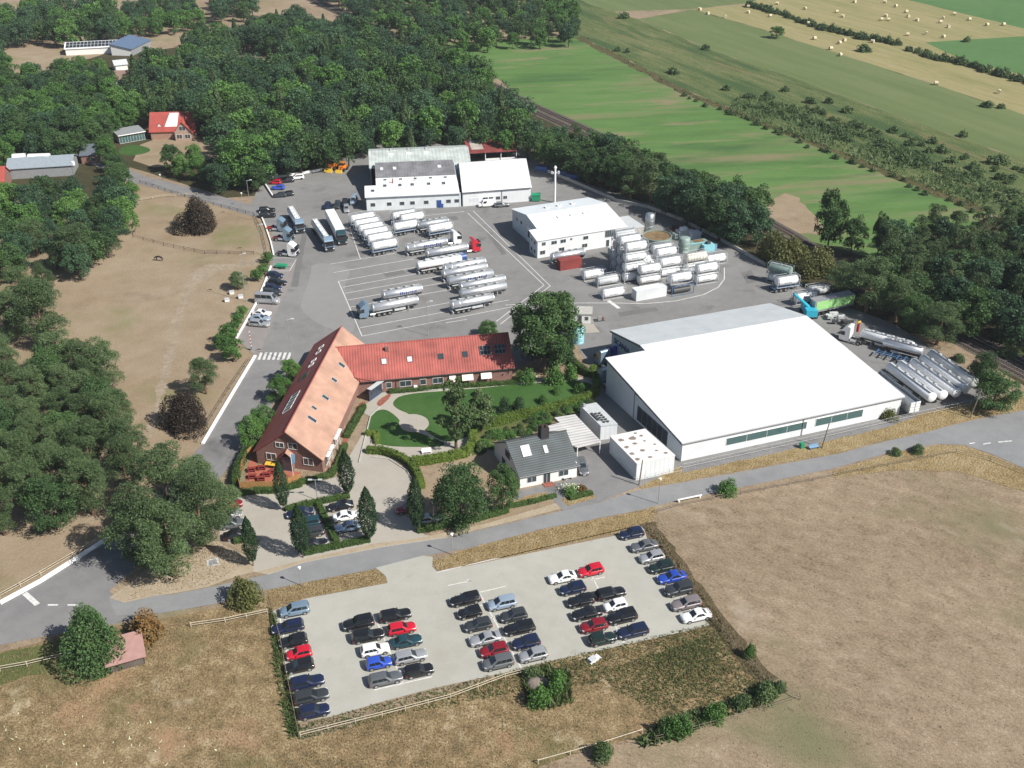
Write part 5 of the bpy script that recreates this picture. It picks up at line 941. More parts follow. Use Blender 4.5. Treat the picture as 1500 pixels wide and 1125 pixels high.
for pp in tank_trailer_parts(Lt=10.6, mat='white_metal', style='white', ink=None):
    o = link(pp[0], pp[1], t, pp[4] if len(pp) > 4 else None); [link(s_[0], s_[1], o) for s_ in pp[2]]
b = MB(); b.tube((3.4, 0, 2.12), (5.66, 0, 2.12), 1.09, n=18); b.build('end_cap', M['blue'], t)
trailer(680.5, 387.5, AX, 'ribbed steel tank trailer with a dark walkway between two white tanks', Lt=11, style='ribbed', stripe='mid_grey')
trailer(681, 395.5, AX, 'bright plain tank trailer behind the one with blue lettering in the stack of four', Lt=11.6, mat='steel', style='plain')
trailer(689.5, 405.5, AX, 'bright tank trailer with blue lettering low on its side', Lt=11.6, mat='steel', style='smooth', ink='navy_ink')
trailer(707, 413.5, AX, 'narrow steel tank trailer with a pale walkway, third from the front of the right column', Lt=11.6, r=.9)
trailer(708, 424, AX, 'steel tank trailer with dark square hatches, second from the front of the right column', Lt=11.6, r=.95, style='smooth')
trailer(692, 441, AX, 'steel tank trailer with a blue band in the nearest right bay', Lt=10.4, stripe='scan_blue', style='ribbed')
trailer(633.5, 326.5, AX, 'dull tank trailer with a railed walkway half hidden behind a white tank container', Lt=9, mat='steel_dull')

# tank containers
BOXC = {}
def tank_container_parts(kind='white', frame='light_grey', Lc=6.06, ink='grey_ink'):
    key = (kind, frame, Lc, ink)
    if key in BOXC: return BOXC[key]
    h = Lc/2; w = 1.22; Hc = 2.59; r = 1.16; zc = 1.31; k = 20
    def rg(x, s): return [(x, r*s*math.cos(2*math.pi*i/k), zc+r*s*math.sin(2*math.pi*i/k)) for i in range(k)]
    b = MB()
    b.loft([rg(-h+.1, .3), rg(-h+.15, .65), rg(-h+.28, .93), rg(-h+.45, 1), rg(h-.45, 1), rg(h-.28, .93), rg(h-.15, .65), rg(h-.1, .3)], 0, True)
    if kind == 'cream':
        for x in np.linspace(-h+.6, h-.6, 7): b.loft([rg(x-.1, 1.0), rg(x-.07, 1.07), rg(x+.07, 1.07), rg(x+.1, 1.0)], 0, False, False)
    else:
        for x in (-h+.5, h-.5): b.loft([rg(x-.06, 1.0), rg(x-.06, 1.03), rg(x+.06, 1.03), rg(x+.06, 1.0)], 1, False, False)
    tm = {'white': 'white_metal', 'cream': 'cream', 'grey': 'light_grey', 'steel': 'steel', 'green': 'tank_green'}[kind]
    parts = [('tank', b.mesh('tank', [M[tm], M['mid_grey']]), [], False)]
    f = MB(); t_ = .075
    for x in (-h, h-t_):
        for y in (-w, w-t_): f.box(x, x+t_, y, y+t_, 0, Hc)
        for z in (0, Hc-t_): f.box(x, x+t_, -w, w, z+.003, z+t_-.003)
        for s in (1, -1): f.hexa([(x+.02, s*(w-.1), .1), (x+.08, s*(w-.1), .1), (x+.08, s*(w-.55), .1), (x+.02, s*(w-.55), .1), (x+.02, s*(w-.1), .75), (x+.08, s*(w-.1), .75), (x+.08, s*(w-.2), .75), (x+.02, s*(w-.2), .75)])
    for y in (-w, w-.08): f.box(-h+t_, h-t_, y, y+.08, .02, .12); f.box(-h+t_, h-t_, y, y+.07, Hc-.09, Hc-.02)
    parts.append(('frame', f.mesh('frame', M[frame]), [], False))
    b = MB(); b.box(-h+.4, h-.4, -.4, .4, zc+r+.0, zc+r+.07); b.tube((0, 0, zc+r), (0, 0, zc+r+.2), .28, n=10); b.box(.6, 1.3, -.25, .25, zc+r+.07, zc+r+.14)
    parts.append(('walkway', b.mesh('walkway', M['galv']), [], False))
    if ink:
        b = MB()
        for s in (-1, 1): marks(b, -.2*Lc if s < 0 else -.15*Lc, .15*Lc if s < 0 else .2*Lc, 0, zc-.32, .3, 9, .03, s, r, zc)
        parts.append(('lettering', b.mesh('lettering', M[ink]), [], False))
    BOXC[key] = parts; return parts
def container(px, py, ang, label, tier=0, group='stacked tank containers', base=0., zc=1.3, xy=None, **kw):
    z = base+tier*2.62; p = xy if xy is not None else G(px, py, z+zc)
    return put(tank_container_parts(**kw), 'tank_container', label, 'tank container', p[0], p[1], ang, group, z=z)
CHAS = []
def chassis_parts():
    if CHAS: return CHAS
    b = MB()
    for s in (1, -1): b.box(-3.9, 3.9, s*.45-.07, s*.45+.07, .85, 1.15)
    for x in np.linspace(-3.7, 3.7, 6): b.box(x-.1, x+.1, -1.2, 1.2, .95, 1.17)
    CHAS.append(('frame', b.mesh('frame', M['scan_blue']), [], False))
    b = MB()
    for s in (1, -1): b.box(2.2, 2.4, s*.7-.08, s*.7+.08, .05, .95)
    CHAS.append(('landing_leg', b.mesh('landing_leg', M['mid_grey']), [], False))
    CHAS.extend(wheels((-3.2, -1.9, -.6))); return CHAS
GC = 'white tank containers on trailer chassis'; AX2 = heading((500, 350), (600, 332))
LAB6 = ['farthest', 'second from the back', 'third from the back', 'fourth from the back', 'second from the front', 'nearest']
for i, (x, y) in enumerate([(530.5, 318), (537, 325.5), (543, 332.5), (549.5, 339.5), (556, 347), (562.5, 357.5)]):
    p = G(x, y, 2.5); put(chassis_parts(), 'container_chassis', f'chassis under the {LAB6[i]} tank container in the row of six', 'trailer', p[0], p[1], AX2, 'trailer chassis under tank containers')
    container(0, 0, AX2, f'white tank container on a chassis, {LAB6[i]} of the left-hand row of six', group=GC, base=1.18, xy=p, Lc=7.15, ink='grey_ink')
for i, (x, y, n) in enumerate([(591, 314, 'nearest the workshop wall'), (603, 317.5, 'in the middle of the short right-hand row'), (593.5, 329.5, 'at the left front of the short right-hand row'), (644.5, 332.5, 'alone in front of the dull railed trailer')]):
    p = G(x, y, 2.5); put(chassis_parts(), 'container_chassis', f'chassis under the white tank container {n}', 'trailer', p[0], p[1], AX2, 'trailer chassis under tank containers')
    container(0, 0, AX2, f'white tank container on a chassis {n}', group=GC, base=1.18, xy=p, Lc=7.15)
# the stacking ground
AS = heading((896, 440), (1020, 418))
GS = 'tank containers on the stacking ground'
du = np.array([math.cos(AS), math.sin(AS)]); dv = np.array([-du[1], du[0]])
def stack(px, py, top, n, what, kinds=None, frames=None, hide=0):
    """n tiers; (px,py) is the middle of the top container in the photo"""
    z = (top)*2.62+1.3; p = G(px, py, z)
    nm = ['ground level', 'second tier', 'third tier', 'fourth tier']
    for k in range(n):
        kk = top-k; kd = (kinds or ['white'])[min(k, len(kinds or [1])-1)]; fr = (frames or ['light_grey'])[min(k, len(frames or [1])-1)]
        w = 'topmost' if k == 0 else nm[kk]
        container(0, 0, AS, f'{"white" if kd == "white" else kd} tank container, {w if n > 1 else "single"} {"of" if n > 1 else ","} {what}'.replace(' , ', ', '), tier=kk, group=GS, xy=p, kind=kd, frame=fr)
stack(869, 400.5, 0, 1, 'left of the stacks, farthest of three on the asphalt'); stack(889, 409.5, 0, 1, 'left of the stacks, middle of three on the asphalt', ['grey']); stack(897, 427.5, 0, 1, 'left of the white box container, nearest of three on the asphalt')
stack(930.5, 360, 3, 4, 'the tall front-left stack of four'); stack(922, 350.5, 3, 4, 'the tall middle stack of four behind it', ['white', 'grey']); stack(915, 343, 3, 4, 'the tall rear stack of four by the annex', ['grey', 'grey'])
stack(937, 381.5, 1, 2, 'the stack with bold grey lettering on its upper tank'); stack(951, 393, 1, 2, 'the stack right behind the white box container', ['white', 'white'], ['mid_grey', 'mid_grey']); stack(943, 386.8, 0, 1, 'squeezed between the two-high stacks behind the white box')
stack(975, 368.5, 1, 2, 'the stack right in front of the round tank', ['white']); stack(980.5, 382.5, 1, 2, 'the stack left of the ribbed cream one'); stack(969, 363, 0, 1, 'behind the stack in front of the round tank')
stack(1019, 375.5, 1, 2, 'the stack with a ribbed cream tank on top', ['cream', 'white']); stack(1047, 378, 0, 1, 'at the far right behind the right-hand stack'); stack(1034.5, 391.5, 1, 2, 'the stack at the right-hand end'); 
stack(996, 405.5, 1, 1, 'resting on the blue steel frame')
stack(1012, 398, 0, 1, 'standing behind the blue steel frame', ['grey'])
p = G(997, 422, 1.3); t = thing('steel_rack', 'dark blue steel frame with an open end carrying a white tank container', 'rack', (p[0], p[1], 0), AS); b = MB()
for x in (-3, 2.9):
    for y in (-1.2, 1.1): b.box(x, x+.12, y, y+.12, 0, 2.6)
for y in (-1.2, 1.1): b.box(-2.88, 2.9, y+.01, y+.11, 2.45, 2.58); b.box(-2.88, 2.9, y+.01, y+.11, .01, .15)
for x in (-3, 0, 2.9): b.box(x+.01, x+.11, -1.08, 1.1, 2.46, 2.59)
b.build('frame', M['scan_blue'], t); b = MB(); b.tube((-2.2, 0, .95), (2.4, 0, .95), .75, n=14); b.build('pipe_bundle', M['dark_grey'], t)
wbox = ribbed('container_side', (.66, .69, .70), AS, .28, .5, .5, .08, dark=.85)
def box_container(px, py, ang, L_, mat, label, z=1.3, cat='container'):
    p = G(px, py, z); t = thing('shipping_container', label, cat, (p[0], p[1], 0), ang); b = MB(); h = L_/2
    b.box(-h+.05, h-.05, -1.19, 1.19, .12, 2.55); b.build('body', mat, t); f = MB()
    for x in (-h, h-.15):
        for y in (-1.22, 1.07): f.box(x, x+.15, y, y+.15, 0, 2.6)
        for z in (0, 2.45): f.box(x+.01, x+.14, -1.07, 1.07, z+.01, z+.14)
    for y in (-1.22, 1.12):
        for z in (.01, 2.47): f.box(-h+.15, h-.15, y, y+.1, z, z+.12)
    f.build('frame', mat, t); d = MB()
    for y in (-.6, .6): d.box(-h-.04, -h+.04, y-.5, y+.5, .25, 2.35); d.tube((-h-.07, y-.2, .2), (-h-.07, y-.2, 2.4), .03, n=6)
    d.build('door', mat, t); return t
box_container(951, 427.5, AS, 8.2, wbox, 'long plain white box container in front of the stacked tank containers')
box_container(834, 385, AS, 6.06, ribbed('red_container', (.25, .05, .045), AS, .28, .6, .6, .2, dark=.75), 'rusty red box container beside the two-storey white building')
trailer(832, 372.5, AS, 'steel tank trailer with a blue band between the red container and the two-storey building', z=2.1, Lt=9, stripe='scan_blue')
dm = MB().tube((0, 0, 0), (0, 0, 2.2), .52, n=12).mesh('drum', M['light_grey'])
for i in range(6):
    p = G(893, 368, 1.); tag(link('drum', dm, None, (p[0]+math.sin(AS)*1.2*i, p[1]-math.cos(AS)*1.2*i, 0)), 'pale grey upright drum in the row behind the parked tank containers', 'drum', 'row of pale drums')

# the three lorries on the drive, from left to right
def rigid(base_front, base_rear, kind, label, col):
    f = G(*base_front); r = G(*base_rear); a = math.atan2(f[1]-r[1], f[0]-r[0]); L_ = math.hypot(*(f-r)[:2]); o = r
    c = f-np.array([math.cos(a), math.sin(a), 0])*3.8
    t = put(tractor_parts('dark_grey'), 'lorry', label, 'lorry', c[0], c[1], a, 'lorries standing on the yard drive', col)
    back = -(L_-3.8); m0 = back+.2; m1 = 1.25
    if kind == 'box':
        b = MB(); b.box(m0, m1, -1.26, 1.26, 1.15, 3.85); b.build('box_body', M['white_metal'], t); b = MB(); b.box(m0-.02, m0+.1, -1.2, 1.2, 1.2, 3.8); b.build('rear_door', M['light_grey'], t)
    else:
        k = 20; Lt = m1-m0; r_ = 1.02; zc = 2.35
        rg = lambda x, s: [(x, r_*1.12*s*math.cos(2*math.pi*i/k), zc+r_*s*math.sin(2*math.pi*i/k)) for i in range(k)]
        b = MB(); b.loft([rg(m0-.2, .4), rg(m0-.08, .88), rg(m0, 1), rg(m1, 1), rg(m1+.08, .88), rg(m1+.2, .4)], 0, True); b.build('tank', M['white_metal'] if kind == 'white' else M['steel_dull'], t)
        b = MB(); b.box(m0+.2, m1-.2, -.45, .45, zc+r_, zc+r_+.06); [b.box(m0+.2, m1-.2, s*.6-.05, s*.6+.05, zc+r_*.9, zc+r_+.15) for s in (1, -1)]; b.build('walkway', M['white_metal'], t)
        [link('manhole', MANH, t, (x, 0, zc+r_+.05)) for x in np.linspace(m0+1, m1-1, 5)]
    b = MB(); b.box(m0, m1, -.55, .55, .85, 1.2); b.build('subframe', M['dark_grey'], t)
    for w in wheels((back+1., back+2.3, back+3.6)):
        o_ = link(w[0], w[1], t, w[4]); link('rim', w[2][0][1], o_)
rigid((441, 343), (427, 318), 'white', 'blue lorry with a white rounded tank, farthest left on the drive', 'steel blue')
rigid((484, 369.5), (462, 337), 'steel', 'blue lorry with a dark steel tank and white walkway next to the box lorry', 'steel blue')
rigid((502.5, 360), (484.5, 325), 'box', 'blue lorry with a tall white box body', 'dark teal')
aP = heading((385, 338), (425, 341))
tractor(413, 326, aP+.03, 'steel blue', 'blue tractor unit with a red chassis, farther of two at the paddock wall', chassis='red', z=2.4); tractor(422, 340.5, aP, 'steel blue', 'blue tractor unit with a red chassis, nearer of two at the paddock wall', chassis='dark_red', z=2.4); tractor(429, 364.5, aP-.02, 'white', 'white tractor unit with a bare black chassis at the paddock wall', z=2.)
p = G(413, 389.5, .6); t = thing('green_trolley', 'small flat green trailer with a tarpaulin at the end of the parking strip', 'trailer', (p[0], p[1], 0), aY); b = MB(); b.box(-1.6, 1.3, -.7, .7, .5, 1.0); b.build('body', M['green_plastic'], t); b = MB(); b.box(1.3, 2.3, -.05, .05, .45, .55); b.build('drawbar', M['dark_grey'], t); [link('wheel', TW[0], t, (-.2, s*.75, .35)).__setattr__('scale', (.65, .6, .65)) for s in (1, -1)]
# blue lorries behind the hall
for (x, y, lab) in ((883, 520, 'blue lorry cab with bright stripes in front of the signed gable wall, left'), (899, 514, 'darker blue lorry cab close against the signed gable wall'), (885, 546, 'blue lorry cab tight against the hall corner, in the shade')):
    tractor(x, y, rad(120), 'blue' if 'darker' in lab else 'steel blue', lab, z=2.3, group='lorry cabs behind the hall')
# right-hand storage yard behind the hall
def fwd(p, q): return heading(p, q)
AR = heading((1290, 590), (1350, 575))
container(1143.5, 394, rad(-35), 'grey-green tank container in an open frame, upper one by the treeline', tier=1, group='tank containers by the treeline', kind='green', frame='tank_green', zc=1.3, ink=None); container(1142.5, 407, rad(-35), 'white and grey tank container underneath the grey-green one', group='tank containers by the treeline', kind='white', frame='light_grey')
p = G(1152, 411, 2.4); put(chassis_parts(), 'container_chassis', 'blue trailer chassis under the silver tank container by the treeline', 'trailer', p[0], p[1], rad(18), 'trailer chassis under tank containers'); container(0, 0, rad(18), 'silver-white tank container on a blue chassis by the treeline', base=1.18, xy=p, kind='white', group='tank containers by the treeline')
container(1180, 434, rad(18), 'white tank container next to the turquoise crane arm', base=.6, kind='white', group='tank containers by the treeline'); container(1199, 424, rad(18), 'pale grey tank container half hidden behind the green trailer', base=0, kind='grey', group='tank containers by the treeline')
p = G(1158, 440, 0); q = G(1184, 462, 0)
t = thing('mobile_crane', 'turquoise crane arm of a loader standing against the rear hall roof', 'crane', (q[0], q[1], 0), 0); b = MB(); pe = G(1163, 430, 6.5)-np.array([q[0], q[1], 0]); b.tube((0, 0, 2.0), tuple(pe), .45, .28, n=6); b.build('boom', M['cyan'], t); b = MB(); b.box(-1.3, 1.3, -2.6, 2.6, .8, 2.4); b.build('carrier', M['cyan'], t); b = MB(); b.box(-1., .4, .8, 2.4, 2.4, 3.8); b.build('cab', M['glass'], t); [link('wheel', TW[0], t, (s*1.2, y, .5)) for s in (1, -1) for y in (-1.8, 1.8)]; b = MB(); b.tube(tuple(pe), tuple(pe+np.array([0, 0, -2.2])), .12, n=6); b.build('hook', M['dark_grey'], t)
# box trailer with green side
p = G(1213, 443, 2.4); t = thing('box_trailer', 'box trailer with a bright pale green tarpaulin side and dark roof under the pines', 'trailer', (p[0], p[1], 0), rad(22)); b = MB(); b.box(-4.5, 6.5, -1.22, 1.22, 1.1, 3.85); b.build('body', M['mid_grey'], t); b = MB(); b.box(-4.2, 6.3, -1.28, -1.23, 1.6, 3.75); b.build('side_curtain', M['pale_green'], t); b = MB(); b.box(-4.6, -4.5, -1.2, 1.2, 1.1, 3.8); b.build('rear_door', M['galv'], t); b = MB(); b.box(-4.4, 6.4, -.6, .6, .8, 1.1); b.build('chassis', M['dark_grey'], t); [link('wheel', w[1], t, w[4]) for w in wheels((-3.2, -1.9, -.6))]
for i, (x, y, c) in enumerate(((1225, 462, 'light_grey'), (1236, 470, 'dark_grey'))):
    p = G(x, y, .8); t = thing('scrap_pile', 'heap of '+('pale' if i == 0 else 'dark')+' machine parts in front of the green-sided trailer', 'scrap', (p[0], p[1], 0)); b = MB(); rr = random.Random(i)
    for k in range(14): s = rr.uniform(.2, .7); x0, y0 = rr.uniform(-2, 2), rr.uniform(-1.2, 1.2); z0 = rr.uniform(0, .8); b.hexa([(x0+rr.uniform(-s, s)*.3+a*s, y0+e_*s, z0+(k_*s)) for k_ in (0, 1) for a, e_ in ((-1, -.6), (1, -.7), (1.1, .6), (-.9, .7))])
    b.build('parts', M[c], t)
aK = heading((1335, 512), (1241, 486))
tractor(1240.5, 486, aK, 'white', 'white tractor unit with a loading crane behind its cab, right of the hall', z=2.0); p = G(1300, 497, 2.2)
t = thing('loading_crane', 'folded red and yellow loading crane between the white cab and the tank', 'crane', tuple(G(1256, 485, 1.2)[:2])+(1.1,), aK); b = MB(); b.tube((0, 0, 0), (0, 0, 2.2), .3, n=8); b.build('column', M['red'], t); b = MB(); b.tube((0, -.9, 2.1), (0, 1., 2.6), .2, n=6); b.tube((.1, 1., 2.6), (.1, -.8, 1.3), .16, n=6); b.build('arm', M['yellow'], t)
put(tank_trailer_parts(Lt=11, mat='white_metal', style='white'), 'tank_trailer', 'white tank trailer with dark hatches coupled to the white crane lorry', 'tank trailer', p[0], p[1], aK, 'tank trailers right of the hall')
trailer(1323, 508, aK+.04, 'short shiny steel tank trailer with orange fittings in front of the white one', Lt=8, group='tank trailers right of the hall', style='smooth', stripe='rust')
p = G(1310, 522, 1.); put(chassis_parts(), 'container_chassis', 'empty trailer chassis standing in front of the steel tank trailer', 'trailer', p[0], p[1], aK, 'trailer chassis under tank containers')
aD = heading((1297, 533), (1366, 584)); dD = np.array([math.cos(aD), math.sin(aD), 0])
for i, (fx, fy, lab, kw) in enumerate([(1366.5, 583.5, 'white tank trailer next to the dark grey box trailer in the row by the bush', dict(style='white', mat='white_metal')), (1383, 580, 'white tank trailer, third from the hall in the row by the bush', dict(style='white', mat='white_metal', r=1.0)), (1402.5, 576.5, 'white tank trailer with ribs, fourth from the hall in the row by the bush', dict(style='ribbed', mat='white_metal')), (1417, 570, 'white tank trailer with a dark blue stripe, fifth in the row by the bush', dict(style='smooth', mat='white_metal', stripe='navy_ink')), (1429, 562, 'pale grey tank trailer, last of the row beside the railway', dict(style='plain', mat='light_grey'))]):
    p = G(fx, fy, 2.1)-dD*6.9; put(tank_trailer_parts(Lt=13.4, **kw), 'tank_trailer', lab, 'tank trailer', p[0], p[1], aD, 'row of tank trailers by the bush')
p = G(1340, 596, 2.2)-dD*6.4; t = thing('tipper_trailer', 'dark grey open box trailer with a grey frame beside the hall corner', 'trailer', (p[0], p[1], 0), aD); b = MB()
b.box(-6.4, 6.4, -1.25, 1.25, 1.0, 1.3); b.box(-6.4, 6.4, -1.25, -1.15, 1.3, 3.3); b.box(-6.4, 6.4, 1.15, 1.25, 1.3, 3.3); b.box(-6.4, -6.3, -1.15, 1.15, 1.3, 3.3); b.box(6.3, 6.4, -1.15, 1.15, 1.3, 3.3); b.box(-6.3, 6.3, -1.15, 1.15, 2.6, 2.7); b.build('body', M['steel_dull'], t); [link('wheel', w[1], t, w[4]) for w in wheels((-4.5, -3.2, -1.9))]
b = MB(); [b.box(6.42, 6.5, y-.5, y+.5, z, z+.4) for y in (-.6, .6) for z in (1.1, 1.7, 2.3, 2.9)]; b.build('end_boards', M['white_paint'], t)
# caravan, agricultural machines at the wood edge
for (x, y, lab, s) in ((488, 241.5, 'orange wheel loader at the edge of the wood, larger of two', 1.0), (502, 243.5, 'orange excavator at the edge of the wood, smaller of two', .85)):
    p = G(x, y, 1.4); t = thing('wheel_loader', lab, 'loader', (p[0], p[1], 0), rad(250)); t.scale = (s, s, s); b = MB(); b.box(-2.2, 1.6, -1., 1., .8, 1.9); b.build('body', M['orange'], t); b = MB(); b.box(-.8, .7, -.75, .75, 1.9, 3.3); b.build('cab', M['orange'], t); b = MB(); b.box(-.7, .72, -.77, .77, 2.2, 3.0); b.build('window', M['glass'], t); b = MB(); b.tube((1.5, -.6, 1.5), (3.0, -.6, .6), .15, n=6); b.tube((1.5, .6, 1.5), (3.0, .6, .6), .15, n=6); b.build('arm', M['orange'], t); b = MB(); b.hexa([(3., -1.3, .1), (4., -1.3, .1), (4., 1.3, .1), (3., 1.3, .1), (2.9, -1.3, 1.1), (3.2, -1.3, 1.1), (3.2, 1.3, 1.1), (2.9, 1.3, 1.1)]); b.build('bucket', M['yellow'], t); [link('wheel', TW[0], t, (xx, s2*1.1, .7)).__setattr__('scale', (1.4, 1.2, 1.4)) for xx in (-1.4, 1.2) for s2 in (1, -1)]
p = G(394, 69.5, 1.2); t = thing('caravan', 'white caravan in a clearing of the far wood', 'caravan', (p[0], p[1], 0), rad(12)); b = MB(); b.loft([[(x*k_, -1.1, z) for x, z in ((-2.3, .5), (2.3, .5), (2.6, 1.2), (2.1, 2.5), (-2.1, 2.6), (-2.5, 1.5))] if k_ == 1 else [(x, 1.1, z) for x, z in ((-2.3, .5), (2.3, .5), (2.6, 1.2), (2.1, 2.5), (-2.1, 2.6), (-2.5, 1.5))] for k_ in (1, 2)], 0, False); b.build('body', M['white_paint'], t); b = MB(); b.box(-.6, .6, -1.13, -1.09, 1.4, 2.1); b.build('window', M['pane'], t); [link('wheel', TW[0], t, (-.2, s*.9, .4)).__setattr__('scale', (.7, .7, .7)) for s in (1, -1)]
p = G(384, 60, 1.); t = thing('green_tent', 'green canvas shelter in the clearing by the caravan', 'tent', (p[0], p[1], 0), rad(5)); b = MB(); b.add([(-3, -2, 0), (3, -2, 0), (3, 2, 0), (-3, 2, 0), (-3, -2, 2), (3, -2, 2), (3, 2, 2), (-3, 2, 2), (-3, 0, 3), (3, 0, 3)], [(0, 1, 5, 4), (2, 3, 7, 6), (0, 4, 8, 7, 3), (1, 2, 6, 9, 5), (4, 5, 9, 8), (6, 7, 8, 9)]); b.build('canvas', flat('green_canvas', (.08, .26, .17), .8), t)

# ------------------------------------------------------------------ plant and yard furniture
p = G(961.7, 357.5); t = thing('clarifier_tank', 'big round open tank with brown surface behind the stacked containers', 'tank', (p[0], p[1], 0)); b = MB(); k = 36; R0 = 3.9
for r0, r1, z0, z1 in ((R0, R0, 0, 2.5), (R0, R0-.22, 2.5, 2.5), (R0-.22, R0-.22, 2.5, 2.1)):
    b.add([(r*math.cos(2*math.pi*i/k), r*math.sin(2*math.pi*i/k), z) for r, z in ((r0, z0), (r1, z1)) for i in range(k)], [(i, (i+1) % k, k+(i+1) % k, k+i) for i in range(k)], 0, z0 != z1)
b.build('wall', M['tank_green'], t); b = MB(); b.add([((R0-.22)*math.cos(2*math.pi*i/k), (R0-.22)*math.sin(2*math.pi*i/k), 2.3) for i in range(k)], [tuple(range(k))]); b.build('contents', M['brownwater'], t)
b = MB(); [b.tube((4.2*math.cos(a), 4.2*math.sin(a), 2.2), (4.2*math.cos(a), 4.2*math.sin(a), 3.2), .03, n=5) for a in np.linspace(-.5, 2.2, 10)]; [b.tube((4.2*math.cos(a), 4.2*math.sin(a), 3.2), (4.2*math.cos(a+.3), 4.2*math.sin(a+.3), 3.2), .03, n=5) for a in np.linspace(-.5, 1.9, 9)]; b.build('railing', M['galv'], t)
def silo(x, y, r, h, mat, label, dome=.2):
    p = G(x, y); t = thing('silo', label, 'silo', (p[0], p[1], 0)); k = 20; rg = lambda z, s: [(r*s*math.cos(2*math.pi*i/k), r*s*math.sin(2*math.pi*i/k), z) for i in range(k)]
    b = MB(); b.loft([rg(0, 1), rg(h*.33, 1), rg(h*.66, 1), rg(h, 1), rg(h+dome, .6), rg(h+dome*1.3, .15)], 0, True); b.build('shell', mat, t); b = MB(); [b.loft([rg(z-.04, 1.005), rg(z, 1.03), rg(z+.04, 1.005)], 0, False, False) for z in np.linspace(.4, h-.1, 4)]; b.build('hoop', M['galv'], t)
    b = MB(); b.tube((r+.1, -.2, 0), (r+.1, -.2, h+.5), .03, n=5); b.tube((r+.1, .2, 0), (r+.1, .2, h+.5), .03, n=5); b.build('ladder', M['galv'], t); return t
silo(950.5, 340, 1.25, 5.3, M['steel_dull'], 'tall dull steel silo behind the stacked containers'); silo(1001, 369, 1.5, 4., M['tank_green'], 'squat grey-green cylinder tank beside the brown round tank')
silo(846.5, 501, 1.35, 3.6, M['aqua'], 'pale turquoise upright tank on the grass edge by the big tree')
def machine(x, y, ang, boxes, label, name='treatment_unit', cat='machine'):
    p = G(x, y); t = thing(name, label, cat, (p[0], p[1], 0), ang)
    for (nm, x0, x1, y0, y1, z0, z1, m) in boxes: b = MB(); b.box(x0, x1, y0, y1, z0, z1); b.build(nm, M[m], t)
    return t
machine(1020, 365, AS, [('basin', -3, 3, -1.3, 1.3, 0, 2.2, 'tank_green'), ('rim', -3.1, 3.1, -1.4, -1.1, 2.2, 2.4, 'aqua'), ('contents', -1, 2, -1., 1., 2.2, 2.26, 'brownwater')], 'green basin unit with a brown opening right of the grey-green cylinder')
machine(1036, 367, AS, [('housing', -1.6, 1.6, -1, 1, 0, 1.9, 'aqua'), ('duct', -.4, .6, -.4, .4, 1.9, 2.6, 'dark_grey'), ('motor', 1.7, 2.6, -.5, .5, 0, 1.4, 'sky_blue')], 'pale turquoise pump housing at the right end of the treatment plant')
machine(1000, 348, AS, [('housing', -1.8, 1.8, -1, 1, 0, 2.3, 'light_grey'), ('tank', -2.9, -1.9, -.8, .8, 0, 1.6, 'tank_green'), ('hood', -.9, .9, -.6, .6, 2.3, 3.0, 'white_metal')], 'light grey machine housing behind the round brown tank')
machine(1017, 349, AS, [('housing', -1.4, 1.4, -1, 1, 0, 2., 'white_metal'), ('arm', 1.4, 2.4, -.3, .3, .8, 1.6, 'light_grey')], 'white machine housing nearest the boundary wall')
machine(987, 337, AS, [('pallet', -1.6, 1.6, -1, 1, 0, .3, 'wood'), ('drum', -1., 0, -.5, .5, .3, 1.4, 'dark_grey'), ('crate', .1, 1.2, -.6, .6, .3, 1.1, 'rust')], 'pallet with dark drums and a rusty crate behind the treatment plant', 'loaded_pallet', 'pallet')
p = G(812.5, 297); t = thing('mast', 'tall white round mast with lamps at its top behind the two-storey white building', 'mast', (p[0], p[1], 0)); b = MB(); b.tube((0, 0, 0), (0, 0, 10.6), .34, .26, n=12); b.build('pole', M['white_paint'], t); b = MB(); b.box(-1., 1.1, -.12, .12, 9.0, 9.3); b.build('crossarm', M['white_paint'], t); [MB().box(x-.3, x+.3, -.35, .35, 8.9, 9.6).build('floodlight', M['light_grey'], t) for x in (-.9, 1.)]; b = MB(); b.tube((0, 0, 10.6), (0, 0, 11.2), .5, .2, n=10); b.build('cap', M['white_paint'], t)
machine(785, 294, 0, [('body', -1.3, 1.3, -1., 1., .3, 1.9, 'green_plastic'), ('lid', -1.4, 1.4, -1.1, 1.1, 1.9, 2.1, 'green_plastic')], 'green skip container beside the white store', 'skip', 'skip')
for i, (x, y) in enumerate(((825, 258), (838, 262), (795, 250))): machine(x, y, rad(-25), [('load', -2., 2., -1., 1., 0, 1.6, 'blue'), ('straps', -2.02, 2.02, -.1, .1, 1.6, 1.64, 'black')], ['row of stacked blue drums at the far wall, left of the mast top', 'row of stacked blue drums at the far wall, right of the mast top', 'stack of blue drums at the far wall, farthest from the camera'][i], 'drum_stack', 'drums')
p = G(647+0, 302, 0); machine(646.5, 303.5, K.ang, [('body', -.6, .6, -.5, .5, .1, 1.1, 'blue'), ('lid', -.62, .62, -.52, .52, 1.1, 1.18, 'blue')], 'blue waste bin in front of the workshop door', 'waste_bin', 'bin')
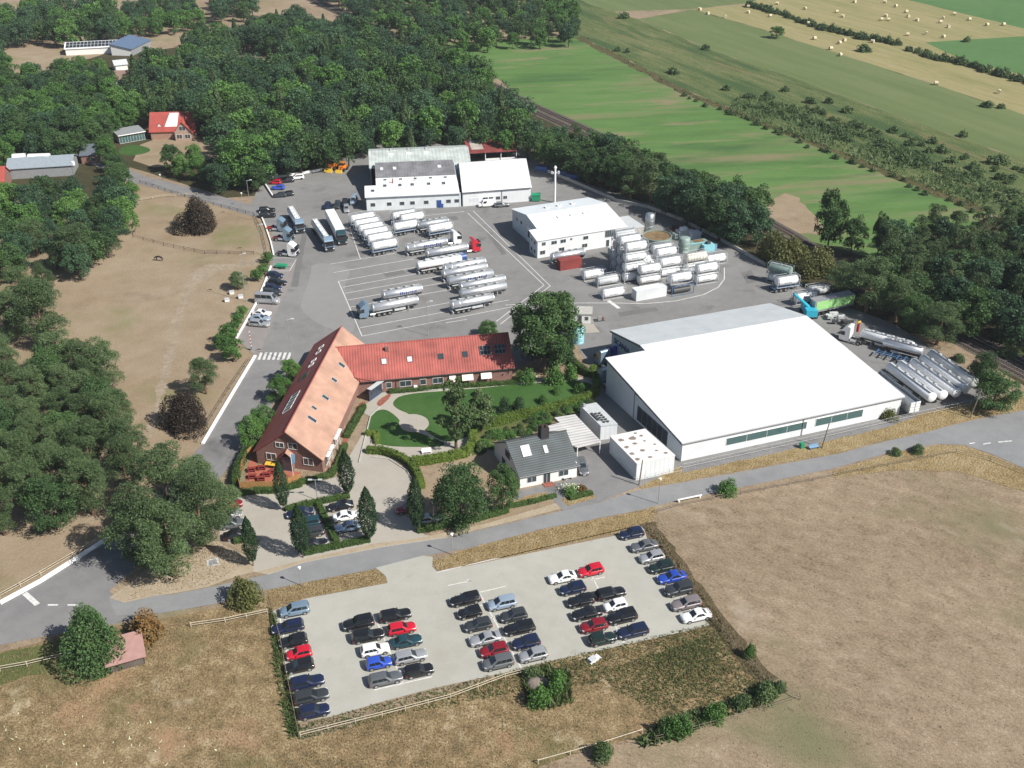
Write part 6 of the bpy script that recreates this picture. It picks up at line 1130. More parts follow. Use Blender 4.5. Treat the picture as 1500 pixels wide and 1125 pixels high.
# lamps, masts, poles
def lamp(x, y, ytop, label, kind='post', lean=0.):
    b0 = G(x, y); lo, hi = 0, 30
    for _ in range(40):
        mid = (lo+hi)/2; q = b0+Z*mid-np.array([0, 0, CAMH]); yy = 562.5-FPX*(q@UP)/(q@FW)
        if yy > ytop: lo = mid
        else: hi = mid
    h = lo; t = thing('street_lamp' if kind != 'pole' else 'wooden_pole', label, 'street lamp' if kind != 'pole' else 'pole', (b0[0], b0[1], 0)); r = .07 if kind != 'pole' else .13
    b = MB(); b.tube((0, 0, 0), (lean*h, 0, h), r, r*.75, n=8); b.build('post', M['old_wood'] if kind == 'pole' else M['galv'], t)
    if kind == 'post': b = MB(); b.tube((0, 0, h-.02), (0, 0, h+.32), .2, .26, n=10); b.tube((0, 0, h+.32), (0, 0, h+.42), .28, .1, n=10); b.build('lantern', M['white_paint'], t)
    elif kind == 'arm': b = MB(); b.tube((0, 0, h), (.9, .3, h+.15), .05, n=6); b.box(.7, 1.4, .1, .5, h+.1, h+.25); b.build('lantern', M['light_grey'], t)
    elif kind == 'double': b = MB(); b.tube((-.8, 0, h), (.8, 0, h), .04, n=6); b.box(-1.2, -.5, -.15, .15, h-.02, h+.14); b.box(.5, 1.2, -.15, .15, h-.02, h+.14); b.build('lantern', M['light_grey'], t)
    return t
lamp(442, 858.5, 833, 'white-headed street lamp on the verge at the left of the road', 'post'); lamp(663, 813, 784, 'white-headed street lamp on the verge by the car park entrance', 'post'); lamp(964, 738, 703, 'white-headed street lamp at the road edge near the pasture corner', 'post'); lamp(465, 733, 703, 'slim twin-headed lamp in the forecourt hedge', 'double'); lamp(428, 530, 469, 'slim tall lamp post beside the zebra crossing', 'arm'); lamp(636, 772, 737, 'short plain lamp post behind the roadside hedge at the forecourt exit', 'post')
lamp(627, 492, 443, 'thin tall lamp post rising behind the long red roof', 'arm'); lamp(361, 442, 373, 'tall lamp post in the paddock beside the young trees', 'arm'); lamp(369, 322, 265, 'tall lamp post by the farm road at the paddock corner', 'arm'); lamp(383, 373, 330, 'lamp post behind the tractor units', 'arm'); lamp(237, 273, 257, 'small white-headed lamp beside the farm road, farther one', 'post'); lamp(356, 302, 284, 'small white-headed lamp beside the farm road, nearer one', 'post')
lamp(936, 711, 674, 'leaning wooden pole at the driveway beside the stained flat roof', 'pole', .06); lamp(1421, 612, 570, 'leaning wooden pole by the dark bush at the road bend', 'pole', .12); lamp(1204, 656, 620, 'leaning wooden pole by the road in front of the hall windows', 'pole', .10); lamp(1459, 548, 527, 'dark pole beside the railway track', 'pole')
# barrier, blue board, flagpole, hose stand
p = G(369, 513); t = thing('barrier', 'open red and white striped barrier standing upright at the zebra crossing', 'barrier', (p[0], p[1], 0)); b = MB()
for i in range(9): b.box(-.07, .07, -.05, .05, .9+i*.42, .9+(i+1)*.42, i % 2)
b.build('boom', [M['white_paint'], M['red']], t); b = MB(); b.box(-.2, .2, -.2, .2, 0, 1.); b.build('cabinet', M['mid_grey'], t)
p = G(418, 549); t = thing('notice_board', 'blue and white notice board at the hedge beside the entry road', 'sign', (p[0], p[1], 0), rad(70)); b = MB(); b.box(-.8, .8, -.05, .05, .8, 2.4); b.build('board', M['scan_blue'], t); b = MB(); b.box(-.7, .7, -.08, -.055, 1.5, 2.3); b.build('panel', M['light_grey'], t); [MB().tube((x, 0, 0), (x, 0, .8), .05, n=6).build('leg', M['galv'], t) for x in (-.7, .7)]
p = G(430, 700); t = thing('banner_pole', 'white pole with a hanging blue flag in front of the brick gable', 'flagpole', (p[0], p[1], 0)); b = MB(); b.tube((0, 0, 0), (0, 0, 5.2), .05, n=8); b.build('pole', M['white_paint'], t); b = MB(); b.add([(0.05, 0, 5.1), (.75, .1, 4.9), (.6, .02, 3.2), (.05, 0, 3.0), (.05, .03, 5.1), (.75, .13, 4.9), (.6, .05, 3.2), (.05, .03, 3.0)], [(0, 1, 2, 3), (7, 6, 5, 4), (0, 4, 5, 1), (1, 5, 6, 2), (2, 6, 7, 3)]); b.build('flag', M['sky_blue'], t)
machine(878, 470, rad(15), [('base', -1.2, 1.2, -.4, .4, 0, .25, 'dark_grey'), ('reel', -.4, .4, -.3, .3, .25, 1.2, 'mid_grey'), ('valve', .7, 1.1, -.2, .2, .25, .8, 'rust')], 'dark hose reel stand on the asphalt beside the pump hut', 'hose_stand', 'hose reel')
machine(1192, 657.5, rad(18), [('seat', -1., 1., -.25, .25, .4, .5, 'sky_blue'), ('backrest', -1., 1., .2, .28, .5, 1., 'sky_blue'), ('leg', -.9, -.8, -.2, .2, 0, .4, 'dark_grey'), ('leg', .8, .9, -.2, .2, 0, .4, 'dark_grey')], 'blue bench on the verge in front of the hall', 'bench', 'bench')
machine(1174, 656, rad(18), [('body', -.35, .35, -.35, .35, 0, 1., 'green_plastic'), ('lid', -.38, .38, -.38, .38, 1., 1.1, 'green_plastic')], 'small green bin on the verge beside the blue bench', 'waste_bin', 'bin')
machine(1010, 733, rad(18), [('board', -2.3, 2.3, -.06, .06, .5, .75, 'white_paint'), ('post', -2.1, -1.9, -.06, .06, 0, .5, 'white_paint'), ('post', 1.9, 2.1, -.06, .06, 0, .5, 'white_paint')], 'low white plank barrier on the pasture edge by the road', 'plank_barrier', 'barrier')
machine(870, 966, rad(40), [('frame', -1., 1., -.5, .5, 0, .12, 'white_paint'), ('box', -.9, .2, -.4, .4, .12, .5, 'light_grey')], 'small white framed object lying on bare ground below the car park', 'lid_frame', 'frame')
machine(312, 824, rad(20), [('ring', -.9, .9, -.9, .9, 0, .05, 'light_grey'), ('cover', -.6, .6, -.6, .6, .05, .08, 'mid_grey')], 'pale round manhole surround on the ground by the roadside pines', 'manhole_cover', 'manhole')
machine(658, 718-50, rad(25), [('top', -.9, .9, -.45, .45, .68, .75, 'light_grey'), ('leg', -.8, -.7, -.4, .4, 0, .68, 'mid_grey'), ('leg', .7, .8, -.4, .4, 0, .68, 'mid_grey')], 'pale table beside the ivy-clad trunk in the garden', 'garden_table', 'table')
machine(625, 664, rad(12), [('seat', -.9, .9, -.3, .3, .42, .5, 'white_paint'), ('back', -.9, .9, .25, .32, .5, 1., 'white_paint'), ('leg', -.8, -.7, -.25, .25, 0, .42, 'white_paint'), ('leg', .7, .8, -.25, .25, 0, .42, 'white_paint')], 'white garden bench beside the clipped hedge', 'garden_bench', 'bench')
machine(831, 702, rad(18), [('seat', -.8, .8, -.3, .3, .4, .48, 'light_grey'), ('back', -.8, .8, .22, .3, .48, .95, 'light_grey'), ('leg', -.7, -.6, -.25, .25, 0, .4, 'dark_grey'), ('leg', .6, .7, -.25, .25, 0, .4, 'dark_grey')], 'grey bench under the right front window of the white house', 'garden_bench', 'bench')
for x, y, lab in ((353, 437, 'small white box hive on the paddock grass, farther one'), (333, 442, 'small white box hive on the paddock grass, nearer one'), (340, 431, 'small white box hive on the paddock grass, beside the young tree')): machine(x, y, rad(10), [('box', -.5, .5, -.4, .4, .1, .8, 'white_paint'), ('lid', -.55, .55, -.45, .45, .8, .9, 'light_grey')], lab, 'bee_hive', 'hive')
# terrace with fence and red tables
sheet('terrace', POLY([(364, 678), (374, 668), (376, 682), (440, 692), (441, 703), (402, 706), (360, 705)]), 14, flat('terracotta_paving', (.36, .115, .07), .85, var=.25, vscale=2.))
GTb = 'red picnic tables on the terrace'
for i, (x, y) in enumerate(((369, 690), (384, 687), (370, 700), (391, 697), (402, 693), (383, 703))):
    machine(x, y, rad(8), [('top', -.75, .75, -.3, .3, .66, .72, 'dark_red'), ('seat', -.75, .75, -.65, -.42, .4, .45, 'dark_red'), ('seat', -.75, .75, .42, .65, .4, .45, 'dark_red'), ('leg', -.62, -.52, -.6, .6, 0, .66, 'dark_red'), ('leg', .52, .62, -.6, .6, 0, .66, 'dark_red')], ['red picnic table at the left rear of the terrace', 'red picnic table under the yellow awning on the terrace', 'red picnic table at the left front fence corner of the terrace', 'red picnic table in the middle of the terrace', 'red picnic table nearest the narrow tree on the terrace', 'red picnic table at the middle of the front terrace fence'][i], 'picnic_table', 'picnic table')
def board_fence(pts, h, mat, label, name='board_fence', cat='fence'):
    P = [np.array(XY(*p)) for p in pts]; o = P[0]; t = thing(name, label, cat, (o[0], o[1], 0)); b = MB(); rr = random.Random(3)
    for a, c in zip(P[:-1], P[1:]):
        L_ = np.linalg.norm(c-a); n = max(1, int(L_/.16)); d = (c-a)/L_; nn = np.array([-d[1], d[0]])*.02
        for i in range(n):
            p0 = a-o+d*(i*L_/n); p1 = p0+d*(L_/n*.9); hh = h+rr.uniform(-.02, .02); b.hexa([(*(p0-nn), .02), (*(p1-nn), .02), (*(p1+nn), .02), (*(p0+nn), .02), (*(p0-nn), hh), (*(p1-nn), hh), (*(p1+nn), hh), (*(p0+nn), hh)])
    b.build('boards', mat, t); r = MB()
    for a, c in zip(P[:-1], P[1:]):
        d = (c-a)/np.linalg.norm(c-a); nn = np.array([-d[1], d[0]]); a = a-o; c = c-o
        for z in (.3, h-.35): r.hexa([(*(a+nn*.03), z), (*(c+nn*.03), z), (*(c+nn*.08), z), (*(a+nn*.08), z), (*(a+nn*.03), z+.1), (*(c+nn*.03), z+.1), (*(c+nn*.08), z+.1), (*(a+nn*.08), z+.1)])
    r.build('rail', mat, t)
board_fence([(372, 662), (362, 672), (348, 704), (352, 718), (406, 717), (441, 706)], 1.75, flat('amber_boards', (.40, .21, .075), .75, var=.3, vscale=4.), 'amber wooden board fence round the red terrace')
def rail_fence(pts, step, h, mat, label, rails=2, group=None, pr=.06, name='rail_fence'):
    P = densify([XY(*p) for p in pts], step); o = P[0]; t = thing(name, label, 'fence', (o[0], o[1], 0), 0, group)
    pm = MB().tube((0, 0, 0), (0, 0, h), pr, n=6).mesh('post', mat)
    for p in P[:95]: link('post', pm, t, (*(p-o), 0))
    for k in range(rails):
        b = MB(); z = h*(.9-.42*k)
        for a, c in zip(P[:-1], P[1:]): b.tube((*(a-o), z), (*(c-o), z), pr*.75, n=5, caps=False)
        b.build('rail', mat, t)
rail_fence([(440, 1080), (560, 1050), (660, 1024), (740, 994), (775, 985)], 3., 1., M['pale_wood'], 'pale double-rail wooden fence along the near edge of the gravel car park', pr=.075)
rail_fence([(280, 919), (330, 912), (392, 899)], 3., 1., M['pale_wood'], 'pale rail fence left of the gravel car park near the bush', pr=.075)
rail_fence([(398, 893), (410, 935), (424, 1010), (438, 1080)], 3., 1., M['old_wood'], 'grey rail fence along the left edge of the gravel car park'); rail_fence([(-40, 990), (40, 976), (100, 962)], 3., 1., M['pale_wood'], 'pale rail fence at the far left below the road', pr=.075); rail_fence([(235, 930), (212, 936)], 2., 1., M['old_wood'], 'short piece of rail fence between the orange bush and the shelter')
rail_fence([(0, 876), (60, 843), (108, 815), (172, 778)], 3., .9, M['pale_wood'], 'pale double-rail fence beside the entry road at the bottom left', pr=.08); rail_fence([(289, 649), (312, 610), (337, 570), (366, 528)], 2.5, 1., M['old_wood'], 'weathered rail fence beside the entry road below the zebra crossing')
rail_fence([(788, 1119), (835, 1106), (890, 1090), (940, 1074)], 3.5, .8, M['pale_wood'], 'thin white-topped rail fence at the bottom below the rough meadow', rails=1, pr=.09)
rail_fence([(955, 777), (990, 835), (1040, 905), (1080, 955), (1125, 1000), (1170, 1025)], 5., 1.1, M['old_wood'], 'wire fence with leaning grey posts along the ditch beside the pasture', pr=.04, name='wire_fence'); rail_fence([(1172, 1025), (1120, 1042), (1040, 1065), (985, 1080), (960, 1086)], 4., 1.1, M['old_wood'], 'wire fence with grey posts along the near side of the rough meadow', pr=.04, name='wire_fence')
rail_fence([(962, 752), (1000, 741), (1085, 725), (1190, 705), (1300, 683), (1400, 664), (1450, 675), (1500, 695)], 4., 1., M['old_wood'], 'wire fence with short posts between the pasture and the road', pr=.05, name='wire_fence')
rail_fence([(205, 268), (290, 295), (372, 316), (385, 345), (395, 392)], 3., 1., M['dark_wood'], 'dark rail fence round the upper paddock along the farm road', pr=.06); rail_fence([(195, 348), (240, 360), (300, 372), (372, 373)], 3., 1., M['dark_wood'], 'dark rail fence across the paddock below the copper beech'); rail_fence([(190, 297), (240, 289), (290, 286)], 3., .9, M['pale_wood'], 'pale rail fence across the top of the paddock')
rail_fence([(1000, 690), (1100, 668), (1200, 646), (1320, 618), (1440, 592)], 3.2, 1.7, M['galv'], 'thin grey mesh fence along the verge in front of the hall', rails=2, pr=.03, name='mesh_fence'); rail_fence([(928, 710), (960, 704), (1000, 694)], 2., 1.8, M['galv'], 'grey mesh fence in front of the stained flat roof', rails=2, pr=.03, name='mesh_fence')
# hay bales
GBale = 'round hay bales on the cut field'
bm = MB(); bm.tube((0, -.75, .8), (0, .75, .8), .8, n=14); bmm = bm.mesh('hay_bale', M['bale'])
BL = [(482, 30), (508, 43), (562, 54), (634, 39), (703, 51), (822, 74), (842, 122), (893, 154), (920, 136), (936, 127), (922, 174), (1024, 132), (912, 38), (930, 52), (1066, 50), (1052, 62), (1074, 63), (1063, 7), (1097, 20), (1130, 38), (1137, 52), (1164, 64), (1134, 110), (1192, 106), (1245, 58), (1237, 70), (1263, 85), (1246, 117), (1281, 45), (1328, 62), (1383, 79), (1435, 78), (1223, 264), (1420, 291), (635, 22), (725, 12), (812, 28), (968, 6)]
for x, y in BL:
    p = G(800+x/2.143, y/2.143+1.2); o = link('hay_bale', bmm, None, (p[0], p[1], 0), random.uniform(0, 3)); tag(o, 'pale round hay bale lying on the cut field at the upper right', 'hay bale', GBale)
# a dark horse and a second one grazing in the paddock
def horse(x, y, ang, label):
    p = G(x, y, .8); t = thing('horse', label, 'horse', (p[0], p[1], 0), ang)
    V = [(-.75, 0, 1.2), (-.3, 0, 1.22), (.35, 0, 1.22), (.72, 0, 1.25), (1.05, 0, 1.05), (1.3, 0, .62), (1.42, 0, .28), (-.85, .18, .85), (-.98, .18, .55), (-.9, .18, .05), (-.85, -.18, .85), (-.92, -.18, .55), (-.84, -.18, .05), (.6, .17, .8), (.62, .17, .45), (.6, .17, .05), (.6, -.17, .8), (.7, -.17, .45), (.7, -.17, .05), (-.98, 0, 1.15), (-1.12, 0, .6)]
    E = [(0, 1), (1, 2), (2, 3), (3, 4), (4, 5), (5, 6), (0, 7), (7, 8), (8, 9), (0, 10), (10, 11), (11, 12), (3, 13), (13, 14), (14, 15), (3, 16), (16, 17), (17, 18), (0, 19), (19, 20)]
    R_ = [.3, .29, .31, .28, .17, .11, .07, .15, .07, .05, .15, .07, .05, .12, .06, .05, .12, .06, .05, .07, .06]
    me = bpy.data.meshes.new('body'); me.from_pydata(V, E, []); me.materials.append(flat('dark_horse', (.03, .02, .015), .6)); o = link('body', me, t); md = o.modifiers.new('skin', 'SKIN')
    for i, v in enumerate(me.skin_vertices[0].data): v.radius = (R_[i], R_[i]*.85); v.use_root = (i == 0)
    o.modifiers.new('sub', 'SUBSURF').levels = 1; o.modifiers['sub'].render_levels = 1
horse(232.5, 378, rad(170), 'dark brown horse grazing in the dry paddock')
# ------------------------------------------------------------------ trees, hedges, grass
LM = {}
LM['oak'] = leaf_mat('oak_leaves', [(0.039, 0.080, 0.030), (0.063, 0.125, 0.042), (0.101, 0.182, 0.057)], .45)
LM['lime'] = leaf_mat('bright_leaves', [(0.058, 0.132, 0.032), (0.091, 0.197, 0.047), (0.142, 0.270, 0.068)], .5)
LM['blue'] = leaf_mat('bluish_leaves', [(0.035, 0.075, 0.038), (0.055, 0.113, 0.055), (0.082, 0.161, 0.075)], .45)
LM['pine'] = leaf_mat('pine_needles', [(0.049, 0.080, 0.032), (0.078, 0.128, 0.049), (0.124, 0.182, 0.076)], .6, trans=.15)
LM['beech'] = leaf_mat('copper_beech_leaves', [(.026, .020, .017), (.044, .034, .026), (.068, .054, .036)], .6)
LM['horn'] = leaf_mat('hornbeam_leaves', [(0.018, 0.044, 0.019), (0.029, 0.066, 0.026), (0.044, 0.090, 0.036)], .8)
LM['olive'] = leaf_mat('olive_leaves', [(0.073, 0.085, 0.027), (0.122, 0.134, 0.041), (0.177, 0.183, 0.067)], .6)
LM['rust'] = leaf_mat('orange_leaves', [(.15, .10, .03), (.23, .13, .045), (.20, .16, .06)], .9)
LM['hedge'] = leaf_mat('hedge_leaves', [(.08, .13, .025), (.135, .20, .035), (.20, .27, .06)], 1.2)
LM['dhedge'] = leaf_mat('dark_hedge_leaves', [(0.037, 0.073, 0.020), (0.059, 0.110, 0.029), (0.091, 0.146, 0.041)], 1.2)
LM['shrub'] = leaf_mat('scrub_leaves', [(0.058, 0.102, 0.036), (0.091, 0.145, 0.055), (0.136, 0.197, 0.076)], .6)
LM['hay'] = leaf_mat('dry_grass_blades', [(.24, .18, .095), (.33, .25, .14), (.42, .34, .21)], .12, trans=.35)
LM['grn'] = leaf_mat('green_grass_blades', [(.075, .12, .04), (.115, .155, .055), (.18, .19, .085)], .2, trans=.35)
LM['scrub'] = leaf_mat('ditch_weeds', [(.07, .06, .028), (.115, .10, .045), (.17, .14, .07)], .3, trans=.2)
def unitn(a): return a/np.maximum(1e-6, np.linalg.norm(a, axis=1, keepdims=True))
def leaves(C, N, size, rng, elong=.6, up=.2, spread=.95):
    """diamond leaf sprays at C, roughly facing N"""
    n = len(C); nn = unitn(N*.8+rng.normal(size=(n, 3))*spread+np.array([0, 0, up])); r = rng.normal(size=(n, 3)); t = unitn(np.cross(nn, r)); b = np.cross(nn, t)
    s = (size*rng.uniform(.65, 1.35, n))[:, None]
    V = np.stack([C+t*s, C+b*s*elong, C-t*s*.9, C-b*s*elong], 1)
    return V.reshape(-1, 3)
def clump_pts(cen, rx, rz, n, rng):
    d = unitn(rng.normal(size=(n, 3))); d[:, 2] = np.where(d[:, 2] < -.6, -d[:, 2], d[:, 2]); rr = rng.uniform(.55, 1.05, n)[:, None]
    return cen+d*rr*np.array([rx, rx, rz]), d
def crown_broad(seed, h, r, n, leaf, k=34, low=.22, mat='oak'):
    rng = np.random.default_rng(seed); zc = h*(low+1)/2; hz = h*(1-low)/2; P = []; N = []; ph = rng.uniform(0, 6.28, 4)
    for i in range(k):
        d = unitn(rng.normal(size=(1, 3)))[0]; az = math.atan2(d[1], d[0]); lob = 1+.13*math.sin(3*az+ph[0])+.09*math.sin(5*az+ph[1]+2*d[2])
        d[2] = d[2] if rng.random() < .7 else abs(d[2]); f = rng.uniform(.58, .84)*lob if rng.random() < .82 else rng.uniform(.1, .55)
        sq = 1.0 if d[2] > 0 else 1.08
        c = np.array([d[0]*r*f*sq, d[1]*r*f*sq, zc+d[2]*hz*min(f, .86)]); cr = rng.uniform(.20, .36)*r
        a, b = clump_pts(c, cr, cr*.85, n//k, rng); P.append(a); N.append(b*.7+d*.3)
    return leaves(np.concatenate(P), np.concatenate(N), leaf, rng)
def crown_dome(seed, h, r, n, leaf):
    rng = np.random.default_rng(seed); P = []; N = []
    for i in range(9):
        a = rng.uniform(0, 6.28); f = rng.uniform(0, .62); cr = rng.uniform(.4, .62)*r; c = np.array([f*r*math.cos(a), f*r*math.sin(a), 0]); hh = h*rng.uniform(.55, 1.)*(1-.3*f)
        d = unitn(rng.normal(size=(n//9, 3))); d[:, 2] = abs(d[:, 2]); rr = rng.uniform(.8, 1.05, n//9)[:, None]; P.append(c+d*rr*np.array([cr, cr, hh])); N.append(d)
    return leaves(np.concatenate(P), np.concatenate(N), leaf, rng)
def crown_pine(seed, h, r, n, leaf, k=40, low=.20):
    rng = np.random.default_rng(seed); P = []; N = []
    for i in range(k):
        t = rng.random()**.8; z = h*(low+(1-low)*t)*.96; rmax = r*(1.0-.55*max(0, (t-.35)/.65)**1.5)*(.6+.4*min(1, t/.3)); a = rng.uniform(0, 2*math.pi); f = math.sqrt(rng.uniform(.05, 1))
        c = np.array([rmax*f*math.cos(a)*.85, rmax*f*math.sin(a)*.85, z]); cr = rng.uniform(.24, .42)*r
        p, d = clump_pts(c, cr, cr*.72, n//k, rng); P.append(p); N.append(d*.5+np.array([0, 0, .25]))
    return leaves(np.concatenate(P), np.concatenate(N), leaf, rng, elong=.36, spread=1.2, up=.1)
def crown_spindle(seed, h, r, n, leaf, low=.13, conic=False):
    rng = np.random.default_rng(seed); t = rng.uniform(0, 1, n); a = rng.uniform(0, 2*math.pi, n)
    pr = np.minimum(1, .42+.58*t/.28)*(1-np.maximum(0, (t-.3)/.7)**2.3) if not conic else (1-t)*.95+.05
    w = 1+.16*np.sin(a*5+t*17+seed)+.10*np.sin(a*9-t*31); rad_ = r*np.maximum(.04, pr)*w*rng.uniform(.72, 1.04, n)
    P = np.stack([rad_*np.cos(a), rad_*np.sin(a), h*(low+(1-low)*t)], 1); N = np.stack([np.cos(a), np.sin(a), .3+0*a], 1)
    return leaves(P, N, leaf, rng)
def trunk_mesh(name, h, r, mat, limbs=5, seed=0, top=.75, spread=.5, crown_r=3.):
    rr = random.Random(seed); b = MB(); pts = [np.array([0, 0, -.05])]
    for i in range(1, 5): pts.append(np.array([rr.uniform(-.03, .03)*h*.5, rr.uniform(-.03, .03)*h*.5, h*top*i/4]))
    for i in range(4): b.tube(pts[i], pts[i+1], r*(1-.2*i)*(1.25 if i == 0 else 1), r*(1-.2*(i+1)), n=7, m=0)
    for i in range(limbs):
        z = h*rr.uniform(.3, top); a = rr.uniform(0, 6.28); s = pts[0]*(0)+np.array([0, 0, z]); e = np.array([math.cos(a)*crown_r*spread, math.sin(a)*crown_r*spread, z+h*rr.uniform(.08, .22)]); b.tube(s, e, r*.42, r*.12, n=5, m=0)
    return b.mesh(name, mat)
TREES = {}
def treekind(key):
    """list of (crown mesh, trunk mesh) variants with nominal height 1:1 in metres"""
    if key in TREES: return TREES[key]
    out = []
    spec = {'near_broad': ('b', 10, 4.2, 15000, .145, 'oak', 3), 'near_lime': ('b', 9, 3.9, 14000, .14, 'lime', 2), 'mid_broad': ('b', 12, 4.6, 7500, .225, 'oak', 4), 'mid_blue': ('b', 12, 4.5, 7500, .225, 'blue', 3), 'mid_lime': ('b', 12, 4.6, 7500, .225, 'lime', 2), 'far_broad': ('b', 13, 5.0, 3400, .33, 'oak', 4), 'far_blue': ('b', 13, 5.0, 3400, .33, 'blue', 3), 'far_lime': ('b', 12, 4.6, 3200, .33, 'lime', 2), 'far_pine': ('c', 13, 3.2, 2400, .32, 'pine', 3), 'big_broad': ('b', 16, 5., 22000, .175, 'oak', 1),
        'near_pine': ('p', 12, 3.6, 15000, .15, 'pine', 4), 'mid_pine': ('p', 14, 3.6, 7000, .22, 'pine', 4), 'beech': ('d', 7, 4.2, 13000, .15, 'beech', 2), 'dome_tree': ('d', 8, 4.3, 14000, .15, 'oak', 1), 'hornbeam': ('s', 9.4, 1.45, 7000, .115, 'horn', 2), 'ball': ('b', 3, 1.5, 2600, .11, 'lime', 2), 'shrub': ('d', 2., 1.5, 1600, .115, 'shrub', 3), 'green_shrub': ('d', 2., 1.5, 1800, .115, 'lime', 3), 'olive_bush': ('d', 4, 2.6, 4500, .15, 'olive', 2), 'orange_bush': ('d', 3, 1.9, 2600, .13, 'rust', 1), 'far_shrub': ('d', 3, 2.2, 520, .31, 'shrub', 3), 'ivy': ('b', 9, 1.9, 6000, .15, 'shrub', 2), 'round_conifer': ('d', 3, 1.6, 2200, .11, 'horn', 1)}[key]
    ty, h, r, n, lf, lm, nv = spec
    for v in range(nv):
        sd = abs(hash_(key))+v*17
        if ty == 'b': V = crown_broad(sd, h, r, n, lf, k=46+v*6, low=-.06 if key in ('beech', 'near_lime', 'ivy', 'near_broad') else .03)
        elif ty == 'd': V = crown_dome(sd, h, r, n, lf)
        elif ty == 'p': V = crown_pine(sd, h, r, n, lf)
        elif ty == 's': V = crown_spindle(sd, h, r, n, lf)
        elif ty == 'c': V = crown_spindle(sd, h, r, n, lf, low=.05, conic=True)
        else: V = crown_broad(sd, h, r, n, lf, k=22, low=-.12); V[:, 2] = np.maximum(V[:, 2], .02)
        if ty in 'bp': V[:, :2] *= r/np.percentile(np.hypot(V[:, 0], V[:, 1]), 97.5); V[:, 2] = np.maximum(V[:, 2]*h/V[:, 2].max(), .05)
        cm = quads_mesh('crown', V, LM[lm]); tm = trunk_mesh('trunk', h, .022*h if ty != 's' else .09, M['pine_bark' if ty == 'p' else 'bark'], 5 if ty in 'bp' else 0, v, crown_r=r, top=.75 if ty != 'h' else .5)
        out.append((cm, tm))
    TREES[key] = (out, h, r); return TREES[key]
def hash_(s): return sum((i+1)*ord(c) for i, c in enumerate(s)) % 9973
TC = [0]
SPN = {'oak': 'broadleaf_tree', 'blue': 'dark_broadleaf_tree', 'lime': 'light_broadleaf_tree', 'pine': 'pine_tree'}
QUEUE = []
def tree(key, x, y, h, label, cat='tree', group=None, name=None, wid=None, v=None, now=False):
    """(x, y) world position of the trunk foot; far trees wait until the nearest 290 of each kind are known"""
    if group and cat == 'tree' and not now: QUEUE.append((math.hypot(x, y), key, x, y, h, label, group)); return None
    var, H0, R0 = treekind(key); TC[0] += 1; rng = random.Random(TC[0]*7+3)
    nm = name or {'p': 'pine_tree', 's': 'shrub'}.get('p' if 'pine' in key else ('s' if ('shrub' in key or 'bush' in key) else ''), kind_of(key))
    t = thing(nm, label, cat, (float(x), float(y), 0), rng.uniform(0, 6.28), group); s = h/H0; w = s if wid is None else wid/(2*R0); t.scale = (w, w, s)
    c, tr = var[v if v is not None else rng.randrange(len(var))]; link('crown', c, t); link('trunk', tr, t); return t
def kind_of(key): return 'light_broadleaf_tree' if 'lime' in key else 'dark_broadleaf_tree' if 'blue' in key else 'broadleaf_tree'
def plant_queue():
    QUEUE.sort(key=lambda q: q[0]); cnt = {}; rest = {}
    for o in bpy.data.objects:
        if o.parent is None and o.get('category') == 'tree': k = o.name.split('.')[0]; cnt[k] = cnt.get(k, 0)+1
    for d, key, x, y, h, label, group in QUEUE:
        k = 'pine_tree' if 'pine' in key else kind_of(key); cnt[k] = cnt.get(k, 0)+1
        if cnt[k] <= 296: tree(key, x, y, h, label, 'tree', group, now=True)
        else: rest.setdefault(key, []).append((x, y, h))
    rng = np.random.default_rng(5)
    V = []; mi = []; mats = []
    for key, L in rest.items():
        var, H0, R0 = treekind(key); mats.append(var[0][0].materials[0])
        for x, y, h in L:
            me = var[rng.integers(len(var))][0]; co = np.empty(len(me.vertices)*3, np.float32); me.vertices.foreach_get('co', co); co = co.reshape(-1, 3)*(h/H0); a = rng.uniform(0, 6.283); c_, s_ = math.cos(a), math.sin(a)
            V.append(np.stack([co[:, 0]*c_-co[:, 1]*s_+x, co[:, 0]*s_+co[:, 1]*c_+y, co[:, 2]], 1)); mi.append(np.full(len(co)//4, len(mats)-1, np.int32))
    print('TREES', cnt, 'rest', {k: len(v) for k, v in rest.items()})
    if V:
        me = quads_mesh('far_wood', np.concatenate(V), mats); me.polygons.foreach_set('material_index', np.concatenate(mi)); me.update(); o = link('far_wood', me); o['kind'] = 'stuff'; o['label'] = 'far-off treetops of the wood that read as one mass'
def tpx(key, x, y, ytop, label, cat='tree', group=None, name=None, wpx=None, **k):
    """(x, y) foot in the photo, ytop crown top, wpx crown width in photo pixels"""
    b0 = G(x, y); lo, hi = 0, 40
    for _ in range(40):
        mid = (lo+hi)/2; q = b0+Z*mid-np.array([0, 0, CAMH]); yy = 562.5-FPX*(q@UP)/(q@FW)
        if yy > ytop: lo = mid
        else: hi = mid
    d = math.sqrt(b0[0]**2+b0[1]**2+CAMH**2); wid = None if wpx is None else wpx*d/FPX
    return tree(key, b0[0], b0[1], lo, label, cat, group, name, wid, **k)
def inside(px, py, poly):
    c = False; n = len(poly); j = n-1
    for i in range(n):
        xi, yi = poly[i]; xj, yj = poly[j]
        if (yi > py) != (yj > py) and px < (xj-xi)*(py-yi)/(yj-yi)+xi: c = not c
        j = i
    return c
PLANTED = []
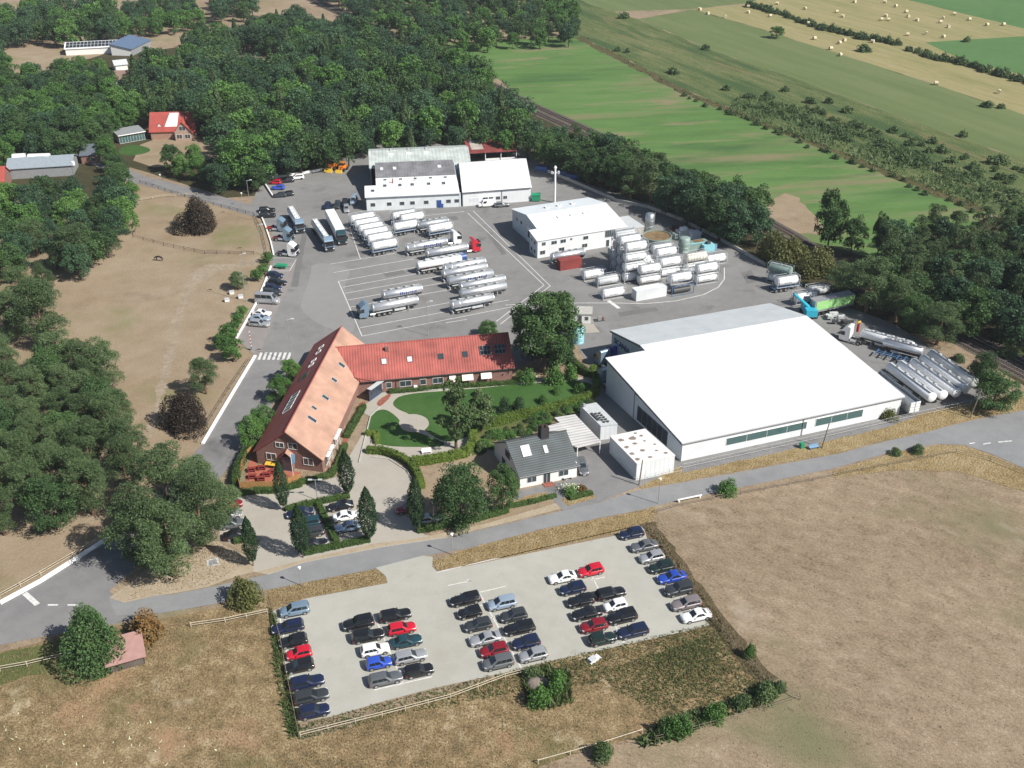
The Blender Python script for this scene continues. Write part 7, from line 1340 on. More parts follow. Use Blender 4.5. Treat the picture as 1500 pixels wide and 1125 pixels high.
def fill(pts, gap, hr, kinds, group, labels, seed, zmap=6., avoid=(), cap=400, name=None):
    P = POLY(pts, zmap); xs = [p[0] for p in P]; ys = [p[1] for p in P]; rr = random.Random(seed); out = []; AV = [POLY(a, zmap) for a in avoid]
    tries = int((max(xs)-min(xs))*(max(ys)-min(ys))/(gap*gap)*14)
    for _ in range(tries):
        x, y = rr.uniform(min(xs), max(xs)), rr.uniform(min(ys), max(ys))
        if not inside(x, y, P) or any(inside(x, y, a) for a in AV): continue
        if any((x-a)**2+(y-b)**2 < gap*gap for a, b in PLANTED[-900:]): continue
        out.append((x, y)); PLANTED.append((x, y))
        if len(out) >= cap: break
    out.sort(key=lambda p: p[1])
    for x, y in out:
        k = rr.choice(kinds); lab = labels[k] if isinstance(labels, dict) else labels
        tree(k, x, y, rr.uniform(*hr), lab, 'tree', group if not isinstance(group, dict) else group[k], name)
    return len(out)
def LB(where): return {'far_pine': 'pointed dark conifer '+where, 'far_broad': 'dark green broadleaf tree '+where, 'far_blue': 'bluish dark green broadleaf tree '+where, 'far_lime': 'lighter green broadleaf tree '+where, 'mid_broad': 'dark green leafy tree '+where, 'mid_blue': 'bluish green leafy tree '+where, 'mid_lime': 'fresh green leafy tree '+where, 'mid_pine': 'tall pine with a bare trunk '+where, 'near_pine': 'pine with tufted grey-green crown '+where, 'near_broad': 'leafy dark tree '+where, 'spruce': 'conical dark spruce '+where}
def GR(where, ks): return {k: LB(where)[k].rsplit(where, 1)[0].strip()+'s '+where for k in ks}
VILLA = [(160, 232), (172, 198), (215, 165), (300, 160), (315, 215), (240, 245)]
FOREST = [(190, 100), (300, 62), (430, 30), (560, 46), (650, 78), (705, 112), (785, 190), (780, 206), (545, 196), (515, 212), (470, 226), (400, 238), (335, 240), (320, 205), (290, 165), (215, 160), (195, 140)]
n1 = fill(FOREST, 6.0, (8.5, 15.5), ['far_broad', 'far_broad', 'far_blue', 'far_blue', 'far_lime', 'far_pine'], GR('in the big wood behind the workshop', ['far_broad', 'far_blue', 'far_lime', 'far_pine']), LB('in the big wood behind the workshop'), 3, 7., [[(330, 85), (350, 58), (410, 62), (425, 80), (395, 92)], [(520, 40), (640, 100), (660, 95), (530, 28)]])
ks = ['mid_pine', 'mid_broad', 'mid_pine', 'mid_lime']
n2 = fill([(400, 240), (478, 226), (505, 213), (545, 194), (640, 197), (760, 197), (775, 186), (700, 162), (540, 170), (430, 205)], 6.5, (10, 14), ks, GR('along the front edge of the big wood', set(ks)), LB('along the front edge of the big wood'), 4, 6.)
# far rows and copses
ks = ['far_broad', 'far_blue', 'far_lime']
fill([(0, 55), (0, 20), (60, 5), (115, 15), (130, 40), (105, 54), (60, 42)], 8, (11, 15), ks, GR('in the copse at the top left corner', ks), LB('in the copse at the top left corner'), 5, 7.)
fill([(130, 45), (165, 40), (165, 5), (130, 5)], 8, (11, 15), ks, GR('in the small clump left of the far tree row', ks), LB('in the small clump left of the far tree row'), 6, 7.)
fill([(175, 40), (290, 27), (288, 0), (230, -5), (175, 12)], 7.5, (9, 12), ks, GR('in the tree row behind the far dry field', ks), LB('in the tree row behind the far dry field'), 7, 7.)
fill([(285, 45), (330, 50), (350, 40), (430, 22), (450, 30), (470, 42), (425, 62), (350, 55), (300, 62)], 7.5, (9, 13), ks, GR('round the caravan clearing', ks), LB('round the caravan clearing'), 8, 6.)
fill([(315, 20), (385, 12), (380, -10), (320, -10)], 8, (10, 13), ks, GR('on the far field edge above the caravan', ks), LB('on the far field edge above the caravan'), 9, 6.)
fill([(545, 28), (655, 62), (845, 50), (840, 12), (760, -5), (640, -15), (520, -15), (470, -15)], 7.6, (8, 13), ks, GR('in the far belt beyond the green field', ks), LB('in the far belt beyond the green field'), 10, 6.)
tpx('far_broad', 157, 60, 33, 'single round tree standing on the dry field behind the solar roofs', wpx=30); tpx('far_lime', 1137, 56, 38, 'lone round tree on the hay field edge', wpx=20)
# left wood in front of and around the villa
ks = ['mid_broad', 'mid_blue', 'mid_lime']
fill([(-30, 180), (-30, 112), (60, 108), (95, 106), (110, 108), (155, 118), (160, 130), (165, 135), (200, 160), (168, 190), (150, 195), (118, 205), (110, 218), (20, 222), (-20, 235)], 6.8, (10, 13.5), ks, GR('in the left wood beside the villa', ks), LB('in the left wood beside the villa'), 12, 6., VILLA and [VILLA, [(88, 145), (135, 140), (132, 155), (95, 158)]])
fill([(-30, 60), (0, 95), (15, 100), (0, 70)], 7, (9, 12), ks, GR('at the left edge above the wood', ks), LB('at the left edge above the wood'), 13, 6.)
fill([(-20, 305), (0, 292), (60, 287), (120, 283), (165, 280), (187, 300), (175, 350), (160, 375), (120, 385), (60, 370), (0, 400), (-40, 400)], 6.2, (8.5, 11.5), ks, GR('in the dense copse below the grey barn', ks), LB('in the dense copse below the grey barn'), 14, 5.)
fill([(150, 212), (165, 205), (166, 235), (196, 252), (190, 290), (170, 275), (152, 250)], 5.5, (6.5, 9.5), ['mid_lime', 'mid_broad'], GR('between the barn and the villa garden', ['mid_lime', 'mid_broad']), LB('between the barn and the villa garden'), 15, 4.)
fill([(240, 232), (300, 226), (330, 232), (385, 235), (392, 262), (330, 268), (260, 252)], 6.5, (7, 10.5), ['mid_lime', 'mid_broad', 'mid_blue'], GR('in the garden hedge row below the villa', ks), LB('in the garden hedge row below the villa'), 16, 4.)
tpx('mid_lime', 362, 272, 190, 'big drooping willow-like tree by the farm road below the wood', wpx=72)
fill([(92, 97), (150, 97), (163, 108), (150, 122), (90, 118)], 6.5, (9, 11), ['mid_lime'], GR('in front of the long solar barn', ['mid_lime']), LB('in front of the long solar barn'), 19, 6.)
# pines on the left
GP = 'pines of the wood along the left side'
kp = ['near_pine', 'near_pine', 'near_pine', 'near_broad']
fill([(-40, 540), (0, 520), (60, 525), (105, 525), (150, 560), (180, 610), (195, 670), (175, 720), (120, 742), (40, 760), (-40, 770)], 5.0, (9.5, 12.5), kp, GR('in the pine wood left of the paddock', set(kp)), LB('in the pine wood left of the paddock'), 21, 5.)
fill([(-40, 460), (0, 425), (50, 400), (75, 405), (60, 440), (30, 470), (-20, 490)], 5.4, (8, 11), ['near_pine'], GR('between the left copse and the pine wood', ['near_pine']), LB('between the left copse and the pine wood'), 22, 5.)
for x, y, yt, w, lab in ((118, 398, 330, 62, 'umbrella-shaped pine with a bare trunk at the paddock edge below the copse'), (55, 375, 322, 48, 'thin umbrella pine standing in front of the left copse'), (68, 505, 408, 70, 'spreading pine at the upper corner of the pine wood'), (95, 558, 487, 60, 'open pine leaning over the paddock edge'), (150, 575, 500, 72, 'dense pine jutting into the paddock from the wood')): tpx('near_pine', x, y, yt, lab, wpx=w)
for x, y, yt, w, lab in ((255, 775, 648, 88, 'tall pine beside the entry road, farthest of the roadside group'), (215, 830, 715, 100, 'broad pine at the left of the roadside group over the road junction'), (300, 800, 690, 90, 'pine at the right of the roadside group beside the forecourt cars'), (258, 845, 740, 100, 'pine at the near side of the roadside group'), (290, 735, 672, 70, 'dark leafy tree behind the roadside pines'), (330, 770, 700, 60, 'pine close to the terrace corner, right of the roadside group'), (200, 775, 735, 60, 'small pine in the shade at the left of the roadside group')): tpx('near_pine' if 'pine' in lab[:12] or 'pine' in lab else 'near_broad', x, y, yt, lab, wpx=w*.86)
# paddock trees
tpx('beech', 292, 338, 287, 'wide copper-dark beech standing alone in the upper paddock', name='copper_beech', wpx=72); tpx('beech', 271, 622, 567, 'wide copper-dark beech in the lower paddock beside the entry road', name='copper_beech', wpx=78); tpx('near_pine', 303, 577, 523, 'small brownish-green tree next to the lower copper beech', wpx=40)
for x, y, yt, lab in ((392, 385, 369, 'round clipped tree nearest the white tractor unit'), (387, 402, 386, 'round clipped tree above the farthest car of the row'), (377, 412, 394, 'round clipped tree in the paddock, left of the dark blue cars'), (355, 464, 448, 'round clipped tree below the silver minibus'), (349, 482, 458, 'round clipped tree beside the three pale cars'), (337, 502, 474, 'larger round clipped tree left of the three pale cars'), (327, 512, 487, 'round clipped tree at the left above the barrier'), (342, 529, 497, 'largest round clipped tree, next to the barrier')): tpx('ball', x, y, yt, lab, wpx=max(18, (y-yt)*1.0))
tpx('near_pine', 350, 424, 399, 'young loose pine beside the paddock lamp post', wpx=28)
# around the office
for i, (x, y, yt, w) in enumerate(((372, 655, 608, 40), (385, 632, 592, 38), (411, 588, 551, 36), (428, 560, 525, 30))): tpx('near_lime', x, y, yt, f'leafy green tree between the entry road and the office roof, {["nearest", "second nearest", "third", "farthest"][i]} of four', wpx=w)
for x, y, yt, w, lab in ((416.5, 748, 674, 23, 'narrow columnar tree in front of the brick gable'), (510, 727, 658, 27, 'narrow columnar tree at the court end of the dividing hedge'), (541.7, 794, 713, 32, 'narrow columnar tree by the road, right end of the parking hedge'), (444, 817, 738, 30, 'narrow columnar tree by the road, left end of the parking hedge'), (371, 829, 756, 24, 'lone narrow columnar tree at the left of the forecourt'), (611, 779, 698, 28, 'narrow columnar tree at the right of the forecourt exit')): tpx('hornbeam', x, y, yt, lab, name='columnar_tree', wpx=w*.86)
tpx('big_broad', 796, 545, 420, 'very big dark tree behind the end of the long red wing', wpx=98); tpx('near_broad', 781, 528, 452, 'dark tree at the left foot of the very big tree', wpx=58); tpx('near_broad', 818, 536, 462, 'dark tree at the right foot of the very big tree', wpx=56)
tpx('near_lime', 716, 492, 468, 'small bright round tree behind the long red roof', wpx=30)
tpx('near_broad', 676, 772, 678, 'big round dark tree on the road side of the white house garden', wpx=84); tpx('near_broad', 737, 749, 684, 'smaller round tree beside the white house gable', wpx=52)
tpx('ivy', 668, 657, 556, 'ivy-clad tall tree on the lawn, left of two', name='ivy_tree', wpx=42); tpx('ivy', 705, 632, 568, 'ivy-clad tree on the lawn, right of two', name='ivy_tree', wpx=38)
tpx('round_conifer', 737, 603, 579, 'round clipped conifer on the lawn, left of two', wpx=24); tpx('round_conifer', 760, 600, 577, 'round clipped conifer on the lawn, right of two', wpx=22); tpx('green_shrub', 797, 590, 575, 'small spiky shrub on the lawn by the hedge', 'shrub', wpx=18); tpx('green_shrub', 814, 576, 564, 'small dark shrub on the lawn below the big tree', 'shrub', wpx=16)
for i, (x, y, yt, w) in enumerate(((815, 562, 532, 34), (836, 556, 530, 28), (775, 560, 538, 30), (850, 575, 558, 20), (760, 556, 540, 18))): tpx('green_shrub', x, y, yt, ['tall green garden shrub under the big tree', 'green garden shrub at the hedge bend', 'green garden shrub at the corner of the red wing', 'small green shrub inside the hedge bend', 'low shrub beside the end wall of the red wing'][i], 'shrub', wpx=w)
rr = random.Random(9)
for i in range(44):
    t_ = rr.random(); x = 700+165*t_+rr.uniform(-4, 4); y = 655-68*t_+rr.uniform(-8, 12); tpx('green_shrub' if i % 2 else 'shrub', x, y, y-rr.uniform(7, 13), 'low flowering shrub in the bed behind the white house' if i % 2 else 'grey-green low shrub in the bed behind the white house', 'shrub', 'shrubs in the bed behind the white house', wpx=rr.uniform(14, 24))
tpx('dome_tree', 147, 966, 882, 'big round dense green tree over the field shelter', wpx=100); tpx('orange_bush', 214, 932, 892, 'orange-brown bush beside the round green tree', 'shrub', wpx=54); tpx('olive_bush', 362, 880, 835, 'yellow-green bush at the road edge left of the car park', 'shrub', wpx=54); tpx('green_shrub', 1064, 722, 698, 'dark green bush on the pasture edge by the road', 'shrub', wpx=32); tpx('shrub', 1342, 662, 648, 'low bush on the road edge opposite the hall, right of two', 'shrub', wpx=24); tpx('shrub', 1312, 666, 655, 'low bush on the road edge opposite the hall, left of two', 'shrub', wpx=22)
tpx('olive_bush', 1301, 611, 594, 'yellowish bush against the hall corner beside the open trailer', 'shrub', wpx=30); tpx('near_broad', 1452, 600, 546, 'big dark bush at the end of the row of tank trailers', wpx=62); tpx('near_broad', 1434, 566, 514, 'dark conifer-like tree behind the big dark bush', wpx=36)
# treeline behind the yard
ks = ['mid_broad', 'mid_pine', 'mid_broad', 'mid_blue']
fill([(790, 212), (830, 208), (880, 222), (935, 240), (985, 262), (1040, 280), (1100, 300), (1125, 330), (1105, 345), (1060, 330), (1000, 302), (930, 278), (860, 252), (800, 235)], 5.0, (10.5, 14), ks, GR('in the treeline behind the yard wall', set(ks)), LB('in the treeline behind the yard wall'), 31, 5.)
for x, y, yt, w, lab in ((1140, 385, 330, 60, 'olive bushy tree at the right end of the treeline'), (1195, 400, 352, 56, 'olive-brown bushy tree behind the green container'), (1165, 375, 345, 48, 'olive bush behind the end of the yard wall')): tpx('olive_bush', x, y, yt, lab, wpx=w, name='bushy_tree')
for x, y, yt, w, lab in ((1212, 368, 277, 44, 'tall thin dark tree alone at the field edge, leftmost of three'), (1245, 375, 312, 36, 'thin dark tree at the field edge, middle of three'), (1285, 375, 310, 24, 'very thin dark tree at the field edge, rightmost of three')): tpx('mid_broad', x, y, yt, lab, wpx=w)
ks = ['mid_pine', 'mid_blue', 'mid_broad', 'mid_pine']
fill([(1290, 372), (1330, 345), (1385, 335), (1440, 335), (1520, 330), (1600, 360), (1640, 520), (1560, 520), (1500, 495), (1430, 470), (1350, 440), (1290, 410)], 5.4, (10, 13), ks, GR('in the dark wood beyond the railway', set(ks)), LB('in the dark wood beyond the railway'), 32, 5.)
for x, y, yt, w, lab in ((1268, 458, 378, 66, 'big conical pine over the green-sided trailer'), (1312, 470, 408, 52, 'dense pine right of the green-sided trailer'), (1335, 485, 432, 50, 'leafy tree behind the white crane lorry'), (1372, 505, 440, 56, 'spreading pine over the steel tank trailers'), (1232, 430, 385, 48, 'bushy pine behind the green-sided trailer'), (1430, 480, 448, 34, 'small pine standing alone between the railway tracks and the yard'), (1345, 455, 415, 48, 'shadowy pine behind the leafy tree by the crane lorry')): tpx('near_pine' if 'pine' in lab else 'near_broad', x, y, yt, lab, wpx=w)
for i, (x, y, w) in enumerate(((1395, 545, 26), (1405, 528, 22), (1480, 520, 40), (1470, 500, 34))): tpx('shrub', x, y, y-12, ['scrubby bush beside the railway near the last tank trailer', 'scrubby bush beside the railway behind the tank trailers', 'scrubby bush on the far side of the tracks at the right edge', 'scrubby bush on the far side of the tracks under the pines'][i], 'shrub', wpx=w)
# heath strip shrubs and hedges in the meadows
GH = 'shrubs on the rough strip between the meadows'
rr = random.Random(17)
for (x, y, w) in [(1033, 68, 12), (986, 103, 17), (905, 70, 10), (919, 72, 9), (914, 22, 16), (1065, 127, 14), (1122, 136, 12), (1150, 129, 12), (1131, 150, 11), (1160, 160, 16), (1197, 160, 18), (1213, 146, 14), (1188, 146, 16), (1225, 190, 22), (1240, 160, 16), (1205, 181, 12), (1309, 188, 14), (1322, 229, 20), (1332, 208, 16), (1380, 218, 18), (1365, 204, 16), (1425, 242, 18), (1462, 234, 28), (1395, 233, 18), (1360, 218, 14), (1465, 258, 20), (1410, 195, 14), (1447, 152, 18), (1466, 154, 12), (1264, 70, 22), (1415, 56, 12), (1262, 183, 14), (1180, 170, 14), (1290, 205, 14), (1345, 235, 16)]:
    tpx('far_shrub', x, y+5, y-w*.38, 'dark green round shrub scattered on the rough strip and meadow edges', 'shrub', GH, wpx=w*1.15)
for i in range(110):
    u_ = rr.random(); v_ = rr.uniform(.1, .9)*(.5+.5*u_); p = G(1040+410*u_, 145+165*u_+0); d_ = (G(1440, 310)-G(1000, 134))[:2]; d_ = d_/np.linalg.norm(d_); n_ = np.array([-d_[1], d_[0]]) if -d_[1] > 0 else np.array([d_[1], -d_[0]])
    q = p[:2]+n_*(4+44*v_); tree('far_shrub', q[0], q[1], rr.uniform(.9, 2.2), 'low green shrub scattered along the rough strip beside the bank', 'shrub', 'low shrubs on the rough strip', wid=rr.uniform(2., 5.5))
HG = []
for seg, wl in ((((1100, 10), (1145, 22), (1200, 42), (1260, 56), (1313, 66)), 12), (((1330, 74), (1375, 88), (1420, 97), (1460, 110), (1500, 120), (1560, 140)), 12)):
    D = densify([XY(*p) for p in seg], 2.4)
    for p in D: HG.append(p)
for p in HG: tree('far_shrub', p[0]+rr.uniform(-1.5, 1.5), p[1]+rr.uniform(-1.5, 1.5), rr.uniform(2.4, 4.2), 'dark bush in the long hedge between the hay fields', 'shrub', 'bushes of the hay field hedge', 'hedge_bush')
for p in densify([XY(*q) for q in ((1000, 142), (1100, 178), (1200, 220), (1300, 260), (1420, 310))], 4.5): tree('far_shrub', p[0]+rr.uniform(-2, 2), p[1]+rr.uniform(-2, 2), rr.uniform(1.2, 2.4), 'low dark bush along the bank at the edge of the green field', 'shrub', 'bushes on the green field bank')
# bushes around the rough meadow
for i, (x, y, yt, w) in enumerate(((880, 1108, 1082, 40), (985, 1075, 1047, 34), (1002, 1070, 1044, 28), (1046, 1052, 1026, 34), (1118, 1020, 996, 40), (970, 1075, 1050, 22), (795, 1030, 1000, 40), (812, 1012, 980, 36), (1095, 962, 940, 22), (1085, 1035, 1015, 28), (1140, 1010, 998, 26), (780, 995, 975, 30))):
    tpx('green_shrub' if i in (1, 2, 3, 6, 7, 8) else 'shrub', x, y, yt, ['dark bush on the bottom fence, leftmost', 'bright green bush left of the near fence posts', 'green bush touching the bright one by the near fence', 'dense dark green bush at the near fence of the rough meadow', 'grey-green bush at the right corner of the rough meadow', 'little bush left of the bright green one', 'tall green weeds below the car park, lower clump', 'tall green weeds below the car park, upper clump', 'small green bush on the ditch bank beside the pasture', 'grey bush between the dense dark bush and the meadow corner', 'pale scrub at the outer corner of the rough meadow', 'weeds at the left of the car park fence end'][i], 'shrub', wpx=w)
p = G(788, 1000, .4); t = MB(); V = []; rr2 = random.Random(2)
rg = lambda z, s: [(s*1.6*math.cos(2*math.pi*i/14)*(1+rr2.uniform(-.1, .1)), s*1.0*math.sin(2*math.pi*i/14)*(1+rr2.uniform(-.1, .1)), z) for i in range(14)]
t.loft([rg(0, 1.1), rg(.6, .95), rg(1., .6), rg(1.1, .2)], 0, True); tag(t.build('earth_heap', M['rust'] if False else flat('grey_earth', (.24, .2, .165), .95, var=.3), None, loc=(p[0], p[1], 0)), 'flat grey heap of earth in the weeds below the car park', 'earth heap')
# hedges
def hedge(pts, w, h, mat, label, seed, leaf=.13, dens=150, px=True):
    P = [np.array(XY(*p) if px else p) for p in pts]; o = P[0]; rng = np.random.default_rng(seed); core = MB(); C = []; N = []
    t = thing('hedge', label, 'hedge', (o[0], o[1], 0))
    for a, c in zip(P[:-1], P[1:]):
        a = a-o; c = c-o; L_ = np.linalg.norm(c-a); d = (c-a)/L_; n = np.array([-d[1], d[0]]); k = int(L_*(w+2*h)*dens/3.2)
        core.hexa([(*(a-n*w*.42-d*w*.3), 0), (*(c-n*w*.42+d*w*.3), 0), (*(c+n*w*.42+d*w*.3), 0), (*(a+n*w*.42-d*w*.3), 0), (*(a-n*w*.38-d*w*.3), h*.93), (*(c-n*w*.38+d*w*.3), h*.93), (*(c+n*w*.38+d*w*.3), h*.93), (*(a+n*w*.38-d*w*.3), h*.93)])
        s = rng.uniform(-.2, L_+.2, k); q = rng.uniform(0, w+2*h, k); y = np.where(q < h, -w/2, np.where(q > h+w, w/2, q-h-w/2)); z = np.where(q < h, q, np.where(q > h+w, w+2*h-q, h)); nx = np.where(q < h, -1., np.where(q > h+w, 1., 0.)); nz = np.where((q >= h) & (q <= h+w), 1., 0.)
        j = rng.normal(size=(k, 2))*.06; y = y+j[:, 0]; z = np.maximum(.03, z+j[:, 1]+.08*np.sin(s*2.1+seed))
        C.append(np.stack([a[0]+d[0]*s+n[0]*y, a[1]+d[1]*s+n[1]*y, z], 1)); N.append(np.stack([n[0]*nx, n[1]*nx, nz], 1))
    core.build('hedge_core', LM[mat], t); V = leaves(np.concatenate(C), np.concatenate(N), leaf, rng, spread=.6, up=.15); link('foliage', quads_mesh('foliage', V, LM[mat]), t)
hedge([(868, 545), (874, 560), (873, 578), (862, 586), (820, 600), (765, 612), (712, 627), (694, 634)], 1.3, 1.7, 'hedge', 'long bright clipped hedge along the near side of the lawn', 1); hedge([(824, 521), (840, 536), (855, 548), (866, 552)], 1.2, 1.6, 'dhedge', 'dark clipped hedge between the garden and the alley', 2)
hedge([(693, 640), (692, 655), (682, 668), (660, 673), (625, 679), (606, 681)], 1.3, 1.6, 'hedge', 'bright clipped hedge curving round the end of the garden court', 3); hedge([(540, 663), (560, 664), (580, 670), (600, 681), (612, 697), (618, 715)], 1.2, 1.3, 'hedge', 'clipped hedge curving along the forecourt edge', 4)
hedge([(508, 641), (533, 598)], 1.1, .9, 'dhedge', 'dark low hedge beside the pink roof, farther one', 5); hedge([(440, 708), (462, 704), (486, 697), (496, 682), (506, 655)], 1.0, .9, 'dhedge', 'dark low hedge round the brick gable corner, nearer one', 6)
hedge([(572, 576), (640, 570), (700, 566), (755, 562), (782, 556)], .9, .8, 'dhedge', 'dark low hedge along the foot of the long red wing', 7); hedge([(537, 637), (551, 638), (553, 650)], 1., .9, 'hedge', 'small corner hedge on the lawn by the court', 8)
hedge([(421, 748), (450, 741), (475, 736), (510, 729)], 1., .9, 'dhedge', 'low hedge at the top of the forecourt parking', 9); hedge([(466, 740), (475, 757), (485, 779), (493, 796)], 1., .9, 'dhedge', 'low hedge dividing the forecourt parking in two', 10); hedge([(448, 812), (490, 803), (540, 793)], 1., .9, 'dhedge', 'low hedge along the road in front of the forecourt parking', 11)
hedge([(345, 726), (375, 722), (405, 721), (440, 712)], 1., 1., 'dhedge', 'low hedge along the outer side of the amber board fence', 12); hedge([(345, 795), (368, 790), (372, 797)], .9, .8, 'dhedge', 'short hedge by the lone narrow tree', 13); hedge([(744, 744), (775, 738), (813, 728)], .8, .7, 'dhedge', 'low hedge along the road in front of the white house', 14); hedge([(836, 732), (866, 724)], .8, .7, 'dhedge', 'short low hedge in front of the flower bed at the driveway', 15); hedge([(614, 779), (636, 775), (700, 762), (742, 750)], 1.1, 1.0, 'dhedge', 'roadside hedge under the big round tree', 16)
hedge([(345, 712), (350, 690), (361, 668), (373, 655)], 1., 1.9, 'dhedge', 'tall hedge outside the amber fence beside the entry road', 17)
tpx('green_shrub', 836, 724, 710, 'cream-flowering hydrangea bush in the driveway bed', 'shrub', wpx=24); tpx('orange_bush', 853, 719, 708, 'reddish shrub beside the flowering bush in the driveway bed', 'shrub', wpx=18)
LM['cream'] = flat('cream_petals', (.62, .66, .42), .8); rngp = np.random.default_rng(4); p = G(834, 721)
Cc = np.stack([p[0]+rngp.normal(size=160)*.7, p[1]+rngp.normal(size=160)*.6, rngp.uniform(.6, 1.5, 160)], 1); tag(link('flower_heads', quads_mesh('flower_heads', leaves(Cc-np.array([p[0], p[1], 0]), np.tile([[0, 0, 1.]], (160, 1)), .17, rngp), LM['cream']), None, (p[0], p[1], 0)), 'cream flower heads on the hydrangea in the driveway bed', 'flowers')
plant_queue()
# ------------------------------------------------------------------ grass tufts (uncountable)
def grass(name, pts, n, hgt, mat, seed, label, fan=.5, avoid=()):
    P = POLY(pts); rng = np.random.default_rng(seed); xs = [p[0] for p in P]; ys = [p[1] for p in P]; AV = [POLY(a) for a in avoid]
    X = rng.uniform(min(xs), max(xs), n*3); Y = rng.uniform(min(ys), max(ys), n*3); pa = np.array(P); ok = np.zeros(len(X), bool)
    def ins(poly):
        q = np.array(poly); r = np.zeros(len(X), bool); j = len(q)-1
        for i in range(len(q)):
            c = (q[i, 1] > Y) != (q[j, 1] > Y); xi = (q[j, 0]-q[i, 0])*(Y-q[i, 1])/(q[j, 1]-q[i, 1]+1e-9)+q[i, 0]; r ^= c & (X < xi); j = i
        return r
    ok = ins(P)
    for a in AV: ok &= ~ins(POLY(a) if False else a)
    dn = np.sin(X*.31+seed)*np.cos(Y*.27)+np.sin(X*.11-Y*.17)*.8+rng.normal(size=len(X))*.9; ok &= dn > -.5
    X = X[ok][:n]; Y = Y[ok][:n]; k = len(X); a = rng.uniform(0, 6.283, k); h = hgt*rng.uniform(.5, 1.3, k); w = h*.28; lx = rng.normal(size=k)*h*fan; ly = rng.normal(size=k)*h*fan
    b0 = np.stack([X-np.cos(a)*w, Y-np.sin(a)*w, 0*X], 1); b1 = np.stack([X+np.cos(a)*w, Y+np.sin(a)*w, 0*X], 1); tp = np.stack([X+lx, Y+ly, h], 1)
    V = np.stack([b0, b1, tp], 1).reshape(-1, 3); o = link(name, quads_mesh(name, V, LM[mat], 3)); o['kind'] = 'stuff'; o['label'] = label
LOTP = [(398, 896), (446, 877), (567, 854), (905, 784), (936, 769), (952, 772), (1047, 913), (1000, 926), (905, 947), (735, 987), (560, 1028), (437, 1058)]
grass('dry_grass', [(-60, 1000), (0, 965), (97, 935), (250, 915), (395, 880), (432, 1080), (740, 995), (1045, 915), (1150, 1010), (1120, 1040), (880, 1100), (760, 1150), (-60, 1150)], 24000, .22, 'hay', 1, 'dry straw-coloured grass on the rough meadow at the bottom')
grass('dry_grass', [(960, 745), (1300, 672), (1400, 660), (1560, 720), (1560, 1150), (800, 1150), (1130, 1040), (1160, 1010), (1050, 910)], 16000, .12, 'hay', 2, 'short scorched grass of the big pasture on the right')
grass('green_grass', [(415, 1070), (560, 1030), (735, 985), (905, 945), (1045, 912), (1065, 940), (1120, 1010), (1000, 1060), (900, 1000), (780, 1010), (600, 1045), (440, 1085)], 13000, .3, 'grn', 3, 'green weeds round the near side of the car park')
grass('green_grass', [(395, 895), (404, 900), (440, 1075), (425, 1085), (405, 1000)], 3500, .55, 'grn', 4, 'green weeds along the left edge of the car park')
grass('ditch_grass', [(944, 764), (962, 780), (1003, 838), (1052, 905), (1090, 952), (1133, 998), (1122, 1006), (1080, 960), (1043, 913), (995, 848), (953, 790)], 2600, .5, 'scrub', 11, 'dark scrubby weeds along the ditch beside the car park')
grass('verge_grass', [(640, 836), (634, 822), (690, 804), (791, 777), (940, 749), (960, 742), (985, 800), (1050, 905), (1090, 960), (1075, 965), (1045, 914), (952, 770), (936, 768), (905, 782)], 9000, .26, 'hay', 5, 'tall dry grass on the verge between the road and the car park')
grass('verge_grass', [(392, 866), (551, 834), (566, 846), (567, 853), (446, 876), (398, 893)], 3000, .26, 'hay', 6, 'dry grass on the verge left of the car park entrance')
grass('verge_grass', [(936, 713), (1000, 688), (1316, 616), (1420, 592), (1500, 582), (1500, 598), (1420, 615), (1300, 643), (1072, 691), (940, 714)], 6000, .18, 'hay', 7, 'dry grass on the verge in front of the hall')
grass('verge_grass', [(185, 880), (260, 805), (318, 795), (370, 822), (305, 858)], 3000, .25, 'hay', 8, 'sparse dry grass under the roadside pines')


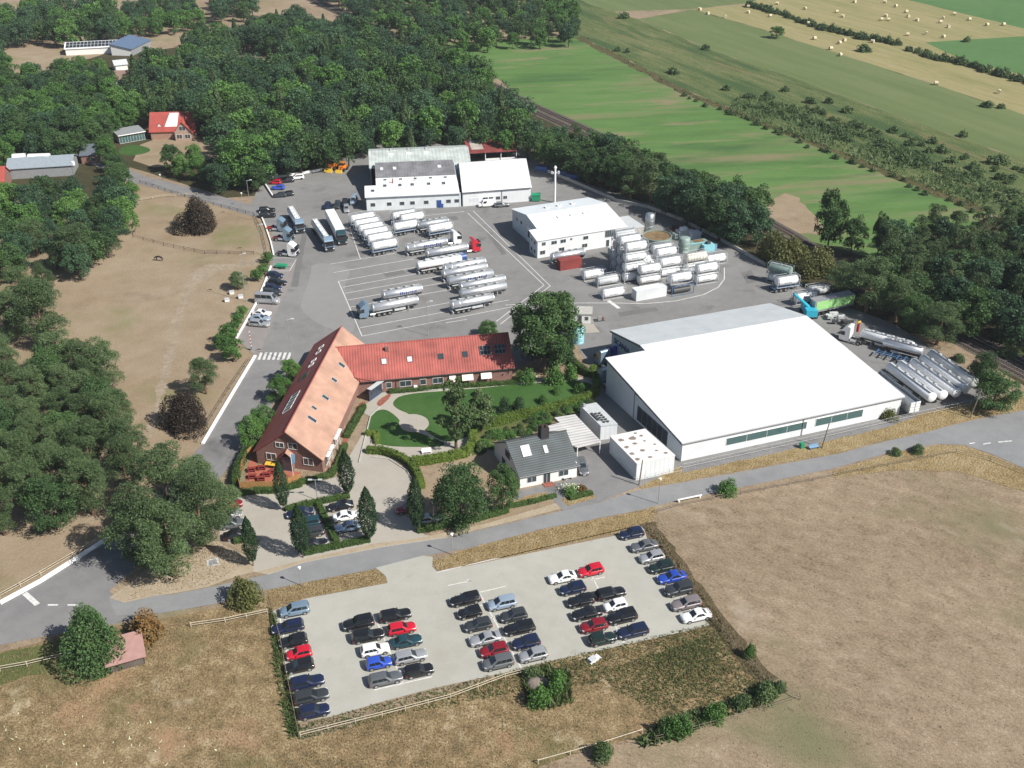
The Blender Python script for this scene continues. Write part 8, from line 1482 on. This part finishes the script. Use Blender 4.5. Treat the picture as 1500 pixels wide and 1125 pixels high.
grass('dry_weeds', [(960, 745), (1300, 672), (1400, 660), (1560, 720), (1560, 1150), (800, 1150), (1130, 1040), (1160, 1010), (1050, 910)], 700, .2, 'scrub', 21, 'sparse dark weeds dotted over the big dry pasture')
grass('flower_tufts', [(0, 1020), (180, 1050), (260, 1050), (360, 1070), (300, 1125), (0, 1125)], 130, .3, 'cream', 22, 'pale flowering tufts dotted over the bottom left meadow')
grass('scrub', [(1060, 165), (1200, 212), (1330, 262), (1450, 312), (1560, 320), (1560, 300), (1440, 262), (1300, 205), (1180, 158), (1080, 140)], 9000, 1.0, 'shrub', 31, 'low green scrub growing over the rough strip between the meadows', .6)
grass('scrub', [(850, 50), (905, 78), (1000, 132), (1200, 210), (1440, 308), (1445, 318), (1200, 219), (1000, 139), (900, 84)], 3000, .9, 'scrub', 32, 'low brownish scrub along the bank of the green field', .6)
grass('scrub', [(930, 1085), (975, 1055), (1050, 1035), (1120, 1000), (1150, 1005), (1135, 1025), (1050, 1058), (990, 1082), (945, 1095)], 2600, .75, 'shrub', 33, 'low green scrub along the near fence of the rough meadow', .6)
grass('weeds', [(765, 985), (800, 978), (835, 985), (838, 1030), (800, 1042), (772, 1035)], 1500, .7, 'grn', 34, 'tall green weeds round the earth heap below the car park', .5)
grass('weeds', [(880, 985), (1000, 945), (1050, 925), (1085, 965), (1120, 1000), (1030, 1035), (960, 1045), (900, 1010)], 5000, .32, 'grn', 35, 'olive green weeds on the rough meadow right of the earth heap', .5)
hz = MB(); hz.box(-2520, 2520, -1020, 4020, -1, 112); hm_ = bpy.data.materials.new('haze'); hm_.use_nodes = True; tn = hm_.node_tree; tn.nodes.clear()
out = tn.nodes.new('ShaderNodeOutputMaterial'); vol = tn.nodes.new('ShaderNodeVolumePrincipled'); vol.inputs['Color'].default_value = (.80, .87, .95, 1); vol.inputs['Density'].default_value = .00009; tn.links.new(vol.outputs[0], out.inputs['Volume'])
ho = hz.build('haze', hm_); ho['kind'] = 'stuff'; ho['label'] = 'thin summer haze in the air over the whole site'
